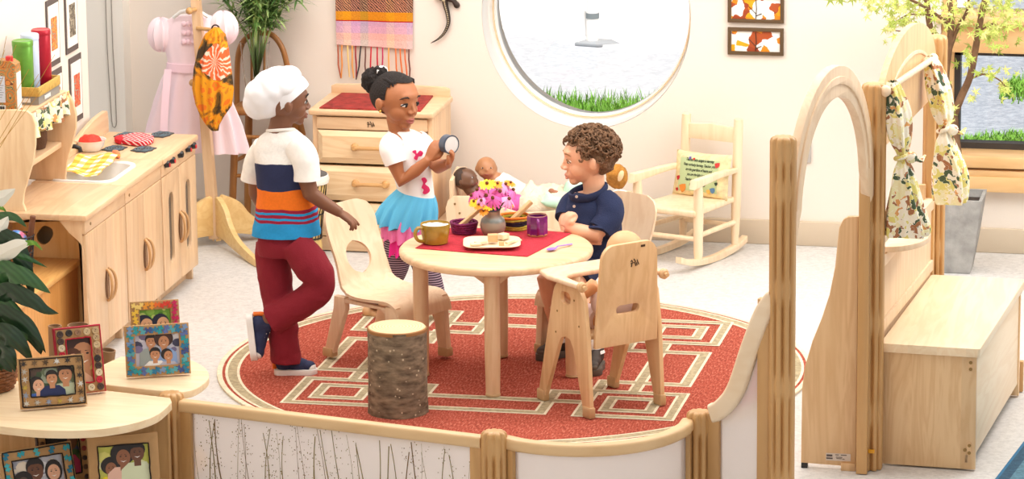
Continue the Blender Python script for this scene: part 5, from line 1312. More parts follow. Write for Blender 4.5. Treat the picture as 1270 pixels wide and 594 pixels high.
def floral():
 m, nt, b = new_mat('orange_floral'); N, L = nt.nodes, nt.links
 tc = N.new('ShaderNodeTexCoord'); n = N.new('ShaderNodeTexNoise'); n.inputs['Scale'].default_value = 9; n.inputs['Detail'].default_value = 4; n.inputs['Distortion'].default_value = .8; L.new(tc.outputs['Object'], n.inputs['Vector'])
 r = N.new('ShaderNodeValToRGB'); r.color_ramp.interpolation = 'CONSTANT'; e = r.color_ramp.elements
 e[0].color = srgb(66, 46, 18); e[1].position = .41; e[1].color = srgb(120, 84, 18)
 for p, c in ((.45, srgb(206, 124, 14)), (.49, srgb(240, 158, 10)), (.57, srgb(238, 118, 16)), (.64, srgb(212, 140, 20))): x = e.new(p); x.color = c
 L.new(n.outputs['Fac'], r.inputs['Fac'])
 # one large coral bloom with white petal lines
 mp = N.new('ShaderNodeMapping'); mp.inputs['Location'].default_value = (-.072, 0, -.13); L.new(tc.outputs['Object'], mp.inputs[0])
 dn_ = N.new('ShaderNodeVectorMath'); dn_.operation = 'MULTIPLY_ADD'; dn_.inputs[1].default_value = (.09, .09, .09); L.new(n.outputs['Color'], dn_.inputs[0]); L.new(mp.outputs[0], dn_.inputs[2])
 s = N.new('ShaderNodeSeparateXYZ'); L.new(dn_.outputs[0], s.inputs[0])
 at = N.new('ShaderNodeMath'); at.operation = 'ARCTAN2'; L.new(s.outputs['Z'], at.inputs[0]); L.new(s.outputs['X'], at.inputs[1])
 mu = N.new('ShaderNodeMath'); mu.operation = 'MULTIPLY'; mu.inputs[1].default_value = 14; L.new(at.outputs[0], mu.inputs[0]); sn_ = N.new('ShaderNodeMath'); sn_.operation = 'SINE'; L.new(mu.outputs[0], sn_.inputs[0])
 gt = N.new('ShaderNodeMath'); gt.operation = 'GREATER_THAN'; gt.inputs[1].default_value = .35; L.new(sn_.outputs[0], gt.inputs[0])
 fl = N.new('ShaderNodeMix'); fl.data_type = 'RGBA'; L.new(gt.outputs[0], fl.inputs[0]); fl.inputs[6].default_value = srgb(238, 104, 48); fl.inputs[7].default_value = srgb(250, 214, 190)
 cx_ = N.new('ShaderNodeCombineXYZ'); L.new(s.outputs['X'], cx_.inputs[0]); L.new(s.outputs['Z'], cx_.inputs[2]); ln = N.new('ShaderNodeVectorMath'); ln.operation = 'LENGTH'; L.new(cx_.outputs[0], ln.inputs[0])
 lt = N.new('ShaderNodeMath'); lt.operation = 'LESS_THAN'; lt.inputs[1].default_value = .075; L.new(ln.outputs['Value'], lt.inputs[0])
 mx = N.new('ShaderNodeMix'); mx.data_type = 'RGBA'; L.new(lt.outputs[0], mx.inputs[0]); L.new(r.outputs['Color'], mx.inputs[6]); L.new(fl.outputs[2], mx.inputs[7])
 L.new(mx.outputs[2], b.inputs['Base Color']); b.inputs['Roughness'].default_value = .7; return m
sc_ = empty('floral_scarf', D(263, 100, 1.70), 0, 'orange and brown floral scarf hanging from a peg in front of the pink dress', 'scarf')
mb = MB()
rows = [(264, 272, 35, .02, .1), (255, 279, 42, .03, .12), (247, 283, 60, .04, .12), (241, 286, 85, .045, .12), (239, 289, 110, .045, .13), (243, 287, 130, .04, .12), (249, 277, 145, .035, .1), (256, 272, 155, .025, .08), (262, 271, 162, .012, .05)]
_D = D
def D(u, v, y=1.70): return Yp(u, v, 1.70)
crosssec(mb, rows, n=72); sco = mb.build('cloth', floral(), sc_)
D = _D
mb = MB(); c = Yp(267, 36, 1.715); mb.tube([c+V((.016*math.cos(a), .004, .016*math.sin(a))) for a in [2*PI*i/14 for i in range(15)]], .0035, 6, cap=False); mb.build('loop', BLACK, sc_)
# ================================================================== tall stool-chair with glass vase of greenery
s0_ = V((-1.512, 1.93, 0)); sz = .56
stl_ = empty('tall_chair', (-1.42, 1.98, 0), 0, 'tall amber wooden chair with bent hoop back in the room corner', 'chair')
Yc = 2.03
mb = MB(); cxx = -1.42; mb.box((cxx, Yc, sz-.012), (.30, .2, .026), bevel=.01); mb.build('seat', DARKW, stl_)
feet = [(-1.57, 1.94), (-1.30, 1.94), (-1.55, 2.13), (-1.30, 2.13)]
for (x, y) in feet:
 mb = MB(); t = V((cxx+(x-cxx)*.8, Yc+(y-Yc)*.8, sz-.02)); mb.cyl((x, y, 0.001), t, .015, .017, 14); mb.build('leg', DARKW, stl_)
for (i, j, z) in ((0, 1, .27), (0, 2, .33), (1, 3, .33), (2, 3, .27), (0, 1, .44)):
 a, b = V(feet[i]+(0,)), V(feet[j]+(0,)); f = lambda p: V((cxx+(p.x-cxx)*(1-.2*z/sz), Yc+(p.y-Yc)*(1-.2*z/sz), z))
 mb = MB(); mb.cyl(f(a), f(b), .0085, n=10); mb.build('stretcher', DARKW, stl_)
yb_ = 2.12
hp2 = spline([Yp(u, v, yb_) for u, v in ((294, 140), (294, 100), (296, 66), (305, 48), (322, 41), (338, 44), (350, 60), (357, 85), (366, 125), (376, 168))], 5)
mb = MB(); mb.tube(hp2, .0125, 10); mb.build('hoop_back', DARKW, stl_)
for u in (312, 328):
 mb = MB(); mb.cyl(Yp(u, 140, yb_), Yp(u, 46, yb_), .006, n=8); mb.build('spindle', DARKW, stl_)
gl_m, nt, b = new_mat('clear_glass'); b.inputs['Transmission Weight'].default_value = 1; b.inputs['Roughness'].default_value = .02; b.inputs['IOR'].default_value = 1.06; b.inputs['Base Color'].default_value = (.98, 1, .99, 1)
vc = Yp(318, 138, Yc); vx = vc.x
gv = empty('glass_vase', (vx, Yc, sz+.002), 0, 'tall clear glass vase on the seat of the tall chair', 'vase')
vt = Yp(318, 52, Yc).z
mb = MB(); h = vt-sz; mb.lathe([(0, .004), (.036, .004), (.04, .012), (.05, h*.5), (.064, h-.003), (.0655, h), (.062, h-.003), (.047, h*.5), (.036, .018), (0, .016)], (vx, Yc, sz), 40); mb.build('glass', gl_m, gv)
GRN = [plain('leaf_green', srgb(116, 152, 76), .6, var=.2, vscale=30), plain('leaf_deep', srgb(84, 122, 58), .6), plain('leaf_pale', srgb(164, 188, 116), .6)]
pt = empty('cut_greenery', (vx, Yc, sz+.02), 0, 'tall feathery green stems standing in the clear glass vase', 'plant')
rg2 = random.Random(21)
def leafblade(mb, p, d, L, w, droop=0.0):
 d = d.normalized(); s = d.cross(UP); s = s.normalized() if s.length > .01 else V((1, 0, 0))
 n = s.cross(d)
 prev = None
 for k in range(5):
  t = k/4; c = p+d*L*t-UP*droop*L*t*t; ww = w*math.sin(PI*min(.98, .08+t*.92))
  a, b = mb.bm.verts.new(c-s*ww), mb.bm.verts.new(c+s*ww)
  if prev: mb._face([prev[0], prev[1], b, a])
  prev = (a, b)
mbl = [MB(), MB(), MB()]
for i in range(17):
 ang = rg2.uniform(0, 2*PI); spread = rg2.uniform(.1, .55)
 p0 = V((vx+.02*math.cos(ang+3), Yc+.02*math.sin(ang+3), sz+.03)); lim = V((vx+.05*math.cos(ang), Yc+.05*math.sin(ang), vt))
 end = V((vx+.62*spread*math.cos(ang), Yc+.35*spread*math.sin(ang)*.6, vt+rg2.uniform(.2, .42)))
 if end.y > 2.09: end.y = 2.09
 pts = spline([p0, lim, (lim+end)/2+V((0, 0, .05)), end], 7)
 mb = MB(); mb.tube(pts, [.0032]*len(pts), 6); mb.build('stem', GRN[2], pt)
 for q in range(9, len(pts)):
  for z in range(10):
   d = V((rg2.uniform(-1, 1), rg2.uniform(-1, .5), rg2.uniform(-.2, 1)))
   leafblade(mbl[rg2.randint(0, 2)], pts[q]+V((rg2.uniform(-.01, .01), 0, rg2.uniform(-.01, .01))), d, rg2.uniform(.05, .11), .0048, rg2.uniform(0, .4))
for k in range(3): mbl[k].build('foliage', GRN[k], pt, recalc=False)
# ================================================================== drum
dc = V((-1.13, 1.60, 0)); dk = empty('hand_drum', dc, 0, 'tall goblet hand drum with white rope rim behind the boy in white hat', 'drum')
dh = above_h = .375
BAM = plain('bamboo_skin', srgb(214, 182, 116), .7, var=.2, vscale=30); ROPE = plain('white_rope', srgb(238, 232, 222), .9, bump=.6, bscale=90)
mb = MB(); mb.lathe([(0, .02), (.052, .02), (.05, .06), (.045, .10), (.05, .16), (.062, .24), (.07, .31), (.07, dh-.01), (0, dh-.01)], dc, 40); mb.build('shell', BAM, dk)
mb = MB(); mb.lathe([(0, .001), (.062, .001), (.066, .012), (.062, .028), (.05, .032), (0, .032)], dc, 32); mb.build('rubber_foot', BLACK, dk)
mb = MB(); mb.lathe([(.07, dh-.05), (.082, dh-.045), (.086, dh-.03), (.082, dh-.012), (.07, dh-.008)], dc, 40); mb.build('rope_rim', ROPE, dk)
mb = MB(); mb.lathe([(0, dh), (.062, dh), (.076, dh-.006), (.079, dh-.016), (.07, dh-.018)], dc, 40); mb.build('drum_head', plain('dark_hide', srgb(92, 88, 88), .8, var=.2, vscale=30), dk)
CORD = plain('black_cord', srgb(40, 32, 26), .8)
def drad(z):
 prof = [(.052, .02), (.05, .06), (.045, .10), (.05, .16), (.062, .24), (.07, .31), (.071, .4)]
 for (r0, z0), (r1, z1) in zip(prof, prof[1:]):
  if z0 <= z <= z1: return r0+(r1-r0)*(z-z0)/(z1-z0)
 return .05
for k in range(22):
 a = 2*PI*k/22; mb = MB()
 mb.tube([dc+V(((drad(z)+.002)*math.cos(a+.12*(j % 2)), (drad(z)+.002)*math.sin(a+.12*(j % 2)), z)) for j, z in enumerate((.09, .14, .19, .24, .29, .335))], .0022, 5); mb.build('lacing', CORD, dk)
for z in (.095, .2):
 mb = MB(); mb.tube([dc+V(((drad(z)+.003)*math.cos(2*PI*i/24), (drad(z)+.003)*math.sin(2*PI*i/24), z)) for i in range(25)], .0035, 6, cap=False); mb.build('cord_ring', CORD, dk)
# ================================================================== rocking chair and cushion
rk = empty('rocking_chair', (.44, 1.92, 0), 0, 'small pale maple rocking chair with printed cushion by the back wall', 'rocking chair')
RK = wood('rocker_maple', srgb(246, 222, 188), srgb(236, 204, 164), 'Z')
FR, BR, FL, BLk = V((.497, 1.718, 0)), V((.607, 2.0, 0)), V((.221, 1.80, 0)), V((.372, 2.085, 0))
FL = FR+(BLk-BR)+V((-.035, .0, 0)); 
def turned(p0, p1, r, nm, prof=None):
 p0, p1 = V(p0), V(p1); L = (p1-p0).length; mb = MB()
 prof = prof or [(0, 0), (r*.75, 0), (r*.95, L*.12), (r*.9, L*.3), (r*1.05, L*.6), (r*.95, L*.9), (r*.8, L), (0, L)]
 mb.lathe(prof, aim(p0, p1), 18); return mb.build(nm, RK, rk)
zl = .028
turned(FR+UP*zl, FR+UP*.345, .021, 'front_post', None); turned(FL+UP*zl, FL+UP*.345, .021, 'front_post')
bkd = V((.01, .03, 0))
for p in (BR, BLk):
 L = .545; turned(p+UP*zl, p+UP*L+bkd, .02, 'back_post', [(0, 0), (.014, 0), (.018, .08), (.02, .16), (.0205, .3), (.02, L-.03), (.019, L-.004), (.014, L), (0, L)])
for (f, b) in ((FR, BR), (FL, BLk)):
 d = (b-f).normalized(); L = (b-f).length
 ctrl = [(-.16, .052), (-.08, .026), (.03, .008), (L*.5, .002), (L-.03, .010), (L+.05, .024), (L+.085, .034)]
 lo = spline(ctrl, 6); up_ = [V((p.x, p.y+.026)) for p in lo]
 mb = MB(); mb.plate([(p.x, p.y) for p in lo]+[(p.x, p.y) for p in up_[::-1]], .028, basis(f, d, (0, 0, 1), d.cross(UP)), bevel=.004); mb.build('rocker', RK, rk)
 a, b2 = f+UP*.355-d*.05, b+UP*.365
 mb = MB(); mb.plate([(-.05, -.02), (-.04, .018), (L*.5, .016), (L+.0, .008), (L, -.012), (L*.5, -.01)], .034, basis(f+UP*.36, d, (0, 0, 1), d.cross(UP)), bevel=.006); mb.build('arm', RK, rk)
 mb = MB(); mb.cyl(f+UP*.135, b+UP*.135, .011, n=12); mb.build('stretcher', RK, rk)
mb = MB(); mb.cyl(FR+UP*.12, FL+UP*.12, .011, n=12); mb.build('stretcher', RK, rk)
mb = MB(); mb.cyl(BR+UP*.12, BLk+UP*.12, .011, n=12); mb.build('stretcher', RK, rk)
zs_ = .245; dF = (FR-BR).normalized()
mb = MB(); o = [FR+dF*.03, BR, BLk, FL+dF*.03]; mb.plate([(p.x, p.y) for p in o], .028, XY(zs_-.014), bevel=.01, seg=3); mb.build('seat', RK, rk)
t0, t1 = BLk+UP*.50+bkd*.9, BR+UP*.50+bkd*.9; dd = (t1-t0).normalized(); L = (t1-t0).length
mb = MB(); mb.plate([(0, -.032), (L, -.032), (L, .03), (L/2, .042), (0, .03)], .018, basis(t0, dd, (0, 0, 1), dd.cross(UP)), bevel=.004); mb.build('top_slat', RK, rk)
# cushion: puffed square leaning on the back
cu = empty('printed_cushion', ((BR+BLk)/2+V((-.02, -.05, zs_))), 0, 'green and cream cushion printed with lines of script on the rocking chair', 'cushion')
cz = (BR+BLk)/2+dF*.055+UP*(zs_+.088); upv = (V((0, 0, 1))-dF*.22).normalized(); rv = dd; nv = rv.cross(upv).normalized()
if nv.dot(FW) > 0: nv = -nv
CW, CHh = .132, .096
cmx = basis(cz, rv, upv, nv)
mb = MB()
def puff(a, b, s):
 x, y = 2*a-1, 2*b-1; pin = 1-.06*(x*x)*(1-abs(y))-.0
 h = .034*((1-x**4)*(1-y**4))**.6
 return cmx @ V((x*CW*(1-.06*(1-y*y)*0-.05*(1-abs(y))), y*CHh*(1-.06*(1-abs(x))), s*h))
mb.surf(lambda a, b: puff(a, b, 1), 24, 20); mb.surf(lambda a, b: puff(a, b, -1), 24, 20); bmesh.ops.remove_doubles(mb.bm, verts=mb.bm.verts[:], dist=.0005)
CUS = plain('cushion_cream', srgb(232, 212, 164), .9, var=.2, vscale=40); co_ = mb.build('cover', CUS, cu)
mb = MB(); mb.surf(lambda a, b: puff(.13+.72*a, .12+.74*b, 1)+nv*.0012, 24, 20); mb.build('green_field', plain('cushion_green', srgb(184, 200, 150), .9), co_)
INK = plain('script_ink', srgb(44, 56, 44), .9)
for i, ln in enumerate(('Teacher, take delight in learning.', 'Keep curiosity burning. Teacher, you', 'are the guardians of hearts and', 'you are the light in a mind.', 'Teacher, your gifts are for life,', 'thank you Teacher')):
 cu_ = bpy.data.curves.new('script_line', 'FONT'); cu_.body = ln; cu_.size = .0172; cu_.shear = .35; cu_.align_x = 'CENTER'; cu_.offset = .0004; cu_.materials.append(INK)
 tob = bpy.data.objects.new('script_line', cu_); COL.objects.link(tob)
 me = None; bpy.context.view_layer.update(); me = bpy.data.meshes.new_from_object(tob.evaluated_get(bpy.context.evaluated_depsgraph_get())); bpy.data.objects.remove(tob)
 # lay the letters on the puffed face
 yy = .058-.0215*i
 inv = wm(co_).inverted()
 for v in me.vertices:
  x, y = v.co.x*.60, v.co.y+yy
  v.co = inv @ (puff((x/CW+1)/2, (y/CHh+1)/2, 1)+nv*.0026)
 tob = bpy.data.objects.new('script_line', me); COL.objects.link(tob); tob.parent = co_
for (x, y, c, r) in ((.085, .05, srgb(196, 60, 56), .014), (-.1, -.02, srgb(190, 48, 50), .012), (-.07, -.062, srgb(220, 140, 60), .022), (.075, -.06, srgb(90, 130, 170), .015), (-.05, .07, srgb(110, 100, 160), .008), (-.03, .068, srgb(206, 70, 50), .007), (.055, -.068, srgb(230, 180, 90), .012), (-.1, -.07, srgb(60, 60, 90), .009), (.09, -.03, srgb(60, 76, 60), .009)):
 mb = MB(); k = 7
 mb.plate([(x+r*(1 if q % 2 else .72)*math.cos(2*PI*q/k/1), y+r*(1 if q % 2 else .72)*math.sin(2*PI*q/k/1)) for q in range(k)], .001, Matrix.Identity(4))
 for v in mb.bm.verts: v.co = puff((v.co.x/CW+1)/2, (v.co.y/CHh+1)/2, 1)+nv*(.003+v.co.z)
 mb.build('motif', plain('motif_%d' % int(x*1000), c, .9), co_)
# ================================================================== doll cradle
ck = empty('doll_cradle', (-.2, 1.86, 0), 0, 'maple doll cradle with sloping end board behind the round table', 'cradle')
cy0, cy1 = 1.72, 2.02; cx0, cx1 = -.60, .16
sp_ = [Yp(u, v, cy0) for u, v in ((556, 300), (553, 258), (556, 248), (563, 243), (584, 243), (602, 247), (620, 256), (645, 264), (680, 262), (735, 258), (768, 256), (771, 300))]
mb = MB(); mb.plate([(p.x, max(p.z, .05)) for p in sp_][::-1], .018, XZ(cy0), bevel=.004); mb.build('side_board', PLYL, ck)
mb = MB(); mb.plate([(p.x, max(p.z, .05)) for p in sp_][::-1], .018, XZ(cy1), bevel=.004); mb.build('side_board', PLYL, ck)
ex = Yp(556, 280, cy0).x
mb = MB(); mb.plate([(cy0+.01, .05), (cy1-.01, .05), (cy1-.01, .33), ((cy0+cy1)/2, .36), (cy0+.01, .33)], .018, YZ(ex+.012), bevel=.004); mb.build('end_board', PLYL, ck)
mb = MB(); mb.plate([(cy0+.01, .05), (cy1-.01, .05), (cy1-.01, .24), (cy0+.01, .24)], .018, YZ(Yp(766, 280, cy0).x), bevel=.004); mb.build('end_board', PLYL, ck)
mb = MB(); mb.box(((ex+.14)/2-.05, (cy0+cy1)/2, .13), (.74, cy1-cy0-.025, .015)); mb.build('base_board', PLYL, ck)
for x in (ex+.08, .02):
 mb = MB(); mb.plate([(cy0-.02, .035), (cy0-.01, .01), ((cy0+cy1)/2, .0015), (cy1+.01, .01), (cy1+.02, .035), (cy1-.02, .055), (cy0+.02, .055)], .022, YZ(x), bevel=.004); mb.build('rocker', PLYL, ck)
for (u, v) in ((564, 253), (570, 264.5)):
 p = Yp(u, v, cy0-.01); mb = MB(); mb.cyl(p+V((0, .002, 0)), p-V((0, .002, 0)), .0045, n=10); mb.build('bolt', BRASSY, ck)
# dolls' bedding
def lumpy(mb, f, amp, sc):
 for v in mb.bm.verts: v.co += V((0, 0, amp*noise.noise(v.co*sc)))
CREAM = plain('cream_fleece', srgb(236, 222, 198), .95, bump=.6, bscale=60); MINT = plain('mint_cloth', srgb(196, 236, 212), .9)
PNKC = plain('pink_cloth', srgb(236, 96, 168), .85); WHC = plain('white_cloth', srgb(238, 232, 224), .9)
def blanket(name, label, pts, depth, m, amp=.02):
 pl_ = [Yp(u, v, 1.86) for u, v in pts]; mb = MB()
 K = len(pl_)
 cl = spline(pl_, 5); n = len(cl)
 def f(a, t):
  x = t*(n-1); i = min(int(x), n-2); c = cl[i].lerp(cl[i+1], x-i)
  th = 2*PI*a; h = max(.02, (c.z-.15)/2); endk = min(1, 4*t+.15, 4*(1-t)+.15)
  q = V((c.x, c.y+depth*math.cos(th)*endk, .145+h+h*math.sin(th)))
  return q+V((0, 0, amp*(noise.noise(q*22)+.5*noise.noise(q*50))*(1 if math.sin(th) > -.3 else 0)))+V((amp*.5*noise.noise(q*17+V((5, 5, 5))), 0, 0))
 mb.surf(f, 48, 48, closed=True); o = mb.build(name, m); return tag(o, label, 'blanket')
blanket('cream_blanket', 'rumpled cream fleece blanket heaped in the doll cradle', [(630, 246), (645, 238), (656, 230), (670, 232), (684, 228), (700, 234), (716, 240), (735, 245)], .11, CREAM, .03)
mb = MB(); mb.ell(Yp(686, 249, 1.80), (.06, .07, .035), nu=24, nv=16); lumpy(mb, None, .02, 25); tag(mb.build('mint_blanket', MINT), 'mint green cloth tucked at the front of the cream blanket', 'blanket')
mb = MB(); mb.ell(Yp(716, 238, 1.86), (.06, .06, .05), nu=24, nv=16); lumpy(mb, None, .03, 20); tag(mb.build('mint_blanket', MINT), 'pale mint bundle beside the boy in navy polo shirt', 'blanket')
def doll(name, label, head, r, facing, bodypts, skin, cap, clothm, hairc=None):
 c = Yp(head[0], head[1], head[2]); root_m = MB(); mb = root_m
 f = V(facing).normalized(); s = UP.cross(f).normalized(); u = f.cross(s)
 R = Matrix((f, s, u)).transposed()
 mb.ell(c, (r*1.08, r*.92, r*.98), R, 28, 20)
 mb.ell(c+f*r*.35-u*r*.35, (r*.72, r*.72, r*.6), R, 22, 16)
 mb.ell(c+f*r*1.05-u*r*.12, r*.14, R, 12, 8)
 for k in (-1, 1):
  mb.ell(c+s*k*r*.92-u*r*.12-f*r*.05, (r*.2, r*.10, r*.28), R, 12, 8); mb.ell(c+f*r*.72+s*k*r*.42-u*r*.42, r*.3, R, 12, 8)
 mb.ell(c+f*r*.98-u*r*.5, (r*.12, r*.26, r*.10), R, 12, 8)
 bp = [Yp(*p) for p in bodypts]; mb.tube([c-u*r*.7]+bp, [r*.5]+[r*.85]*(len(bp)-1)+[r*.6], 14)
 o = mb.build(name, skin); tag(o, label, 'doll')
 rm = o.modifiers.new('r', 'REMESH'); rm.mode = 'VOXEL'; rm.voxel_size = .0045; rm.use_smooth_shade = True; o.modifiers.new('s', 'SMOOTH').iterations = 4
 EYW = plain('eye_white', srgb(240, 236, 230), .2); EYD = plain('eye_dark', srgb(40, 28, 22), .2)
 for k in (-1, 1):
  e = MB(); e.ell(c+f*r*.90+s*k*r*.36+u*r*.06, (r*.08, r*.13, r*.07), R, 12, 8); ew = e.build('eye', EYW, o)
  e = MB(); e.ell(c+f*r*.955+s*k*r*.36+u*r*.06, (r*.05, r*.085, r*.07), R, 10, 8); e.build('iris', EYD, ew)
 e = MB(); e.ell(c+f*r*1.03-u*r*.52, (r*.08, r*.22, r*.06), R, 12, 8); e.build('lips', plain('doll_lips', srgb(140, 70, 60), .5), o)
 if hairc:
  e = MB(); e.ell(c-f*r*.12+u*r*.06, (r*1.02, r*.96, r*1.0), R, 28, 20)
  for v in list(e.bm.verts):
   d = v.co-c
   if d.dot(f) > r*.25 or d.dot(u) < -r*.45: e.bm.verts.remove(v)
  e.build('painted_hair', hairc, o)
 e = MB(); e.tube([bp[0].lerp(c, .25)]+bp, [r*.8]+[r*1.0]*(len(bp)-1)+[r*.8], 16)
 for v in e.bm.verts: v.co += V((noise.noise(v.co*40), noise.noise(v.co*40+V((3, 1, 2))), noise.noise(v.co*35)))*.008
 e.build('clothes', clothm, o)
 return o
DSK = plain('doll_brown', srgb(112, 78, 58), .4); DSK2 = plain('doll_tan', srgb(186, 132, 92), .4)
doll('baby_doll', 'brown doll with dark painted hair lying in pink at the cradle head', (577, 222, 1.80), .047, (.93, -.2, .22), [(592, 242, 1.80), (622, 252, 1.80), (655, 256, 1.80)], DSK, None, PNKC, plain('doll_hair', srgb(62, 48, 42), .6))
doll('baby_doll', 'bald tan doll facing the room, wrapped in white beside the brown doll', (603, 208, 1.91), .047, (.25, -.93, .10), [(622, 226, 1.90), (645, 240, 1.90), (668, 248, 1.90)], DSK2, None, WHC)
h_ = Yp(690, 240, 1.80); mb = MB(); mb.tube([h_+V((.03, .02, -.02)), h_, h_+V((-.018, -.005, .008))], [.013, .013, .010], 10); mb.ell(h_+V((-.02, -.005, .01)), (.013, .011, .012)); tag(mb.build('small_doll', plain('doll_brown2', srgb(170, 108, 80), .5)), 'small brown doll hand sticking out of the cream blanket', 'doll')
# golden plush toy behind the seated boy
pp_ = Yp(765, 219, 1.5); PLU = plain('golden_plush', srgb(176, 120, 48), .95, bump=.8, bscale=70, var=.3, vscale=40)
pz = empty('plush_toy', (pp_.x, 1.5, .002), 0, 'golden brown plush toy with a white bib behind the seated boy', 'plush toy')
mb = MB(); mb.ell(pp_, (.045, .04, .052), nu=26, nv=18); mb.ell((pp_.x+.005, 1.5, pp_.z*.42), (.06, .055, pp_.z*.42), nu=26, nv=18)
for v in mb.bm.verts: v.co += V((noise.noise(v.co*80), noise.noise(v.co*80+V((1, 2, 3))), noise.noise(v.co*80+V((4, 4, 4)))))*.005
mb.build('body', PLU, pz)
mb = MB(); mb.ell(pp_+V((.02, -.03, .008)), (.012, .012, .026), Matrix.Rotation(.4, 3, 'Y')); mb.build('muzzle', plain('plush_cream', srgb(238, 206, 160), .9), pz)
mb = MB(); mb.ell((pp_.x+.02, 1.46, pp_.z-.085), (.05, .03, .04), nu=20, nv=14); mb.build('bib', WHC, pz)
# ================================================================== planter with maple tree
PX, PY = 1.545, 1.86
pn_ = empty('planter', (PX, PY, 0), 0, 'square tapered weathered grey planter in front of the wide window', 'planter')
GPL = plain('weathered_grey', srgb(164, 162, 158), .85, var=.25, vscale=16, bump=.3, bscale=60)
ph = .318; mb = MB(); rows = []
for (w, z) in ((.066, .0), (.07, .004), (.09, .12), (.106, .24), (.116, ph-.01), (.117, ph), (.104, ph), (.102, ph-.02), (.096, ph-.045)):
 rows.append([mb.bm.verts.new((PX+sx*w, PY+sy*w, z)) for sx, sy in ((-1, -1), (1, -1), (1, 1), (-1, 1))])
for a, b in zip(rows, rows[1:]):
 for i in range(4): mb._face([a[i], a[(i+1) % 4], b[(i+1) % 4], b[i]])
mb._face(rows[0][::-1]); mb._face(rows[-1]); mb.build('pot', GPL, pn_, angle=25)
mb = MB(); mb.box((PX, PY, ph-.035), (.195, .195, .01)); so3 = mb.build('soil', plain('soil', srgb(62, 52, 46), .95, bump=1, bscale=90, var=.4, vscale=60), pn_)
trr = empty('maple_tree', (PX, PY, ph-.03), 0, 'small maple tree with forked trunks and yellow green leaves in the grey planter', 'tree')
BRK = plain('maple_bark', srgb(120, 88, 62), .9, bump=.6, bscale=50, var=.3, vscale=20)
rt = random.Random(4)
def TP(u, v, d=0): return Yp(u, v, PY+d)
limbs = [([TP(1190, 243), TP(1188, 205), TP(1184, 165), TP(1181, 140)], [.021, .020, .020, .021]),
         ([TP(1181, 142), TP(1177, 120), TP(1173, 95), TP(1177, 60), TP(1180, 25), TP(1176, -10), TP(1168, -60)], [.017, .0165, .015, .014, .012, .011, .008]),
         ([TP(1183, 142), TP(1193, 118), TP(1203, 95), TP(1210, 60), TP(1216, 25), TP(1224, -15), TP(1232, -70)], [.017, .016, .0145, .014, .013, .011, .008]),
         ([TP(1178, 62), TP(1188, 34), TP(1200, 12), TP(1202, -20)], [.009, .008, .007, .006]),
         ([TP(1178, 110, .03), TP(1160, 60, .06), TP(1152, 25, .08), TP(1148, -20, .08)], [.012, .013, .013, .011]),
         ([TP(1178, 30), TP(1140, 5), TP(1105, -8), TP(1070, -14), TP(1035, -10)], [.007, .006, .005, .004, .002]),
         ([TP(1176, 60), TP(1150, 45), TP(1125, 40), TP(1110, 38)], [.005, .004, .003, .002]),
         ([TP(1203, 98), TP(1222, 92), TP(1240, 100), TP(1250, 112)], [.005, .004, .003, .0015]),
         ([TP(1212, 40), TP(1230, 30), TP(1240, 34)], [.005, .004, .002]),
         ([TP(1220, 0), TP(1245, -10), TP(1262, 0)], [.005, .004, .002]),
         ([TP(1168, 20), TP(1130, 18), TP(1112, 26)], [.005, .003, .0015])]
for pts, rs in limbs:
 sp3 = spline(pts, 5); n = len(sp3); rr3 = []
 for i in range(n):
  x = i/(n-1)*(len(rs)-1); k = min(int(x), len(rs)-2); rr3.append(rs[k]+(rs[k+1]-rs[k])*(x-k))
 mb = MB(); mb.tube([p+V((0, 0, 0)) for p in sp3], rr3, 9); mb.build('branch', BRK, trr)
LFM = [plain('maple_leaf_a', srgb(196, 206, 104), .6), plain('maple_leaf_b', srgb(166, 182, 78), .6), plain('maple_leaf_c', srgb(216, 214, 132), .6)]
mbl = [MB(), MB(), MB()]
def mapleleaf(mb, p, size, nrm, roll):
 nrm = nrm.normalized(); x = nrm.cross(UP); x = x.normalized() if x.length > .05 else V((1, 0, 0)); y = nrm.cross(x)
 cx_, sy_ = math.cos(roll), math.sin(roll); X = x*cx_+y*sy_; Y = y*cx_-x*sy_
 c = mb.bm.verts.new(p); ring = []
 tips = [(-160, .45), (-115, .75), (-65, .95), (0, 1.15), (65, .95), (115, .75), (160, .45)]
 for i, (a, r) in enumerate(tips):
  a_ = math.radians(a); ring.append(mb.bm.verts.new(p+(Y*math.cos(a_)+X*math.sin(a_))*size*r-nrm*size*.25*r))
  if i < len(tips)-1:
   am_ = math.radians((a+tips[i+1][0])/2); ring.append(mb.bm.verts.new(p+(Y*math.cos(am_)+X*math.sin(am_))*size*.28))
 for a, b in zip(ring, ring[1:]): mb._face([c, a, b])
clusters = [(1040, -5, 24, 10, 26), (1075, 0, 26, 16, 40), (1110, 8, 26, 18, 50), (1125, 30, 20, 16, 30), (1150, 10, 24, 20, 40), (1105, 40, 8, 9, 10), (1175, 20, 20, 20, 30), (1150, 45, 14, 14, 20), (1215, 5, 22, 14, 40), (1245, 0, 22, 22, 55), (1240, 35, 18, 22, 50), (1225, 45, 14, 14, 24), (1228, 92, 14, 10, 16), (1246, 108, 10, 12, 20), (1200, 75, 8, 10, 8), (1170, 90, 6, 8, 6), (1195, 25, 20, 14, 20), (1205, 120, 6, 6, 5), (1196, 68, 10, 12, 8), (1262, 20, 8, 14, 16), (1182, 140, 5, 8, 5)]
for (u, v, su, sv, n) in clusters:
 for i in range(n):
  p = TP(u+rt.gauss(0, su*.6), v+rt.gauss(0, sv*.6), rt.uniform(-.12, .12))
  mapleleaf(mbl[rt.randint(0, 2)], p, rt.uniform(.018, .032), V((rt.uniform(-.8, .8), -rt.uniform(.2, 1), rt.uniform(.1, 1))), rt.uniform(0, 6.28))
for k in range(3): mbl[k].build('foliage', LFM[k], trr, smooth=False, recalc=False)
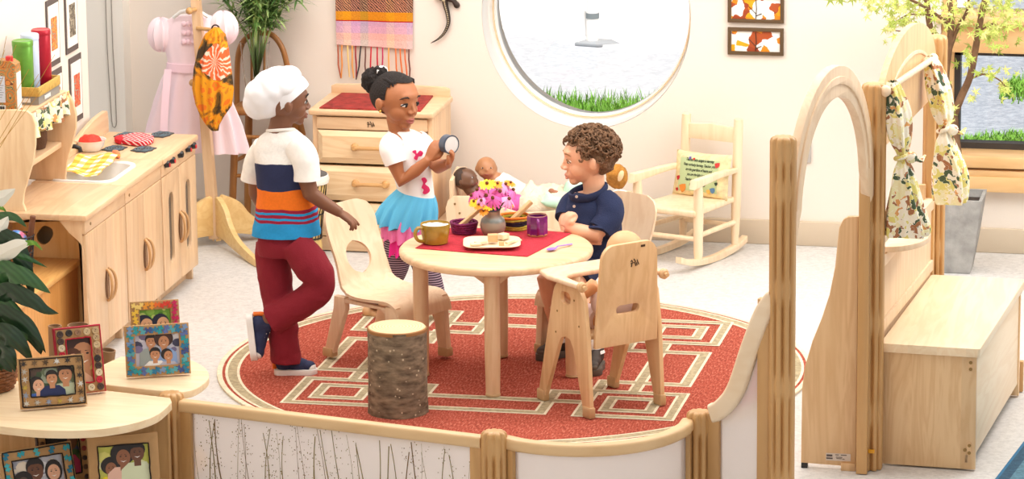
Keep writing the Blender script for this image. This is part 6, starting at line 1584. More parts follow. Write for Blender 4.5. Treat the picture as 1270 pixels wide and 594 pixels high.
# ================================================================== things on the round table
TOP = TZ+.0005
def tp(u, v, z=None): return Zp(u, v, TZ if z is None else z)
MATR = plain('placemat_red', srgb(186, 40, 56), .95, bump=.5, bscale=240, var=.15, vscale=60)
mb = MB(); o = [tp(515, 308.5), tp(583, 314), tp(654, 319), tp(683, 304), tp(709, 290), tp(640, 284), tp(558, 284)]
mb.plate([(p.x, p.y) for p in o], .003, XY(TOP+.0016), bevel=.001); tag(mb.build('placemat', MATR), 'red woven placemat lying across the round table', 'placemat')
ZM = TOP+.0034
OLV = plain('olive_glaze', srgb(158, 124, 40), .25, var=.25, vscale=18, coat=.4)
c = tp(540, 303); mg = empty('mug', (c.x, c.y, ZM), 0, 'olive brown glazed mug with white froth at the left of the table', 'mug')
mb = MB(); mb.lathe([(0, 0), (.04, 0), (.047, .004), (.049, .02), (.0535, .05), (.0555, .073), (.054, .076), (.052, .072), (.05, .05), (.046, .01), (0, .008)], (c.x, c.y, ZM), 48); bd = mb.build('body', OLV, mg)
mb = MB(); d = -RT*.86-FW*.5; b = V((c.x, c.y, ZM))
mb.tube(spline([b+d*.051+UP*.062, b+d*.075+UP*.066, b+d*.086+UP*.045, b+d*.074+UP*.02, b+d*.047+UP*.012], 5), .0065, 10, flat=(1.3, 1)); mb.build('handle', OLV, mg)
mb = MB(); mb.lathe([(0, .069), (.03, .07), (.052, .0675), (.051, .06), (0, .06)], (c.x, c.y, ZM), 40)
for v in mb.bm.verts:
 if v.co.z > ZM+.065: v.co.z += .004*noise.noise(v.co*60)
mb.build('froth', plain('froth', srgb(236, 226, 214), .9), mg)
def coilbasket(name, label, u, v, r, rows, lean=0):
 c = tp(u, v); root = empty(name, (c.x, c.y, ZM), 0, label, 'basket', 'small coiled baskets on the table')
 z = .006
 mb = MB(); mb.lathe([(0, .001), (r*.8, .001), (r*.82, .004), (0, .006)], (c.x, c.y, ZM), 32); mb.build('base', rows[0][0], root)
 K = len(rows)
 for k, (m,) in enumerate(rows):
  rr = r*(.86+.16*k/(K-1)); zz = ZM+.005+.0088*k
  mb = MB(); pts = [V((c.x+rr*math.cos(a), c.y+rr*math.sin(a), zz+.0012*math.sin(a*3+k))) for a in [2*PI*i/48 for i in range(49)]]
  mb.tube(pts, [.0052*(1+.12*math.sin(i*2.1)) for i in range(49)], 8, cap=False); mb.build('coil', m, root)
 return root, c
PUR = plain('plum_coil', srgb(122, 28, 84), .8, bump=.6, bscale=120, var=.3, vscale=60); YEC = plain('yellow_coil', srgb(198, 184, 66), .8, bump=.5, bscale=120, var=.3, vscale=40); BKC = plain('dark_coil', srgb(46, 34, 50), .8, bump=.5, bscale=120); ORC = plain('orange_coil', srgb(230, 126, 36), .8, bump=.5, bscale=120)
coilbasket('coiled_basket', 'plum purple coiled basket behind the olive mug', 575.5, 290, .048, [(PUR,)]*5)
coilbasket('coiled_basket', 'yellow, black and orange coiled basket behind the purple cup', 638, 285, .053, [(YEC,), (YEC,), (BKC,), (BKC,), (YEC,), (ORC,)])
BLK = wood('toy_block', srgb(224, 184, 134), srgb(206, 160, 108), 'X')
def stick(name, label, p0, p1, w, h):
 d = (p1-p0).normalized(); s = d.cross(UP).normalized(); n = s.cross(d); m = basis((p0+p1)/2, d, s, n); L = (p1-p0).length
 mb = MB(); t = bmesh.new(); bmesh.ops.create_cube(t, size=1, matrix=Matrix.Diagonal((L, w, h, 1))); bmesh.ops.bevel(t, geom=t.edges[:], offset=.002, segments=2, affect='EDGES'); mb.add(t, m)
 return tag(mb.build(name, BLK), label, 'toy block')
c1, c2 = tp(575.5, 290), tp(638, 285)
stick('wooden_block', 'long wooden block propped in the plum coiled basket', V((c1.x-.02, c1.y-.005, ZM+.022)), Fp(599, 256, (c1.x, c1.y), .01), .034, .012)
stick('wooden_block', 'long wooden block propped in the yellow and black basket', V((c2.x-.012, c2.y-.0, ZM+.03)), Fp(659, 250, (c2.x, c2.y), .02), .036, .012)
# stoneware vase and bouquet
c = tp(611.5, 294); vb = V((c.x, c.y, ZM)); vs_ = empty('flower_vase', vb, 0, 'small grey stoneware vase holding the bouquet on the table', 'vase')
def vasemat():
 m, nt, b = new_mat('stoneware'); N, L = nt.nodes, nt.links
 tc = N.new('ShaderNodeTexCoord'); s = N.new('ShaderNodeSeparateXYZ'); L.new(tc.outputs['Object'], s.inputs[0])
 n = N.new('ShaderNodeTexNoise'); n.inputs['Scale'].default_value = 45; n.inputs['Detail'].default_value = 4; L.new(tc.outputs['Object'], n.inputs['Vector'])
 a = N.new('ShaderNodeMath'); a.operation = 'MULTIPLY_ADD'; a.inputs[1].default_value = .014; L.new(n.outputs['Fac'], a.inputs[0]); L.new(s.outputs['Z'], a.inputs[2])
 r = N.new('ShaderNodeValToRGB'); e = r.color_ramp.elements; mr = N.new('ShaderNodeMapRange'); mr.inputs['From Max'].default_value = .115; L.new(a.outputs[0], mr.inputs['Value']); L.new(mr.outputs[0], r.inputs['Fac'])
 e[0].color = srgb(158, 138, 120); e[1].position = 1; e[1].color = srgb(60, 66, 92)
 for p, c_ in ((.52, srgb(156, 136, 120)), (.6, srgb(112, 118, 116)), (.68, srgb(140, 140, 132)), (.74, srgb(150, 128, 112)), (.88, srgb(160, 134, 116)), (.93, srgb(70, 74, 96))): x = e.new(p); x.color = c_
 L.new(r.outputs['Color'], b.inputs['Base Color']); b.inputs['Roughness'].default_value = .3; return m
mb = MB(); mb.lathe([(0, 0), (.03, 0), (.036, .005), (.047, .03), (.0485, .045), (.043, .066), (.03, .078), (.0275, .082), (.027, .098), (.031, .104), (.0305, .108), (.026, .106), (.022, .095), (.024, .08), (.036, .06), (.03, .012), (0, .01)], vb, 48); mb.build('body', vasemat(), vs_)
STEM = plain('flower_stem', srgb(86, 118, 50), .6); PKP = [plain('petal_pink', srgb(232, 116, 186), .6), plain('petal_rose', srgb(216, 84, 160), .6), plain('petal_pale', srgb(242, 160, 208), .6)]
YLP = [plain('petal_yellow', srgb(248, 196, 24), .6), plain('petal_gold', srgb(240, 150, 24), .6)]; CON = plain('cone_brown', srgb(120, 62, 24), .8, bump=.8, bscale=200)
neck = vb+UP*.106
rb = random.Random(8)
def petal(mb, p, d, up, L, w, droop):
 s = d.cross(up).normalized(); prev = None
 for k in range(5):
  t = k/4; q = p+d*L*t-up*droop*L*t*t; ww = w*(.45+1.2*t-1.05*t**2.4)
  a, b = mb.bm.verts.new(q-s*ww), mb.bm.verts.new(q+s*ww)
  if prev: mb._face([prev[0], prev[1], b, a])
  prev = (a, b)
def flower(kind, u, v, d, size, tilt):
 hd = Fp(u, v, (vb.x, vb.y), d); st_ = neck+V(((hd.x-vb.x)*.28, (hd.y-vb.y)*.28, -.01))
 up = (V((0, 0, 1))+RT*tilt[0]-FW*tilt[1]).normalized()
 nm = 'pink coneflower' if kind < 3 else 'yellow daisy'
 root = empty('coneflower' if kind < 3 else 'daisy', hd, 0, None, 'flower', nm+'s in the grey vase'); root['label'] = ('%s flower in the bouquet in the grey stoneware vase' % ('pink coneflower' if kind < 3 else 'yellow daisy'))
 mb = MB(); mb.tube(spline([st_-UP*.03, st_, st_.lerp(hd, .55)+UP*.004, hd-up*.006], 4), .0022, 6); mb.build('stem', STEM, root)
 x = up.cross(FW).normalized(); y = up.cross(x); n = 14 if kind < 3 else 16
 mb = MB()
 for k in range(n):
  a = 2*PI*k/n+rb.uniform(-.1, .1); petal(mb, hd, (x*math.cos(a)+y*math.sin(a)), up, size*rb.uniform(.9, 1.1), size*.17, (.75 if kind < 3 else .15)*rb.uniform(.7, 1.2))
 mb.build('petals', PKP[kind] if kind < 3 else YLP[kind-3], root, recalc=False)
 mb = MB(); mb.ell(hd+up*.004, (size*.22, size*.22, size*.2), up.to_track_quat('Z', 'Y').to_matrix(), 14, 10); mb.build('cone', CON, root)
for f in [(0, 603, 243, -.02, .034, (-.2, .8)), (1, 620, 238, .0, .034, (.2, .6)), (2, 631, 247, -.02, .033, (.6, .6)), (0, 592, 236, 0, .032, (-.5, .3)), (1, 611, 246, -.045, .034, (0, .9)), (2, 627, 229, .02, .03, (.4, .3)), (0, 636, 236, .02, .03, (.7, .2)), (1, 585, 243, .01, .03, (-.8, .4)), (2, 597, 249, -.04, .028, (-.3, 1)),
          (3, 604, 228, .0, .032, (-.1, .5)), (4, 617, 228, .02, .026, (.1, .4)), (3, 606, 253, -.04, .028, (0, .9)), (3, 588, 250, -.02, .024, (-.6, .7)), (4, 633, 227, .03, .024, (.4, .3)), (4, 600, 262, -.05, .02, (-.4, 1)), (3, 632, 253, -.01, .02, (.7, .5)), (4, 594, 254, -.04, .022, (-.5, .9))]:
 flower(*f)
# plate of wooden food blocks
c = tp(610, 306.5); pz_ = V((c.x, c.y, ZM)); pt_ = empty('plate', pz_, 0, 'square cream plate of wooden pieces at the front of the table', 'plate')
mb = MB(); rings = []
pm = Matrix.Translation(pz_) @ Matrix.Rotation(math.radians(12), 4, 'Z')
for (s, z, r) in ((.052, 0, .02), (.062, .002, .025), (.10, .012, .04), (.106, .016, .045), (.104, .018, .045), (.09, .0125, .04), (.06, .006, .03), (.05, .005, .02)):
 rings.append([mb.bm.verts.new(pm @ V((x, y, z+.003*(abs(x)/s)**4*0))) for x, y in rrect(-s, -s*.86, s, s*.86, r, 6)])
for a, b in zip(rings, rings[1:]):
 for i in range(len(a)): mb._face([a[i], a[(i+1) % len(a)], b[(i+1) % len(a)], b[i]])
mb._face(rings[0][::-1]); mb._face(rings[-1]); mb.build('dish', plain('cream_plate', srgb(232, 212, 180), .4), pt_)
BLK2 = wood('toy_block_pale', srgb(240, 216, 182), srgb(228, 196, 156), 'X')
for (u, v, s, rz, m, lab) in ((611, 300, (.036, .03, .028), .3, BLK, 'cube shaped maple block in the middle of the cream plate'), (596, 302, (.045, .024, .008), .8, BLK2, 'flat pale wooden piece at the left of the cream plate'), (590, 304.5, (.04, .022, .007), .4, BLK2, 'thin pale wooden piece on the left rim of the plate'), (624, 296.5, (.036, .032, .02), 1.0, BLK2, 'pale wedge wooden piece at the back of the plate'), (633, 302, (.05, .014, .01), 1.1, BLK2, 'pale stick of wood at the right of the cream plate'), (622, 305, (.02, .016, .016), .2, BLK, 'small round-edged block beside the cube on the plate'), (640, 300.5, (.05, .012, .007), .9, BLK2, 'thin pale stick resting on the right rim of the plate')):
 p = Zp(u, v, ZM+.012)
 mb = MB(); mb.box(V((p.x, p.y, ZM+.013+s[2]/2)), s, Matrix.Rotation(rz, 3, 'Z'), bevel=.002); tag(mb.build('wooden_piece', m), lab, 'toy block', 'wooden pieces on the plate')
# purple cup
c = tp(666.5, 293); cb = V((c.x, c.y, ZM)); pc_ = empty('purple_cup', cb, 0, 'faceted purple glazed pottery cup at the right of the placemat', 'cup')
PG = plain('purple_glaze', srgb(118, 28, 110), .18, var=.3, vscale=22, coat=.5)
mb = MB(); mb.lathe([(0, .003), (.037, .003), (.039, .006), (.0395, .07), (.038, .076), (.0355, .07), (.035, .012), (0, .01)], cb, 9); mb.build('body', PG, pc_, angle=20)
mb = MB(); mb.lathe([(0, 0), (.036, 0), (.0385, .004), (.038, .008), (0, .008)], cb, 24); mb.build('bare_foot', plain('bare_clay', srgb(196, 140, 96), .8), pc_)
mb = MB(); d = -FW+RT*.05; d.normalize(); mb.tube(spline([cb+d*.036+UP*.066, cb+d*.058+UP*.066, cb+d*.062+UP*.04, cb+d*.052+UP*.018, cb+d*.036+UP*.014], 5), .006, 10); mb.build('handle', PG, pc_)
mb = MB(); mb.lathe([(.0355, .07), (.0385, .076), (.036, .078), (.034, .072)], cb, 9); mb.build('rim', plain('clay_rim', srgb(150, 92, 84), .5), pc_)
# spoon
s0, s1 = tp(684, 311.5), tp(709, 304.5); d = (s1-s0).normalized(); s = V((-d.y, d.x, 0)); SPM = plain('lilac_plastic', srgb(150, 110, 200), .35)
sp0 = empty('spoon', (s0.x, s0.y, TOP), 0, 'small lilac plastic spoon lying on the bare table at right', 'spoon')
mb = MB(); m = basis(s0+UP*.006, d, s, UP); mb.surf(lambda a, b: m @ V((.024*(1-2*a)*1.0, .0155*math.sqrt(max(0, 1-(1-2*a)**2))*(2*b-1), -.004*(1-(1-2*a)**2)*(1-(2*b-1)**2)+.002)), 14, 10, thick=.0016); mb.build('bowl', SPM, sp0)
mb = MB(); mb.tube([s0+d*.022+UP*.007, s0+d*.035+UP*.012, s0+d*.06+UP*.01, s1+UP*.005], [.003, .003, .0032, .0036], 8, flat=(1.3, .8)); mb.build('stem', SPM, sp0)
# ================================================================== corner shelves with framed photos
SZ = .40
def sp2(u, v): p = Zp(u, v, SZ); return (p.x, p.y)
SHM = wood('shelf_top_maple', srgb(246, 222, 184), srgb(234, 202, 158), 'X', boards=('Y', .09), bvar=.05)
cs1 = empty('corner_shelf', (-1.0, -2.1, 0), 0, 'nearest quarter round maple shelf unit holding framed photos on two levels', 'shelf')
front = spline([sp2(u, v)+(0,) for u, v in ((213, 499), (196, 514), (170, 524), (135, 531), (100, 534), (60, 534), (20, 531), (-30, 524), (-80, 512))], 5)
o1 = [(p.x, p.y) for p in front]+[sp2(-80, 462), sp2(-30, 467), sp2(50, 476), sp2(131, 484.5), sp2(211, 493.5)]
mb = MB(); mb.plate(o1, .026, XY(SZ-.013), bevel=.008, seg=3); mb.build('top', SHM, cs1)
def inset(o, k, c): return [(c[0]+(x-c[0])*k, c[1]+(y-c[1])*k) for x, y in o]
cc = sp2(60, 492)
LZ = .125
mb = MB(); mb.plate(inset(o1, .96, cc), .02, XY(LZ-.01), bevel=.004); mb.build('lower_shelf', SHM, cs1)
SIDE = wood('shelf_side', srgb(214, 172, 120), srgb(192, 146, 94), 'Z')
a, b = V(sp2(-80, 462)+(0,)), V(sp2(211, 493.5)+(0,)); d = (b-a).normalized()
mb = MB(); mb.plate([(0, .002), ((b-a).length, .002), ((b-a).length, SZ-.027), (0, SZ-.027)], .016, basis(a-V((d.y, -d.x, 0))*-.012, d, UP, d.cross(UP)), bevel=.002); mb.build('back_panel', SIDE, cs1)
a = V(sp2(206, 495)+(0,))
mb = MB(); q = V((a.x-.03, a.y-.03, SZ-.04)); mb.box(q, (.06, .022, .024), Matrix.Rotation(math.atan2(d.y, d.x), 3, 'Z'), bevel=.003); blk = mb.build('corner_block', W['X'], cs1)
cs2 = empty('corner_shelf', (-.85, -1.75, 0), 0, 'farther quarter round maple shelf carrying two puzzle piece photo frames', 'shelf')
o2 = [(p.x, p.y) for p in spline([sp2(u, v)+(0,) for u, v in ((226, 486), (240, 483), (252, 476), (259, 468), (257, 459), (247, 451), (232, 445), (210, 442))], 5)]+[sp2(150, 442), sp2(128, 452), sp2(127, 474), sp2(131, 477), sp2(195, 484)]
mb = MB(); mb.plate(o2, .026, XY(SZ-.013), bevel=.008, seg=3); mb.build('top', SHM, cs2)
c2_ = sp2(185, 462)
mb = MB(); mb.plate(inset(o2, .93, c2_), .02, XY(.1), bevel=.004); mb.build('lower_shelf', SHM, cs2)
a, b = V(sp2(131, 475)+(0,)), V(sp2(196, 482)+(0,)); d = (b-a).normalized()
mb = MB(); mb.plate([(0, .002), ((b-a).length, .002), ((b-a).length, SZ-.027), (0, SZ-.027)], .016, basis(a+V((0, .012, 0)), d, UP, d.cross(UP)), bevel=.002); mb.build('side_panel', SIDE, cs2)
a = V(sp2(131, 474)+(0,)); b = V(sp2(131, 452)+(0,)); d = (b-a).normalized()
mb = MB(); mb.plate([(0, .002), ((b-a).length, .002), ((b-a).length, SZ-.027), (0, SZ-.027)], .016, basis(a+V((.01, 0, 0)), d, UP, d.cross(UP)), bevel=.002); mb.build('back_panel', SIDE, cs2)
# ---- photo frames made by hand
KRAFT = plain('kraft_board', srgb(184, 144, 98), .9, var=.06, vscale=30); YARN = plain('black_yarn', srgb(30, 22, 20), .95)
CM = {}
def cm_(r, g, b): 
 k = 'print_%d_%d_%d' % (r, g, b)
 return plain(k, srgb(r, g, b), .45)
def puzzle_outline(s):
 o = []
 for side in range(4):
  a = side*PI/2; knob = 1 if side % 2 == 0 else -1
  pts = [(-1, -1), (-.35, -1), (-.38, -1-.35*knob), (0, -1-.6*knob), (.38, -1-.35*knob), (.35, -1)]
  for x, y in pts: o.append((s*(x*math.cos(a)-y*math.sin(a)), s*(x*math.sin(a)+y*math.cos(a))))
 return o
def photo_frame(label, P0, P1, H, tilt, border, edge, deco, people, bg, z, yarn_out=None, yarn_in=YARN, seed=0, dcols=(), group='handmade family photo frames'):
 """P0, P1: lower corners on the shelf (left, right); leans back by tilt; people: (x,y,scale,skin,hair,shirt,style) in photo units"""
 P0 = V((P0.x, P0.y, z)); P1 = V((P1.x, P1.y, z)); d = (P1-P0).normalized(); Wd = (P1-P0).length
 n0 = V((d.y, -d.x, 0)); t = math.radians(tilt); u = (UP*math.cos(t)-n0*math.sin(t)).normalized(); n = d.cross(u).normalized()
 c = (P0+P1)/2
 root = empty('photo_frame', c, math.atan2(d.y, d.x), label, 'photo frame', group)
 m = basis(c+UP*.0065*(1 if t else 0), d, u, n)
 w2 = Wd/2; rr = random.Random(seed)
 iw, ih0, ih1 = w2-border, border, H-border
 mb = MB(); mb.plate([(-w2, 0), (w2, 0), (w2, H), (-w2, H)], .02, m @ Matrix.Translation((0, 0, -.0102)), holes=[[(-iw, ih0), (iw, ih0), (iw, ih1), (-iw, ih1)]], bevel=.0015); fr = mb.build('mount', KRAFT, root)
 if edge: 
  mb = MB(); mb.plate([(-w2-.002, -.0), (w2+.002, -.0), (w2+.002, H+.002), (-w2-.002, H+.002)], .022, m @ Matrix.Translation((0, 0, -.0112)), holes=[[(-w2+.006, .006), (w2-.006, .006), (w2-.006, H-.006), (-w2+.006, H-.006)]], bevel=.002); mb.build('edge_trim', edge, root)
 # easel leg
 mb = MB(); mb.plate([(-.02, 0.004), (.02, 0.004), (.014, H*.6), (-.014, H*.6)], .004, basis(c+UP*.001-n0*(-.0)-n0*(.022+H*math.sin(t)*.75), d, (UP*math.cos(.12)+n0*math.sin(.12)), d.cross((UP*math.cos(.12)+n0*math.sin(.12))).normalized())); mb.build('easel_leg', KRAFT, root)
 # print: layered flat shapes
 def flat(o, z, col, nm='shape'):
  o = [(min(max(x, -iw-.002), iw+.002), min(max(y, ih0-.002), ih1+.002)) for x, y in o]
  pr.mats.setdefault(col, len(pr.mats)); pr.mb.mi = pr.mats[col]
  vs = [pr.mb.bm.verts.new(m @ V((x, y, z))) for x, y in o]; pr.mb._face(vs)
 class PR: pass
 pr = PR(); pr.mb = MB(); pr.mats = {}
 Z0 = -.011
 flat([(-iw-.002, ih0-.002), (iw+.002, ih0-.002), (iw+.002, ih1+.002), (-iw-.002, ih1+.002)], Z0, bg[0])
 for k in range(16):
  x, y, r = rr.uniform(-iw, iw), rr.uniform(ih0+(ih1-ih0)*.35, ih1), rr.uniform(.1, .3)*iw
  flat([(x+r*math.cos(a), y+r*.8*math.sin(a)) for a in [2*PI*i/9 for i in range(9)]], Z0+.00012*(k+1), bg[1+k % (len(bg)-1)])
 pw, phh = iw, (ih1-ih0)
 zz = Z0+.0025
 for (px_, py_, s, skin, hair, shirt, style) in people:
  x, y = px_*pw, ih0+py_*phh; r = s*phh
  E_ = lambda cx, cy, rx, ry, k=18: [(cx+rx*math.cos(2*PI*i/k), cy+ry*math.sin(2*PI*i/k)) for i in range(k)]
  flat([(x-r*2.1, y-r*5), (x-r*2.0, y-r*1.9), (x-r*1.1, y-r*1.15), (x+r*1.1, y-r*1.15), (x+r*2.0, y-r*1.9), (x+r*2.1, y-r*5)], zz, shirt); zz += .00012
  flat([(x-r*.42, y-r*1.6), (x+r*.42, y-r*1.6), (x+r*.42, y-r*.5), (x-r*.42, y-r*.5)], zz, skin); zz += .00012
  if style == 'afro': flat(E_(x, y+r*.45, r*1.55, r*1.35), zz, hair)
  elif style == 'long': flat(E_(x, y+r*.1, r*1.18, r*1.45), zz, hair)
  elif style == 'side': flat(E_(x-r*.35, y+r*.3, r*1.15, r*1.1), zz, hair)
  else: flat(E_(x, y+r*.35, r*1.0, r*.98), zz, hair)
  zz += .00012
  flat(E_(x, y-r*.08, r*.86, r*1.0), zz, skin); zz += .00012
  if style == 'short': flat([(x-r*.84, y+r*.4), (x-r*.4, y+r*.62), (x+r*.4, y+r*.62), (x+r*.84, y+r*.4), (x+r*.7, y+r*1.0), (x, y+r*1.25), (x-r*.7, y+r*1.0)], zz, hair); zz += .00012
  for k in (-1, 1): flat(E_(x+k*r*.33, y+r*.08, r*.12, r*.08, 8), zz, (44, 28, 24)); flat([(x+k*r*.5, y+r*.28), (x+k*r*.15, y+r*.32), (x+k*r*.15, y+r*.25)], zz, hair)
  flat([(x-r*.38, y-r*.42), (x, y-r*.62), (x+r*.38, y-r*.42), (x, y-r*.5)], zz, (246, 240, 234)); flat([(x-r*.08, y-r*.22), (x, y-r*.05), (x+r*.08, y-r*.22)], zz, tuple(int(q*.8) for q in skin)); zz += .00012
 ml = [cm_(*k) for k, _ in sorted(pr.mats.items(), key=lambda q: q[1])]
 pr.mb.build('photo_print', ml, root, smooth=False, recalc=False)
 # yarn outlines
 def yarn(x0, y0, x1, y1, mat, nm):
  pts = []
  for (ax, ay), (bx_, by_) in (((x0, y0), (x1, y0)), ((x1, y0), (x1, y1)), ((x1, y1), (x0, y1)), ((x0, y1), (x0, y0))):
   for i in range(10): pts.append(m @ V((ax+(bx_-ax)*i/10+rr.uniform(-.0012, .0012), ay+(by_-ay)*i/10+rr.uniform(-.0012, .0012), .0012)))
  pts.append(pts[0]); mb = MB(); mb.tube(pts, .0024, 6, cap=False); mb.build(nm, mat, root)
 if yarn_in: yarn(-iw, ih0, iw, ih1, yarn_in, 'yarn_edging')
 if yarn_out: yarn(-w2+.006, .006, w2-.006, H-.006, yarn_out, 'yarn_edging')
 # decorations along the border
 per = []
 def along(x, y): per.append((x, y))
 nx = deco[1]; ny = deco[2]
 for i in range(nx):
  x = -w2+border*.5+(Wd-border)*i/(nx-1); along(x, border*.5); along(x, H-border*.5)
 for j in range(1, ny):
  y = border*.5+(H-border)*j/ny; along(-w2+border*.5, y); along(w2-border*.5, y)
 for i, (x, y) in enumerate(per):
  cc_ = dcols(x/w2, y/H, i) if callable(dcols) else dcols[i % len(dcols)]
  mt = plain('deco_%d_%d_%d' % cc_, srgb(*cc_), .4)
  mm = m @ Matrix.Translation((x+rr.uniform(-.001, .001), y+rr.uniform(-.001, .001), .0012+.0006*(i % 3))) @ Matrix.Rotation(rr.uniform(0, 6.28), 4, 'Z')
  mb = MB()
  if deco[0] == 'puzzle': mb.plate(puzzle_outline(border*deco[3]), .002, mm); mb.build('puzzle_piece', mt, root)
  elif deco[0] == 'button':
   r = border*deco[3]; mb.lathe([(0, 0), (r, 0), (r, .002), (r*.8, .003), (r*.6, .0022), (0, .0022)], mm, 16); bt = mb.build('button', mt, root)
   mb = MB(); [mb.cyl(mm @ V((k*r*.25, 0, .002)), mm @ V((k*r*.25, 0, .0027)), r*.12, n=6) for k in (-1, 1)]; mb.build('button_hole', YARN, bt)
  else:
   r = border*deco[3]; o = []
   for k in range(12): a = 2*PI*k/12; q = r*(1 if k % 2 else .35)*rr.uniform(.8, 1.2); o.append((q*math.cos(a), q*math.sin(a)))
   mb.plate(o, .0022, mm); mb.build('charm', plain('charm_%d_%d_%d' % cc_, srgb(*cc_), .3, metal=.5), root)
 return root
def zq(u, v, z=SZ): return Zp(u, v, z)
SKB, SKD, SKL, SKM = (150, 96, 66), (112, 70, 48), (226, 172, 140), (196, 138, 100)
HB = (34, 24, 22)
CH = [(214, 206, 194), (70, 62, 58), (196, 188, 176), (120, 96, 70), (150, 160, 180), (90, 70, 50), (200, 170, 80), (226, 222, 216)]
photo_frame('photo frame with black yarn edging and metal charms, family of three, on the nearest shelf', zq(26.5, 511), zq(108.5, 504), .166, 14, .036, None, ('charm', 6, 5, .34), [(.62, .72, .27, SKM, HB, (190, 200, 170), 'short'), (-.62, .40, .23, SKL, HB, (70, 110, 190), 'side'), (0, .62, .22, SKM, HB, (30, 40, 90), 'short')], [(104, 116, 86), (150, 160, 140), (90, 70, 60), (60, 80, 50)], SZ+.001, yarn_out=YARN, seed=3, dcols=CH)
REDE = plain('frame_crimson', srgb(188, 28, 56), .6)
BTN = [(206, 180, 140), (70, 50, 44), (190, 160, 120), (44, 36, 34), (196, 30, 60), (150, 110, 80), (226, 210, 180)]
photo_frame('upright photo frame with red edge and a border of buttons, behind the charm frame', zq(75, 494.5), zq(131.5, 488), .222, 12, .036, REDE, ('button', 5, 8, .33), [(.35, .62, .30, SKM, (60, 30, 20), (190, 120, 80), 'afro'), (-.5, .48, .2, SKL, (90, 50, 30), (230, 180, 150), 'long')], [(236, 214, 130), (220, 190, 110), (190, 170, 90), (250, 230, 170)], SZ+.001, yarn_in=plain('red_yarn', srgb(184, 26, 52), .9), seed=4, dcols=BTN)
def blues(x, y, i): return [(40, 120, 160), (60, 80, 140), (84, 164, 178), (90, 110, 170), (36, 150, 160), (120, 150, 190)][(i*5+i//3) % 6]
def rainbow(x, y, i):
 k = (x+1)/2
 return [(240, 200, 70), (246, 214, 120), (240, 160, 50), (236, 110, 40), (214, 60, 40), (200, 30, 90), (120, 20, 50)][min(6, max(0, int(k*5+(1-y)*1.6+(i % 2)*.6)))]
photo_frame('photo frame bordered with blue puzzle pieces, family of four, on the farther shelf', zq(157.5, 471), zq(237, 466), .172, 10, .034, None, ('puzzle', 10, 7, .30), [(-.28, .78, .19, SKM, HB, (150, 160, 160), 'short'), (.30, .76, .20, SKM, (64, 36, 28), (140, 170, 220), 'afro'), (-.12, .36, .18, SKM, HB, (240, 240, 240), 'short'), (.48, .30, .165, SKM, HB, (190, 190, 210), 'side')], [(196, 196, 214), (120, 110, 150), (220, 220, 230), (60, 60, 90)], SZ+.001, yarn_in=None, seed=5, dcols=blues)
photo_frame('photo frame bordered with rainbow puzzle pieces, standing behind the blue puzzle frame', zq(166, 456), zq(226, 452), .215, 12, .030, None, ('puzzle', 8, 8, .30), [(-.55, .66, .17, (220, 170, 130), (28, 34, 60), (240, 240, 240), 'side'), (.5, .68, .16, (220, 170, 130), (28, 34, 60), (240, 236, 236), 'side'), (0, .3, .1, (240, 240, 240), (240, 240, 240), (246, 246, 246), 'short')], [(120, 180, 60), (150, 200, 80), (90, 150, 40), (200, 220, 120)], SZ+.001, yarn_in=None, seed=6, dcols=rainbow)
TEAL = [(44, 160, 176), (30, 120, 150), (70, 180, 190)]
photo_frame('tilted photo frame with turquoise pieces and black yarn on the lower shelf', zq(10, 632, LZ), zq(98, 617, LZ), .18, 16, .036, None, ('puzzle', 5, 4, .26), [(-.1, .62, .30, SKD, HB, (40, 40, 60), 'short'), (.6, .5, .24, SKL, HB, (220, 120, 60), 'long'), (-.62, .3, .2, (90, 70, 60), HB, (240, 170, 60), 'afro')], [(190, 190, 200), (220, 220, 226), (160, 160, 176), (236, 220, 200)], LZ+.001, yarn_out=YARN, seed=7, dcols=TEAL)
REDS = [(180, 40, 40), (60, 40, 34), (206, 180, 130), (150, 60, 50), (90, 60, 40)]
photo_frame('dark photo frame of a curly haired child at the back of the lower shelf', zq(52, 606, LZ), zq(113, 598, LZ), .215, 12, .028, plain('frame_dark', srgb(60, 40, 34), .7), ('button', 4, 6, .3), [(.1, .62, .2, SKB, (110, 70, 40), (190, 60, 110), 'afro'), (-.5, .7, .2, HB, HB, (50, 40, 40), 'afro')], [(90, 110, 60), (60, 90, 50), (140, 140, 90), (70, 80, 110)], LZ+.001, yarn_in=YARN, seed=8, dcols=REDS)
YB = [(236, 200, 60), (206, 60, 50), (230, 170, 40), (120, 150, 60)]
photo_frame('wide plain kraft photo frame of a smiling family in a garden on the lower shelf', zq(113, 622, LZ), zq(200, 614, LZ), .20, 10, .032, None, ('puzzle', 5, 2, .0001), [(-.5, .45, .16, SKB, HB, (240, 220, 40), 'afro'), (0, .70, .2, SKB, HB, (236, 190, 170), 'afro'), (.55, .78, .2, SKD, HB, (220, 226, 190), 'short')], [(206, 206, 90), (226, 220, 120), (180, 190, 70), (240, 236, 180)], LZ+.001, yarn_in=YARN, seed=9, dcols=YB)
# ---- cardboard tubes standing behind the shelf
CARD = plain('cardboard_tube', srgb(150, 116, 84), .85)
for (u, v, r, lab, y, ln) in ((68, 404, .024, 'narrow cardboard tube standing behind the red edged photo frame', -1.35, 0), (97, 403, .038, 'wide cardboard tube behind the top of the red edged frame', -1.35, .0), (134, 434, .027, 'leaning cardboard tube beside the blue puzzle frame', -1.42, .06)):
 p = Yp(u, v, y); b = V((p.x-ln, y, .002)); m = aim(b, p); L = (p-b).length
 mb = MB(); mb.lathe([(r-.004, 0), (r, 0), (r, L), (r-.004, L), (r-.004, 0)], m, 28); tag(mb.build('cardboard_tube', CARD), lab, 'tube', 'cardboard tubes')
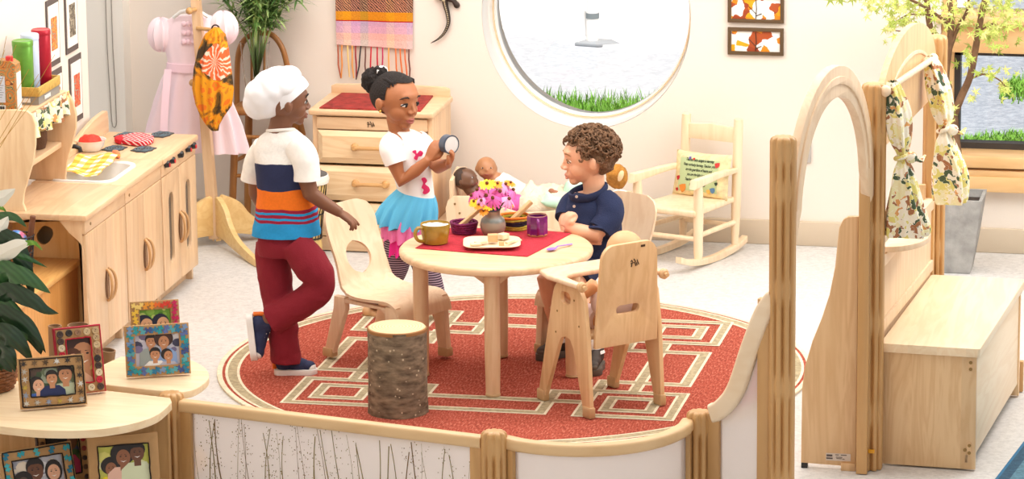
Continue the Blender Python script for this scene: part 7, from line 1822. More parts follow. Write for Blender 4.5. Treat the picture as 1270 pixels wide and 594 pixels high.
# ---- peace lily in wicker basket
pb = Zp(-16, 482, SZ); py_ = pb.y
wk = empty('wicker_basket', (pb.x, pb.y, SZ+.001), 0, 'brown wicker basket holding the white flowered plant at the left edge', 'basket')
WKM = plain('wicker_brown', srgb(132, 84, 50), .8, var=.3, vscale=50)
for k in range(9):
 mb = MB(); r = .085+.012*math.sin(k*.35); z = SZ+.008+k*.0105
 mb.tube([V((pb.x+(r+.004*math.sin(i*PI/1.5+k*PI))*math.cos(2*PI*i/48), pb.y+(r+.004*math.sin(i*PI/1.5+k*PI))*math.sin(2*PI*i/48), z)) for i in range(49)], .0058, 6, cap=False); mb.build('weave', WKM, wk)
mb = MB(); mb.lathe([(0, .002), (.078, .002), (.08, .085), (.0, .085)], (pb.x, pb.y, SZ), 32); mb.build('liner', plain('soil2', srgb(56, 42, 34), .95), wk)
pl2 = empty('peace_lily', (pb.x, pb.y, SZ+.088), 0, 'leafy dark green houseplant with white spathe flowers at the left edge', 'plant')
def leaffaces(name, pts, wpx, m, fold=.25, par=pl2, n=14):
 """pts (u,v,y): mid rib; broad blade"""
 q = [Yp(u-3, v, py_+y) for u, v, y in pts]; cl = spline(q, 6); K = len(cl); w = wpx/345.0*.8
 mb = MB()
 def f(a, t):
  x = t*(K-1); i = min(int(x), K-2); c = cl[i].lerp(cl[i+1], x-i); d = (cl[i+1]-cl[i]).normalized()
  s = d.cross(FW); s = s.normalized() if s.length > .05 else V((1, 0, 0)); nn = s.cross(d)
  ww = w*(math.sin(PI*min(1, .02+t)**.75))**.8 if t < 1 else 0
  k = 2*a-1
  return c+s*ww*k-FW*(-abs(k)*ww*fold)+s*.0+UP*(.004*math.sin(abs(k)*9+t*16)*ww/.05)
 mb.surf(f, 8, 22); return mb.build(name, m, par, recalc=False)
def leafveined(nm, c1, c2):
 m, nt, b = new_mat(nm); N, L = nt.nodes, nt.links
 tc = N.new('ShaderNodeTexCoord'); w = N.new('ShaderNodeTexWave'); w.inputs['Scale'].default_value = 26; w.inputs['Distortion'].default_value = 1.5; w.bands_direction = 'DIAGONAL'; L.new(tc.outputs['Object'], w.inputs['Vector'])
 r = N.new('ShaderNodeValToRGB'); r.color_ramp.elements[0].color = c1; r.color_ramp.elements[1].color = c2; L.new(w.outputs['Fac'], r.inputs['Fac']); L.new(r.outputs['Color'], b.inputs['Base Color']); b.inputs['Roughness'].default_value = .32
 bp = N.new('ShaderNodeBump'); bp.inputs['Strength'].default_value = .25; bp.inputs['Distance'].default_value = .003; L.new(w.outputs['Fac'], bp.inputs['Height']); L.new(bp.outputs[0], b.inputs['Normal']); return m
LD = leafveined('lily_dark', srgb(30, 54, 34), srgb(38, 66, 42)); LM = leafveined('lily_mid', srgb(52, 92, 52), srgb(64, 108, 60)); LL = leafveined('lily_light', srgb(96, 150, 44), srgb(130, 176, 64)); SPW = plain('spathe_white', srgb(246, 244, 232), .5)
for (pts, w, m) in [([(-20, 400, 0), (-5, 375, -.05), (15, 362, -.1), (40, 372, -.12), (58, 384, -.12), (76, 389, -.1)], 14, LD), ([(-20, 430, 0), (0, 345, -.08), (22, 340, -.12), (45, 350, -.12), (66, 364, -.1)], 15, LM), ([(-20, 420, .02), (-10, 350, -.02), (10, 300, -.06), (24, 310, -.08), (38, 345, -.08), (44, 372, -.06)], 17, LD), ([(-25, 440, 0), (-5, 395, -.06), (20, 395, -.1), (42, 410, -.11), (60, 438, -.1)], 15, LD), ([(-25, 440, 0), (-10, 420, -.08), (10, 415, -.14), (28, 428, -.14), (44, 450, -.12)], 18, LD), ([(-20, 450, 0), (0, 432, -.1), (14, 440, -.14), (22, 462, -.13)], 14, LD), ([(-20, 440, 0), (0, 384, -.05), (16, 390, -.08), (30, 412, -.08), (34, 430, -.07)], 15, LM),
                  ([(-25, 300, 0), (-8, 275, -.02), (12, 268, -.05), (26, 273, -.06), (36, 282, -.05)], 7, LM), ([(-25, 350, 0), (-5, 322, -.04), (18, 316, -.08), (40, 322, -.08), (62, 332, -.06)], 6, LM), ([(20, 306, -.1), (36, 302, -.12), (46, 302, -.12), (56, 311, -.1)], 4, LL), ([(-20, 262, 0), (-8, 258, -.02), (4, 258, -.03), (11, 263, -.02)], 4, LL), ([(-20, 420, 0), (-4, 410, -.1), (8, 412, -.12), (16, 418, -.1)], 9, LL), ([(-25, 360, .02), (-6, 330, -.02), (8, 335, -.05), (20, 350, -.06), (34, 380, -.05)], 14, LD), ([(-25, 470, 0), (-6, 452, -.06), (8, 452, -.1), (18, 462, -.1)], 12, LD), ([(-20, 420, .03), (0, 380, .03), (24, 395, .02), (48, 425, .02), (54, 440, .02)], 14, LD)]:
 leaffaces('leaf', pts, w, m)
for (pts, w, st_) in [([(-18, 268, 0), (-6, 252, -.04), (8, 244, -.05), (22, 234, -.05)], 12, 0), ([(-12, 318, -.06), (4, 316, -.1), (24, 306, -.12), (43, 300, -.12)], 13, 0), ([(-8, 296, -.04), (-2, 290, -.06), (6, 280, -.06), (14, 268, -.05)], 11, 0)]:
 leaffaces('spathe', pts, w, SPW, fold=.5)
# dry straws rising from the same basket
SW_ = plain('dry_straw', srgb(196, 150, 72), .8); ds2 = empty('dry_straws', (pb.x-.01, pb.y, SZ+.08), 0, 'thin dry golden straws rising slantwise at the upper left edge', 'dried stems')
for (a, b) in (((-14, 195), (48, 92)), ((-16, 210), (68, 68)), ((-12, 170), (36, 86)), ((-10, 130), (20, 56)), ((-18, 180), (8, 45)), ((-16, 200), (52, 112)), ((-14, 120), (6, 62))):
 p0 = V((pb.x-.01, pb.y, SZ+.1)); p1, p2 = Yp(a[0], a[1], py_-.05), Yp(b[0], b[1], py_-.08)
 mb = MB(); mb.tube([p0, p1, p2], [.0014, .0013, .0008], 5); mb.build('straw', SW_, ds2)
# ---- black wire basket with ball and stick on the amber step
wb = Zp(24, 352, .384); wr = .055
wk2 = empty('wire_basket', (wb.x, wb.y, .3835), 0, 'black wire basket of toys standing on the amber step shelf', 'basket')
WIR = plain('black_wire', srgb(34, 28, 28), .5)
for k in range(7):
 mb = MB(); r = wr*(.85+.25*k/6); z = .388+k*.03
 mb.tube([V((wb.x+r*math.cos(2*PI*i/24), wb.y+r*math.sin(2*PI*i/24), z)) for i in range(25)], .0028, 6, cap=False); mb.build('hoop', WIR, wk2)
for k in range(18):
 a = 2*PI*k/18; mb = MB(); mb.tube([V((wb.x+wr*(.85+.25*t)*math.cos(a+t), wb.y+wr*(.85+.25*t)*math.sin(a+t), .386+.185*t)) for t in (0, .25, .5, .75, 1)], .0022, 5); mb.build('wire', WIR, wk2)
bq = Yp(20, 289, wb.y)
def ballmat():
 m, nt, b = new_mat('swirl_ball'); N, L = nt.nodes, nt.links
 tc = N.new('ShaderNodeTexCoord'); w = N.new('ShaderNodeTexWave'); w.inputs['Scale'].default_value = 6; w.inputs['Distortion'].default_value = 4; L.new(tc.outputs['Object'], w.inputs['Vector'])
 r = N.new('ShaderNodeValToRGB'); e = r.color_ramp.elements; e[0].color = srgb(58, 110, 190); e[1].color = srgb(214, 96, 130); x = e.new(.6); x.color = srgb(80, 150, 210)
 L.new(w.outputs['Fac'], r.inputs['Fac']); L.new(r.outputs['Color'], b.inputs['Base Color']); b.inputs['Roughness'].default_value = .25; return m
mb = MB(); mb.ell((wb.x-.006, wb.y, .545), .042, nu=32, nv=20); tag(mb.build('swirl_ball', ballmat()), 'blue and pink swirled ball in the black wire basket', 'ball')
mb = MB(); p1 = Yp(41, 268, wb.y+.02); mb.cyl((wb.x+.015, wb.y+.02, .40), p1, .011, n=14, bevel=.002); tag(mb.build('wooden_stick', plain('brown_stick', srgb(110, 66, 40), .6)), 'brown wooden stick leaning out of the black wire basket', 'stick')
# ================================================================== children
def remesh(o, vox=.0035, it=5):
 r = o.modifiers.new('remesh', 'REMESH'); r.mode = 'VOXEL'; r.voxel_size = vox; r.use_smooth_shade = True
 s = o.modifiers.new('smooth', 'SMOOTH'); s.factor = .5; s.iterations = it; return o
def skin(name, c, rough=.5): return plain(name, c, rough, sss=.08, var=.04, vscale=10)
def headshape(mb, c, f, up, R):
 """child's head; c centre, f facing, R half of its height"""
 f = f.normalized(); s = up.cross(f).normalized(); u = f.cross(s).normalized(); M = Matrix((f, s, u)).transposed()
 A = lambda x, y, z: c+f*R*x+s*R*y+u*R*z
 mb.ell(A(-.10, 0, .22), (R*.94, R*.76, R*.80), M, 30, 22)                 # cranium
 mb.ell(A(.18, 0, .04), (R*.66, R*.62, R*.70), M, 26, 18)                   # face
 mb.ell(A(.22, 0, -.38), (R*.50, R*.46, R*.46), M, 24, 16)                  # jaw
 mb.ell(A(.57, 0, -.74), (R*.19, R*.22, R*.16), M, 16, 12); mb.ell(A(.58, 0, -.44), (R*.25, R*.31, R*.27), M, 18, 12)                  # chin
 mb.ell(A(.66, 0, .34), (R*.20, R*.44, R*.22), M, 16, 12)                   # brow
 for k in (-1, 1):
  mb.ell(A(.38, k*.30, -.25), (R*.36, R*.29, R*.34), M, 16, 12)          # cheek
  mb.ell(A(-.08, k*.79, -.05), (R*.16, R*.09, R*.24), M, 14, 10)         # ear
  mb.ell(A(-.11, k*.84, .0), (R*.11, R*.07, R*.19), M, 12, 8)
  mb.ell(A(.86, k*.11, -.23), (R*.09, R*.09, R*.07), M, 10, 8)           # nostril
 mb.tube([A(.80, 0, .14), A(.90, 0, -.08), A(.96, 0, -.19)], [R*.05, R*.065, R*.08], 10)
 mb.ell(A(.93, 0, -.20), (R*.085, R*.10, R*.08), M, 12, 8)                   # nose tip
 mb.ell(A(.77, 0, -.47), (R*.11, R*.22, R*.06), M, 14, 8)                   # lips
 mb.ell(A(.745, 0, -.57), (R*.11, R*.19, R*.065), M, 14, 8)
 return A, M
def face(body, A, M, R, iris, lip, brow, look=(0, 0), open_=.16):
 EW = plain('eye_white', srgb(240, 236, 230), .2); ID = plain('iris_dark', iris, .15)
 lidm = body.data.materials[0]
 for k in (-1, 1):
  mb = MB(); mb.ell(A(.675, k*.30, .05), (R*.115, R*.14, R*.068), M, 16, 12); e = mb.build('eye', EW, body)
  mb = MB(); mb.ell(A(.768, k*.29+look[0], .045+look[1]), (R*.03, R*.082, R*.07), M, 14, 10); mb.build('iris', ID, e)
  mb = MB(); mb.tube([A(.74, k*.14, .065), A(.79, k*.25, .112), A(.76, k*.37, .10), A(.68, k*.47, .03)], [R*.022, R*.034, R*.032, R*.02], 8); mb.build('upper_lid', brow, e)
  mb = MB(); mb.tube([A(.80, k*.14, .28), A(.82, k*.28, .36), A(.75, k*.42, .34), A(.65, k*.52, .27)], [R*.022, R*.036, R*.032, R*.016], 8, flat=(1, .8)); mb.build('eyebrow', brow, body)
 mb = MB(); mb.tube([A(.76, -.20, -.515), A(.85, -.08, -.475), A(.86, 0, -.485), A(.85, .08, -.475), A(.76, .20, -.515)], [R*.02, R*.048, R*.05, R*.048, R*.02], 8); mb.tube([A(.755, -.18, -.53), A(.83, -.07, -.58), A(.84, 0, -.59), A(.83, .07, -.58), A(.755, .18, -.53)], [R*.02, R*.055, R*.06, R*.055, R*.02], 8)
 mb.build('lips', lip, body)
def hand(mb, w, d, n, side, s=1.0, curl=.5, spread=.12, tcurl=.3, curls=None):
 """w wrist, d along the palm, n out of the BACK of the hand; side +1: thumb lies towards n x d"""
 d = d.normalized(); n = (n-d*n.dot(d)).normalized(); t = n.cross(d)*side       # t: thumb side
 P = lambda a, b, c: w+d*a*s+t*b*s+n*c*s
 for (b, r) in ((.017, .0105), (.006, .0115), (-.006, .011), (-.017, .010)):
  mb.tube([P(-.004, b*.6, 0), P(.022, b*.95, .001), P(.043, b*1.08, 0)], [.011*s, r*s, r*.85*s], 10)
 L = (.036, .041, .038, .030)
 for i, (b, l) in enumerate(zip((.019, .0068, -.0062, -.0185), L)):
  c = (curls[i] if curls else curl); sp = spread*(1.5-i)*.8
  p = P(.043, b, 0); a = 0; pts = [p]; rad = [.0082*s]
  for seg, k in ((.44, .75), (.31, 1.0), (.25, .8)):
   a += c*k; dd = (d*math.cos(a)-n*math.sin(a))+t*sp*math.cos(a); p = p+dd*l*seg*s; pts.append(p); rad.append((.0075, .0068, .0055)[len(pts)-2]*s)
  mb.tube(spline(pts, 3), [rad[0]+(rad[-1]-rad[0])*i_/(3*(len(pts)-1)) for i_ in range(3*(len(pts)-1)+1)], 8); mb.ell(pts[-1], rad[-1]*1.02, nu=8, nv=6)
 p0 = P(.008, .016, -.004); p1 = P(.024, .030, -.008); p2 = P(.038, .034-.01*tcurl, -.010-.012*tcurl); p3 = P(.049, .032-.02*tcurl, -.012-.02*tcurl)
 mb.tube([p0, p1, p2, p3], [.0115*s, .0098*s, .0082*s, .0062*s], 10); mb.ell(p3, .0063*s, nu=8, nv=6)
def loft(rows, base, dps, n=72, wr=.0, seed=0, d0=None, tw=0):
 """rows (uL,uR,v) on the upright plane through base; dps half depth; wr wrinkle amplitude"""
 mb = MB(); R = []
 for k, (r, dp) in enumerate(zip(rows, dps)):
  d = d0[k] if d0 else 0
  vL, vR = (r[2], r[2]) if len(r) < 4 else (r[2], r[3])
  a, b = Fp(r[0], vL, base, d), Fp(r[1], vR, base, d); c = (a+b)/2; h = (b-a)/2
  R.append((c, h, dp))
 C = spline([r[0] for r in R], 5); H_ = spline([r[1] for r in R], 5); D_ = [p.x for p in spline([(r[2], 0, 0) for r in R], 5)]
 grid = []
 for k in range(len(C)):
  ring = []
  for i in range(n):
   th = 2*PI*i/n; p = C[k]+H_[k]*(abs(math.cos(th))**.9*(1 if math.cos(th) > 0 else -1))+FW*D_[k]*math.sin(th)
   if wr:
    q = V((p.x*16, p.y*16, p.z*26+seed)); w = wr*(noise.noise(q)+.6*noise.noise(q*2.1)); p = p+(p-C[k]).normalized()*w
   ring.append(mb.bm.verts.new(p))
  grid.append(ring)
 for a, b in zip(grid, grid[1:]):
  for i in range(n): mb._face([a[i], a[(i+1) % n], b[(i+1) % n], b[i]])
 mb._face(grid[0]); mb._face(grid[-1][::-1])
 return mb
def limb(pts, rad, n=28, wr=0, seed=0, k=6):
 mb = MB(); P = spline(pts, k); r = [q.x for q in spline([(x, 0, 0) for x in rad], k)]
 mb.tube(P, r, n)
 if wr:
  for v in mb.bm.verts:
   q = v.co*24+V((seed, seed, seed)); j = min(range(len(P)), key=lambda i: (P[i]-v.co).length_squared); o = v.co-P[j]
   if o.length > 1e-4: v.co += o.normalized()*wr*(noise.noise(q)+.6*noise.noise(q*2))
 return mb
def sneaker(parent, ank, d, up, L=.16, upper=None, sole=None, stripe=None, lace=None, high=.075, W_=.031):
 d = d.normalized(); up = (up-d*up.dot(d)).normalized(); s = up.cross(d)
 heel = ank-up*high-d*L*.22
 m = basis(heel, d, s, up)
 o = [(p.x, p.y) for p in spline([(-.006, 0, 0), (.0, .02, 0), (.03, .027, 0), (.075, .027, 0), (L*.70, W_+.003, 0), (L*.88, .028, 0), (L, .004, 0), (L*.99, -.012, 0), (L*.86, -.028, 0), (L*.65, -.029, 0), (.06, -.025, 0), (.02, -.025, 0), (0, -.018, 0)], 5, True)]
 o = [(x*1.03-.002, y*1.16) for x, y in o]
 mb = MB(); mb.plate(o, .024, m @ Matrix.Translation((0, 0, .012)), bevel=.004); sh = mb.build('shoe', sole, parent)
 mb = MB(); P = lambda x, y, z: m @ V((x, y, z+.007))
 M3 = Matrix((d, s, up)).transposed()
 mb.ell(P(L*.80, 0, .027), (L*.19, .028, .019), M3, 22, 14); mb.ell(P(L*.55, 0, .032), (L*.30, .027, .026), M3, 22, 14); mb.ell(P(L*.22, 0, .036), (L*.24, .026, .028), M3, 22, 14)
 mb.tube([P(L*.16, 0, .03), P(L*.20, 0, .06), P(L*.22, 0, high+.012)], [.028, .029, .030], 18); mb.tube([P(L*.2, 0, .055), P(L*.42, 0, .05), P(L*.62, 0, .04)], [.024, .022, .018], 14)
 u_ = mb.build('upper', upper, sh); remesh(u_, .004, 4)
 mb = MB(); mb.ell(P(L*.86, 0, .024), (L*.135, .027, .0165), M3, 20, 12); mb.build('toe_cap', sole, sh)
 if stripe: mb = MB(); mb.tube([P(-.006, 0, .02), P(-.004, 0, .05), P(.002, 0, high+.008)], [.0105]*3, 10, flat=(1.1, .8)); mb.build('heel_stripe', stripe, sh)
 for j in range(4):
  mb = MB(); x = L*(.42+.075*j); z = .072-.0085*j; mb.tube([P(x, -.018, z-.012), P(x, 0, z), P(x, .018, z-.012)], .0026, 6); mb.build('lace', lace or sole, sh)
 return sh
NAVY = plain('navy_canvas', srgb(40, 48, 84), .8, bump=.2, bscale=200); ORNG = plain('orange_trim', srgb(232, 112, 24), .7)
RUB = plain('white_rubber', srgb(240, 236, 232), .5)
# ---------------------------------------------------------------- boy in white hat
B1 = (-.742, -.262)
F1 = lambda u, v, d=0: Fp(u, v, B1, d)
SK1 = skin('skin_deep', srgb(122, 78, 54)); HR1 = plain('brow_black', srgb(34, 24, 20), .8)
mb = MB(); R1 = .095; hc1 = F1(354, 127); hf1 = (RT*.93+FW*.30-UP*.05); hu1 = (UP+RT*.03).normalized()
A1, M1_ = headshape(mb, hc1, hf1, hu1, R1)
mb.tube([F1(346, 172), F1(348, 155), F1(351, 142)], [.05, .042, .042], 18)
mb.tube([F1(347, 180), F1(350, 215), F1(352, 255), F1(353, 292)], [.05, .066, .066, .068], 24)
mb.tube([F1(326, 188, .06), F1(347, 182), F1(370, 188, -.05)], [.036, .044, .036], 16)
mb.tube([F1(372, 186, -.06), F1(378, 212, -.08), F1(385, 240, -.085), F1(402, 252, -.07), F1(422, 264, -.06)], [.034, .034, .031, .026, .019], 18)
hand(mb, F1(423, 265, -.06), (F1(446, 281, -.06)-F1(423, 265, -.06)), UP*.85-FW*.2+RT*.4, 1, 1.02, curls=(.15, .35, .5, .6), spread=.16, tcurl=.6)
mb.tube([F1(324, 188, .07), F1(318, 214, .09), F1(318, 240, .10), F1(328, 262, .12)], [.040, .034, .029, .02], 16)
hand(mb, F1(328, 262, .12), F1(340, 285, .14)-F1(328, 262, .12), -RT*.6-FW*.3, -1, 1.0, .4)
mb.tube([F1(338, 296, .04), F1(341, 340, .03), F1(344, 372, .03), F1(350, 410, .03), F1(354, 450, .03)], [.05, .05, .045, .038, .028], 18)
mb.tube([F1(366, 298, -.05), F1(388, 330, -.06), F1(398, 352, -.06), F1(368, 376, -.03), F1(330, 398, -.01)], [.045, .05, .044, .042, .028], 18)
bo1 = mb.build('person', SK1, origin=(B1[0], B1[1], 0)); remesh(bo1, .0036)
tag(bo1, 'standing child in puffy white hat, striped shirt and crimson trousers, one foot raised', 'person')
face(bo1, A1, M1_, R1, srgb(30, 18, 12), plain('lips_deep', srgb(122, 66, 54), .5), HR1)
# hair at nape
mb = MB(); mb.ell(A1(-.16, 0, .10), (R1*.93, R1*.80, R1*.84), M1_, 30, 20)
for v in list(mb.bm.verts):
 q = v.co-hc1
 if q.dot(hf1) > R1*.05 or q.dot(hu1) < R1*.3: mb.bm.verts.remove(v)
mb.build('hair', plain('hair_black', srgb(30, 22, 20), .9, bump=.8, bscale=150), bo1)
# hat: band and puffed crown
HATM = plain('hat_white', srgb(232, 232, 236), .9)
mb = MB(); 
hp0 = [F1(378, 111, 0), F1(346, 148, 0)]
bc = F1(357, 119, .0); bax = ((F1(380, 107)-F1(341, 138)).normalized()); bn2 = bax.cross(FW).normalized()
if bn2.z < 0: bn2 = -bn2
bm1 = basis(bc, bax, FW, bn2)
mb.lathe([(.072, -.016), (.0805, -.016), (.083, 0), (.082, .022), (.074, .022)], bm1 @ Matrix.Diagonal((1.08, .96, 1, 1)), 48); hat = mb.build('hat', HATM, bo1)
mb = MB(); pts_ = [(341, 88), (358, 84), (371, 95), (379, 109)]
cr = F1(335, 116, .01)
ax = (F1(303, 148)-F1(366, 92)).normalized(); n2 = ax.cross(FW).normalized()
if n2.z < 0: n2 = -n2
mcr = Matrix((ax, FW, n2)).transposed()
mb.ell(cr, (.112, .10, .082), mcr, 64, 44); mb.ell(F1(353, 105, 0), (.075, .084, .058), mcr, 40, 30)
for v in mb.bm.verts:
 o = v.co-cr; q = v.co*13; rr_ = noise.noise(q)+.5*noise.noise(q*2.3); v.co += o.normalized()*(.008*rr_+.007*abs(math.sin(q.x*1.7+q.z*2.1+2*noise.noise(q*.7)))-.004)
puf = mb.build('crown', HATM, hat); remesh(puf, .005, 3)
def stripemat():
 m, nt, b = new_mat('striped_tee'); N, L = nt.nodes, nt.links
 tc = N.new('ShaderNodeTexCoord'); s = N.new('ShaderNodeSeparateXYZ'); L.new(tc.outputs['Object'], s.inputs[0])
 n = N.new('ShaderNodeTexNoise'); n.inputs['Scale'].default_value = 9; L.new(tc.outputs['Object'], n.inputs['Vector'])
 a = N.new('ShaderNodeMath'); a.operation = 'MULTIPLY_ADD'; a.inputs[1].default_value = .03; L.new(n.outputs['Fac'], a.inputs[0]); L.new(s.outputs['Z'], a.inputs[2])
 zz = lambda v: F1(352, v).z
 z0, z1 = zz(292), zz(150)
 mr = N.new('ShaderNodeMapRange'); mr.inputs['From Min'].default_value = z0; mr.inputs['From Max'].default_value = z1; L.new(a.outputs[0], mr.inputs['Value'])
 r = N.new('ShaderNodeValToRGB'); cr = r.color_ramp; cr.interpolation = 'CONSTANT'; e = cr.elements
 f = lambda v: (zz(v)+.015-z0)/(z1-z0)
 BLU = srgb(36, 148, 208); CRI = srgb(150, 24, 56); WHT = srgb(240, 236, 230)
 seq = [(f(271), CRI), (f(267.5), BLU), (f(264.5), CRI), (f(261), BLU), (f(258), CRI), (f(254), srgb(238, 118, 26)), (f(231), srgb(38, 44, 78)), (f(200), WHT)]
 e[0].position = 0; e[0].color = BLU; e[1].position = seq[0][0]; e[1].color = seq[0][1]
 for p, c in seq[1:]: x = e.new(p); x.color = c
 L.new(mr.outputs[0], r.inputs['Fac'])
 n2 = N.new('ShaderNodeTexNoise'); n2.inputs['Scale'].default_value = 120; L.new(tc.outputs['Object'], n2.inputs['Vector'])
 h = N.new('ShaderNodeHueSaturation'); q = N.new('ShaderNodeMapRange'); q.inputs['To Min'].default_value = .86; q.inputs['To Max'].default_value = 1.1; L.new(n2.outputs['Fac'], q.inputs['Value']); L.new(q.outputs[0], h.inputs['Value']); L.new(r.outputs['Color'], h.inputs['Color'])
 L.new(h.outputs['Color'], b.inputs['Base Color']); b.inputs['Roughness'].default_value = .95; return m
TEEW = plain('tee_white', srgb(240, 236, 230), .95, var=.04, vscale=60)
mb = loft([(332, 366, 162, 160), (322, 378, 170), (315, 387, 184), (316, 390, 204), (318, 390, 232), (317, 393, 258), (313, 397, 280), (313, 397, 291, 290)], B1, [.045, .058, .072, .088, .09, .092, .094, .094], wr=.0045, seed=2)
tee = mb.build('shirt', stripemat(), bo1)
mb = limb([F1(366, 180, -.045), F1(376, 192, -.07), F1(380, 210, -.082), F1(381, 224, -.086)], [.048, .052, .049, .05], wr=.003); mb.build('sleeve', TEEW, tee)
mb = limb([F1(330, 182, .055), F1(322, 196, .08), F1(316, 212, .095), F1(314, 224, .1)], [.048, .05, .047, .047], wr=.003); mb.build('sleeve', TEEW, tee)
mb = MB(); mb.tube([F1(348+16.5*math.cos(a), 161.5-1.5*math.sin(a)*0+1.0*math.cos(a)*-1, .046*math.sin(a)) for a in [2*PI*i/24 for i in range(25)]], .006, 8, cap=False); mb.build('collar', TEEW, tee)
CRT = plain('crimson_twill', srgb(132, 20, 38), .9, bump=.25, bscale=150)
mb = MB(); 
t1 = loft([(322, 384, 276), (320, 387, 292), (319, 389, 304), (321, 386, 316)], B1, [.07, .082, .086, .075], wr=.002)
mb.bm.free(); mb.bm = t1.bm
t2 = limb([F1(338, 300, .035), F1(340, 336, .03), F1(345, 372, .03), F1(351, 410, .03), F1(354, 436, .03), F1(354, 449, .03)], [.066, .066, .060, .056, .056, .058], wr=.005, seed=4)
t3 = limb([F1(364, 300, -.045), F1(384, 326, -.06), F1(397, 348, -.06), F1(388, 366, -.05), F1(364, 382, -.035), F1(338, 397, -.015)], [.058, .068, .058, .058, .056, .058], wr=.005, seed=9)
mb.add(t2.bm); mb.add(t3.bm)
tr1 = mb.build('trousers', CRT, bo1); remesh(tr1, .005, 3)
sneaker(bo1, F1(353, 441, .03), RT*.9+FW*.05, UP, .15, NAVY, RUB, ORNG, RUB)
sneaker(bo1, F1(330, 402, -.01), (F1(327, 452, -.02)-F1(320, 392, -.01)).normalized(), (RT*.94+UP*.28), .165, NAVY, RUB, ORNG, RUB, high=.07)
# ---------------------------------------------------------------- girl
B2 = (-.50, .65)
F2 = lambda u, v, d=0: Fp(u, v, B2, d)
SK2 = skin('skin_brown', srgb(176, 112, 72)); HR2 = plain('hair_black', srgb(30, 22, 20), .9, bump=.8, bscale=150)
mb = MB(); R2 = .108; hc2 = F2(491, 126); hf2 = (RT*.72-FW*.66-UP*.10).normalized(); hu2 = (UP+RT*.06).normalized()
A2, M2_ = headshape(mb, hc2, hf2, hu2, R2)
mb.tube([F2(498, 174), F2(495, 162), F2(491, 144)], [.046, .04, .04], 18)
mb.tube([F2(500, 178), F2(505, 205), F2(512, 235), F2(514, 275)], [.048, .06, .058, .064], 24)
mb.tube([F2(485, 178, -.05), F2(501, 176), F2(522, 176, .05)], [.038, .046, .038], 16)
mb.tube([F2(485, 181, -.06), F2(490, 203, -.085), F2(498, 224, -.09), F2(515, 212, -.10), F2(532, 198, -.11)], [.036, .032, .029, .025, .018], 18)
hand(mb, F2(533, 196, -.11), F2(543, 176, -.105)-F2(533, 196, -.11), -RT*.55-FW*.8+UP*.1, -1, 1.02, curls=(.35, .35, .4, .45), spread=.05, tcurl=.5)
mb.tube([F2(522, 180, .05), F2(534, 196, .02), F2(544, 207, -.04), F2(556, 203, -.10)], [.036, .032, .028, .019], 16)
hand(mb, F2(556, 203, -.10), F2(566, 186, -.13)-F2(556, 203, -.10), RT*.95-FW*.1, 1, .98, curls=(.5, .5, .55, .6), spread=.06, tcurl=.5)
mb.tube([F2(496, 285, -.02), F2(490, 330, -.02), F2(478, 352, .01), F2(464, 379, .06)], [.06, .05, .042, .026], 18)
mb.tube([F2(518, 285, .02), F2(528, 330, 0), F2(536, 355, -.01), F2(546, 394, -.02)], [.06, .05, .042, .026], 18)
gi = mb.build('person', SK2, origin=(B2[0], B2[1], 0)); remesh(gi, .0036)
tag(gi, 'standing child with hair bun, white top and tiered blue and pink skirt holding a shaker', 'person')
face(gi, A2, M2_, R2, srgb(34, 20, 14), plain('lips_brown', srgb(170, 92, 78), .45), plain('brow_black', srgb(34, 24, 20), .8), look=(.03, 0))
mb = MB(); mb.ell(A2(-.12, 0, .24), (R2*.98, R2*.80, R2*.83), M2_, 44, 32)
for v in list(mb.bm.verts):
 q = v.co-hc2; x, z = q.dot(hf2)/R2, q.dot(hu2)/R2; y = abs(q.dot(hu2.cross(hf2)))/R2
 if (x > .40-.25*y and z < .74+.0*x) or (x > -.02 and z < .14) or z < -.42: mb.bm.verts.remove(v)
har = mb.build('hair', HR2, gi)
for k in range(7):
 y = -.54+.18*k; mb = MB(); mb.tube([A2(.44-.25*abs(y), y, .80-.22*abs(y)), A2(.25, y*1.02, .93-.25*abs(y)), A2(-.1, y*.95, 1.0-.3*abs(y)), A2(-.55, y*.6-.1, .88-.2*abs(y)), A2(-.85, y*.3-.2, .58)], [R2*.03, R2*.055, R2*.07, R2*.07, R2*.05], 8); mb.build('braid', HR2, har)
mb = MB(); bc2 = F2(463, 100, .05); mb.ell(bc2, (.048, .045, .05), None, 36, 26); mb.ell(F2(471, 90, .04), (.03, .03, .028), None, 20, 14)
for v in mb.bm.verts: v.co += (v.co-bc2).normalized()*.008*(noise.noise(v.co*60)+.6*noise.noise(v.co*130))
mb.build('bun', HR2, har)
mb = MB(); mb.tube([F2(474+5*math.cos(a), 90+6*math.sin(a), .04+.02*math.cos(a)) for a in [2*PI*i/16 for i in range(17)]], .009, 8, cap=False); mb.build('hair_tie', plain('tie_white', srgb(244, 240, 236), .8), har)
mb = MB(); mb.ell(A2(.02, -.80, -.27), R2*.055, nu=10, nv=8); mb.build('earring', plain('gold', srgb(220, 180, 90), .3, metal=.8), gi)
mb = loft([(484, 516, 160, 163), (477, 524, 168), (474, 530, 180), (477, 533, 196), (484, 535, 212), (491, 537, 228), (494, 540, 240, 250)], B2, [.04, .055, .066, .074, .076, .078, .08], wr=.003, seed=12)
TOPW = plain('top_white', srgb(246, 244, 242), .9); tp_ = mb.build('top', TOPW, gi)
mb = limb([F2(490, 174, -.045), F2(485, 182, -.065), F2(488, 194, -.08), F2(491, 203, -.087)], [.042, .047, .045, .044], wr=.002); mb.build('sleeve', TOPW, tp_)
mb = limb([F2(516, 172, .04), F2(524, 180, .045), F2(531, 192, .03)], [.04, .044, .041], wr=.002); mb.build('sleeve', TOPW, tp_)
PKD = plain('pink_print', srgb(226, 48, 110), .8)
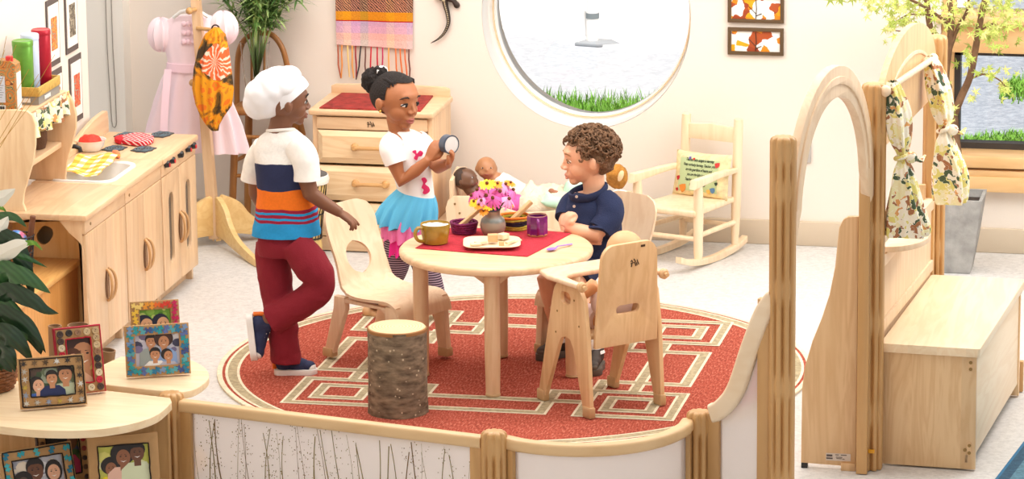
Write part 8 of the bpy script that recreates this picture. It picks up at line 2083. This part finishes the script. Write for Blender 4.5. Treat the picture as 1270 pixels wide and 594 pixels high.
def surfdot(mb, u, v, pts, base=B2, dp=-.083):
 c = Fp(u, v, base, dp)
 mb.plate([(x, y) for x, y in pts], .003, basis(c, RT, UP, -FW), bevel=.0005)
mb = MB()
surfdot(mb, 517, 192, [(p.x, p.y) for p in spline([(-.018, .012, 0), (-.004, .018, 0), (.0, .004, 0), (.012, .016, 0), (.024, .008, 0), (.018, -.006, 0), (.006, -.008, 0), (.0, -.022, 0), (-.012, -.014, 0), (-.006, 0, 0)], 4, True)], dp=-.078)
mb.build('butterfly_print', PKD, tp_)
mb = MB(); surfdot(mb, 526, 231, [(p.x, p.y) for p in spline([(-.01, .03, 0), (.004, .034, 0), (.012, .02, 0), (.004, .008, 0), (.018, -.004, 0), (.022, -.02, 0), (.006, -.032, 0), (-.006, -.028, 0), (-.002, -.014, 0), (-.010, -.006, 0), (-.004, .012, 0)], 4, True)], dp=-.078); mb.build('butterfly_print', PKD, tp_)
def ruffle(rows, dps, m, nm, amp, par, seed, nf=15):
 mb = MB(); R = []
 n = 140
 for k, (r, dp) in enumerate(zip(rows, dps)):
  a, b = F2(r[0], r[2]), F2(r[1], r[3] if len(r) > 3 else r[2]); c = (a+b)/2; h = (b-a)/2; t = k/(len(rows)-1); ring = []
  for i in range(n):
   th = 2*PI*i/n; f = 1+amp*t*(math.sin(nf*th+seed)+.5*math.sin((nf*1.7)*th+1))
   ring.append(mb.bm.verts.new(c+h*math.cos(th)*f+FW*dp*math.sin(th)*f+UP*(-.006*t*math.sin(nf*th+seed+1))))
  R.append(ring)
 for a, b in zip(R, R[1:]):
  for i in range(n): mb._face([a[i], a[(i+1) % n], b[(i+1) % n], b[i]])
 mb._face(R[0]); mb._face(R[-1])
 return mb.build(nm, m, par)
SKB_ = plain('skirt_blue', srgb(96, 190, 232), .85); SKP = plain('skirt_pink', srgb(246, 130, 190), .85); SKM_ = plain('skirt_magenta', srgb(238, 44, 150), .85)
sk_ = ruffle([(493, 540, 234, 244), (482, 542, 244, 252), (472, 542, 256, 262), (465, 540, 270, 278), (464, 539, 276, 282)], [.08, .09, .1, .105, .106], SKB_, 'skirt', .09, gi, 0)
ruffle([(474, 536, 262, 266), (472, 532, 276, 282), (474, 528, 290, 296), (474, 527, 294, 298)], [.095, .1, .1, .1], SKP, 'skirt_tier', .09, sk_, 2)
ruffle([(478, 526, 284, 288), (477, 522, 300, 304), (477, 521, 312, 314)], [.09, .092, .092], SKM_, 'skirt_tier', .09, sk_, 4)
def legmat():
 m, nt, b = new_mat('striped_leggings'); N, L = nt.nodes, nt.links
 tc = N.new('ShaderNodeTexCoord'); w = N.new('ShaderNodeTexWave'); w.bands_direction = 'Z'; w.inputs['Scale'].default_value = 34; w.inputs['Distortion'].default_value = .6; L.new(tc.outputs['Object'], w.inputs['Vector'])
 r = N.new('ShaderNodeValToRGB'); r.color_ramp.interpolation = 'CONSTANT'; e = r.color_ramp.elements; e[0].color = srgb(62, 54, 66); e[1].position = .45; e[1].color = srgb(120, 62, 92)
 for p, c in ((.62, srgb(84, 78, 92)), (.86, srgb(200, 176, 190))): x = e.new(p); x.color = c
 L.new(w.outputs['Fac'], r.inputs['Fac']); L.new(r.outputs['Color'], b.inputs['Base Color']); b.inputs['Roughness'].default_value = .9; return m
LGM = legmat()
mb = limb([F2(496, 292, -.02), F2(490, 332, -.02), F2(478, 353, .01), F2(466, 375, .055)], [.062, .052, .044, .034]); mb.build('legging', LGM, gi)
mb = limb([F2(517, 292, .02), F2(528, 332, 0), F2(536, 355, -.01), F2(545, 384, -.02)], [.062, .052, .045, .034]); mb.build('legging', LGM, gi)
TAN = plain('tan_leather', srgb(212, 170, 124), .45)
def slipon(parent, ank, d, up, L=.15):
 d = d.normalized(); s = up.cross(d).normalized(); up = d.cross(s); heel = ank-up*.045-d*.034; m = basis(heel, d, s, up); M3 = Matrix((d, s, up)).transposed(); P = lambda x, y, z: m @ V((x, y, z))
 o = [(p.x, p.y) for p in spline([(-.004, 0, 0), (.02, .024, 0), (.07, .025, 0), (L*.72, .031, 0), (L, .006, 0), (L*.9, -.022, 0), (L*.66, -.028, 0), (.05, -.024, 0), (.01, -.02, 0)], 5, True)]
 mb = MB(); mb.plate(o, .008, m @ Matrix.Translation((0, 0, .004)), bevel=.002); sh = mb.build('shoe', plain('tan_sole', srgb(170, 126, 84), .7), parent)
 mb = MB(); mb.ell(P(L*.76, 0, .018), (L*.23, .028, .020), M3, 22, 14); mb.ell(P(L*.45, 0, .020), (L*.30, .026, .020), M3, 22, 14); mb.ell(P(L*.17, 0, .026), (L*.19, .026, .026), M3, 22, 14); u_ = mb.build('upper', TAN, sh); remesh(u_, .004, 3)
 mb = MB(); mb.ell(P(L*.78, 0, .039), (.012, .009, .004), M3, 10, 8); mb.build('bow', TAN, sh)
 return sh
slipon(gi, F2(461, 381, .06), RT*.9-FW*.25-UP*.12, UP+RT*.1, .15)
slipon(gi, F2(547, 396, -.02), RT*.93-FW*.2-UP*.0, UP, .15)
# shaker in her hands
sk0 = F2(557, 179, -.125); axd = (-FW*.75+RT*.62).normalized()
shk = empty('shaker', sk0, 0, 'small round shaker with white face held in the hands of the child with a bun', 'shaker')
m = basis(sk0, axd.cross(UP).normalized(), UP, axd)
mb = MB(); mb.lathe([(0, -.022), (.034, -.022), (.036, -.02), (.036, .012), (0, .012)], m, 36); mb.build('drum', plain('shaker_grey', srgb(90, 100, 116), .4, metal=.3), shk)
mb = MB(); mb.lathe([(0, .013), (.033, .012), (.034, .0145), (.02, .016), (0, .0155)], m, 36); mb.build('face', plain('shaker_face', srgb(222, 218, 214), .4), shk)
mb = MB(); mb.lathe([(.033, .01), (.0375, .01), (.0375, .0155), (.033, .0155)], m, 36); mb.build('rim', plain('shaker_rim', srgb(60, 74, 92), .4), shk)
# ---------------------------------------------------------------- boy in navy polo, seated
B3 = (.345, .27)
F3 = lambda u, v, d=0: Fp(u, v, B3, d)
SK3 = skin('skin_fair', srgb(236, 180, 146))
mb = MB(); R3 = .104; hc3 = F3(729, 197); hf3 = (-RT*.985-FW*.10-UP*.10).normalized(); hu3 = (UP-RT*.04).normalized()
A3, M3_ = headshape(mb, hc3, hf3, hu3, R3)
mb.tube([F3(737, 248), F3(737, 234), F3(735, 215)], [.05, .042, .042], 18)
mb.tube([F3(736, 252), F3(735, 275), F3(738, 300), F3(742, 335)], [.055, .072, .074, .076], 24)
mb.tube([F3(757, 254, -.03), F3(736, 250), F3(712, 252, .03)], [.04, .05, .04], 16)
# near arm folded on the table edge, hand curled up at the chest
mb.tube([F3(757, 256, -.06), F3(752, 275, -.09), F3(738, 291, -.11), F3(718, 287, -.12), F3(701, 281, -.12)], [.038, .035, .033, .030, .022], 18)
hand(mb, F3(700, 280, -.12), F3(707, 262, -.11)-F3(700, 280, -.12), -RT*.8-FW*.4, -1, .95, curls=(.9, .9, .9, .9), spread=.03, tcurl=.8)
mb.tube([F3(712, 254, .03), F3(703, 275, -.03), F3(706, 292, -.09), F3(728, 296, -.10)], [.036, .033, .03, .022], 16)
hand(mb, F3(728, 296, -.095), F3(748, 297, -.10)-F3(728, 296, -.095), -FW*.9+UP*.2, 1, .9, curls=(.5, .5, .6, .6), spread=.04, tcurl=.2)
def W3(x, y, z): return V((x, y, z))
mb.tube([W3(.36, .24, .325), W3(.30, .15, .325), W3(.285, .085, .30), W3(.33, .05, .19), W3(.378, .03, .075)], [.066, .058, .047, .042, .026], 18)
mb.tube([W3(.30, .31, .325), W3(.21, .24, .325), W3(.165, .205, .30), W3(.19, .20, .19), W3(.215, .195, .075)], [.066, .058, .047, .042, .026], 18)
b3 = mb.build('person', SK3, origin=(B3[0], B3[1], 0)); remesh(b3, .0036)
tag(b3, 'child with curly brown hair in navy polo shirt seated at the table, arms folded', 'person')
face(b3, A3, M3_, R3, srgb(70, 60, 50), plain('lips_fair', srgb(222, 150, 126), .5), plain('brow_brown', srgb(150, 104, 66), .8))
HR3 = plain('hair_curly_brown', srgb(112, 80, 54), .8, var=.35, vscale=40, bump=.9, bscale=110)
mb = MB(); mb.ell(A3(-.16, 0, .26), (R3*1.02, R3*.86, R3*.92), M3_, 60, 44); s3 = hu3.cross(hf3)
for v in list(mb.bm.verts):
 q = v.co-hc3; x, z = q.dot(hf3)/R3, q.dot(hu3)/R3
 if (x > .30 and z < .66) or (x > -.02 and z < .16) or (x > -.30 and z < -.02) or z < -.62-.4*(x+.6)*0: mb.bm.verts.remove(v)
for v in mb.bm.verts: v.co += (v.co-hc3).normalized()*.012*(noise.noise(v.co*38)+.5*noise.noise(v.co*90))
hr3 = mb.build('hair', HR3, b3)
rh = random.Random(6); mb = MB()
for i in range(420):
 th, ph = rh.uniform(0, 2*PI), rh.uniform(-.2, 1)
 z = ph; r_ = math.sqrt(max(0, 1-z*z)); x, y = r_*math.cos(th), r_*math.sin(th)
 X, Z_ = -.16+x*1.02, .26+z*.92
 if (X > .36 and Z_ < .68) or (X > -.0 and Z_ < .2) or (X > -.3 and Z_ < 0): continue
 c = A3(X, y*.86, Z_); nrm_ = (c-A3(-.16, 0, .26)).normalized()
 t1_ = nrm_.cross(V((rh.uniform(-1, 1), rh.uniform(-1, 1), rh.uniform(-1, 1)))).normalized(); t2_ = nrm_.cross(t1_)
 rr_ = rh.uniform(.007, .013); a0 = rh.uniform(0, 6)
 mb.tube([c+nrm_*(.001+.009*math.sin(PI*k/5))+t1_*rr_*math.cos(a0+k*.7)+t2_*rr_*math.sin(a0+k*.7) for k in range(6)], [.0034, .0042, .0044, .0042, .0036, .002], 5)
mb.build('curls', HR3, hr3)
NV = plain('navy_pique', srgb(30, 42, 78), .9, bump=.3, bscale=260)
mb = loft([(714, 751, 240, 236), (706, 760, 244), (701, 767, 256), (698, 770, 272), (700, 770, 290), (706, 771, 310), (712, 771, 332)], B3, [.05, .066, .085, .098, .10, .10, .10], wr=.005, seed=21)
po = mb.build('polo_shirt', NV, b3)
mb = limb([F3(748, 246, -.03), F3(756, 258, -.06), F3(754, 274, -.085), F3(745, 287, -.105)], [.044, .054, .053, .052], wr=.003); mb.build('sleeve', NV, po)
mb = MB(); mb.tube([F3(745-2.0, 287.5, -.105), F3(742.5, 290, -.11)], [.0535, .0535], 28); mb.build('sleeve_cuff', NV, po)
mb = limb([F3(718, 245, .02), F3(709, 256, .03), F3(703, 272, -.01)], [.042, .05, .046], wr=.003); mb.build('sleeve', NV, po)
mb = MB(); a_ = [F3(752, 231, .0), F3(745, 240, -.055), F3(728, 246, -.075), F3(712, 246, -.06), F3(708, 243, -.0), F3(716, 236, .05), F3(738, 229, .05), F3(752, 231, .0)]
cl_ = spline(a_, 5); mb.tube(cl_, [.013]*len(cl_), 10, flat=(.55, 1.25), cap=False); mb.build('collar', NV, po)
for (u, v) in ((715, 244), (712, 256)):
 mb = MB(); c = F3(u, v, -.098 if v > 250 else -.088); mb.lathe([(0, 0), (.0055, 0), (.0055, .0025), (0, .003)], aim(c, c-FW), 12); mb.build('button', plain('pale_button', srgb(196, 176, 160), .4), po)
SHO = plain('short_navy', srgb(34, 42, 70), .9)
mb = limb([W3(.37, .26, .325), W3(.32, .175, .33), W3(.292, .11, .315)], [.08, .074, .068], wr=.003); mb.build('shorts_leg', SHO, b3)
mb = limb([W3(.30, .33, .325), W3(.23, .265, .33), W3(.185, .225, .315)], [.08, .074, .068], wr=.003); mb.build('shorts_leg', SHO, b3)
SOCK = plain('white_sock', srgb(246, 243, 240), .95, bump=.4, bscale=200); DKS = plain('dark_shoe', srgb(62, 52, 46), .7); DKT = plain('dark_sole', srgb(92, 80, 70), .7)
mb = limb([W3(.352, .042, .135), W3(.370, .034, .10), W3(.382, .03, .062)], [.034, .031, .032]); mb.build('sock', SOCK, b3)
mb = limb([W3(.203, .198, .135), W3(.21, .197, .10), W3(.218, .195, .062)], [.034, .031, .032]); mb.build('sock', SOCK, b3)
sneaker(b3, W3(.380, .03, .075), V((-.55, -.75, 0)).lerp(V((.4, -.8, 0)), .55), UP, .15, DKS, DKT, None, plain('dark_lace', srgb(40, 34, 30), .8), high=.066)
sneaker(b3, W3(.218, .195, .075), V((-.6, -.7, 0)), UP, .15, DKS, DKT, None, plain('dark_lace', srgb(40, 34, 30), .8), high=.066)
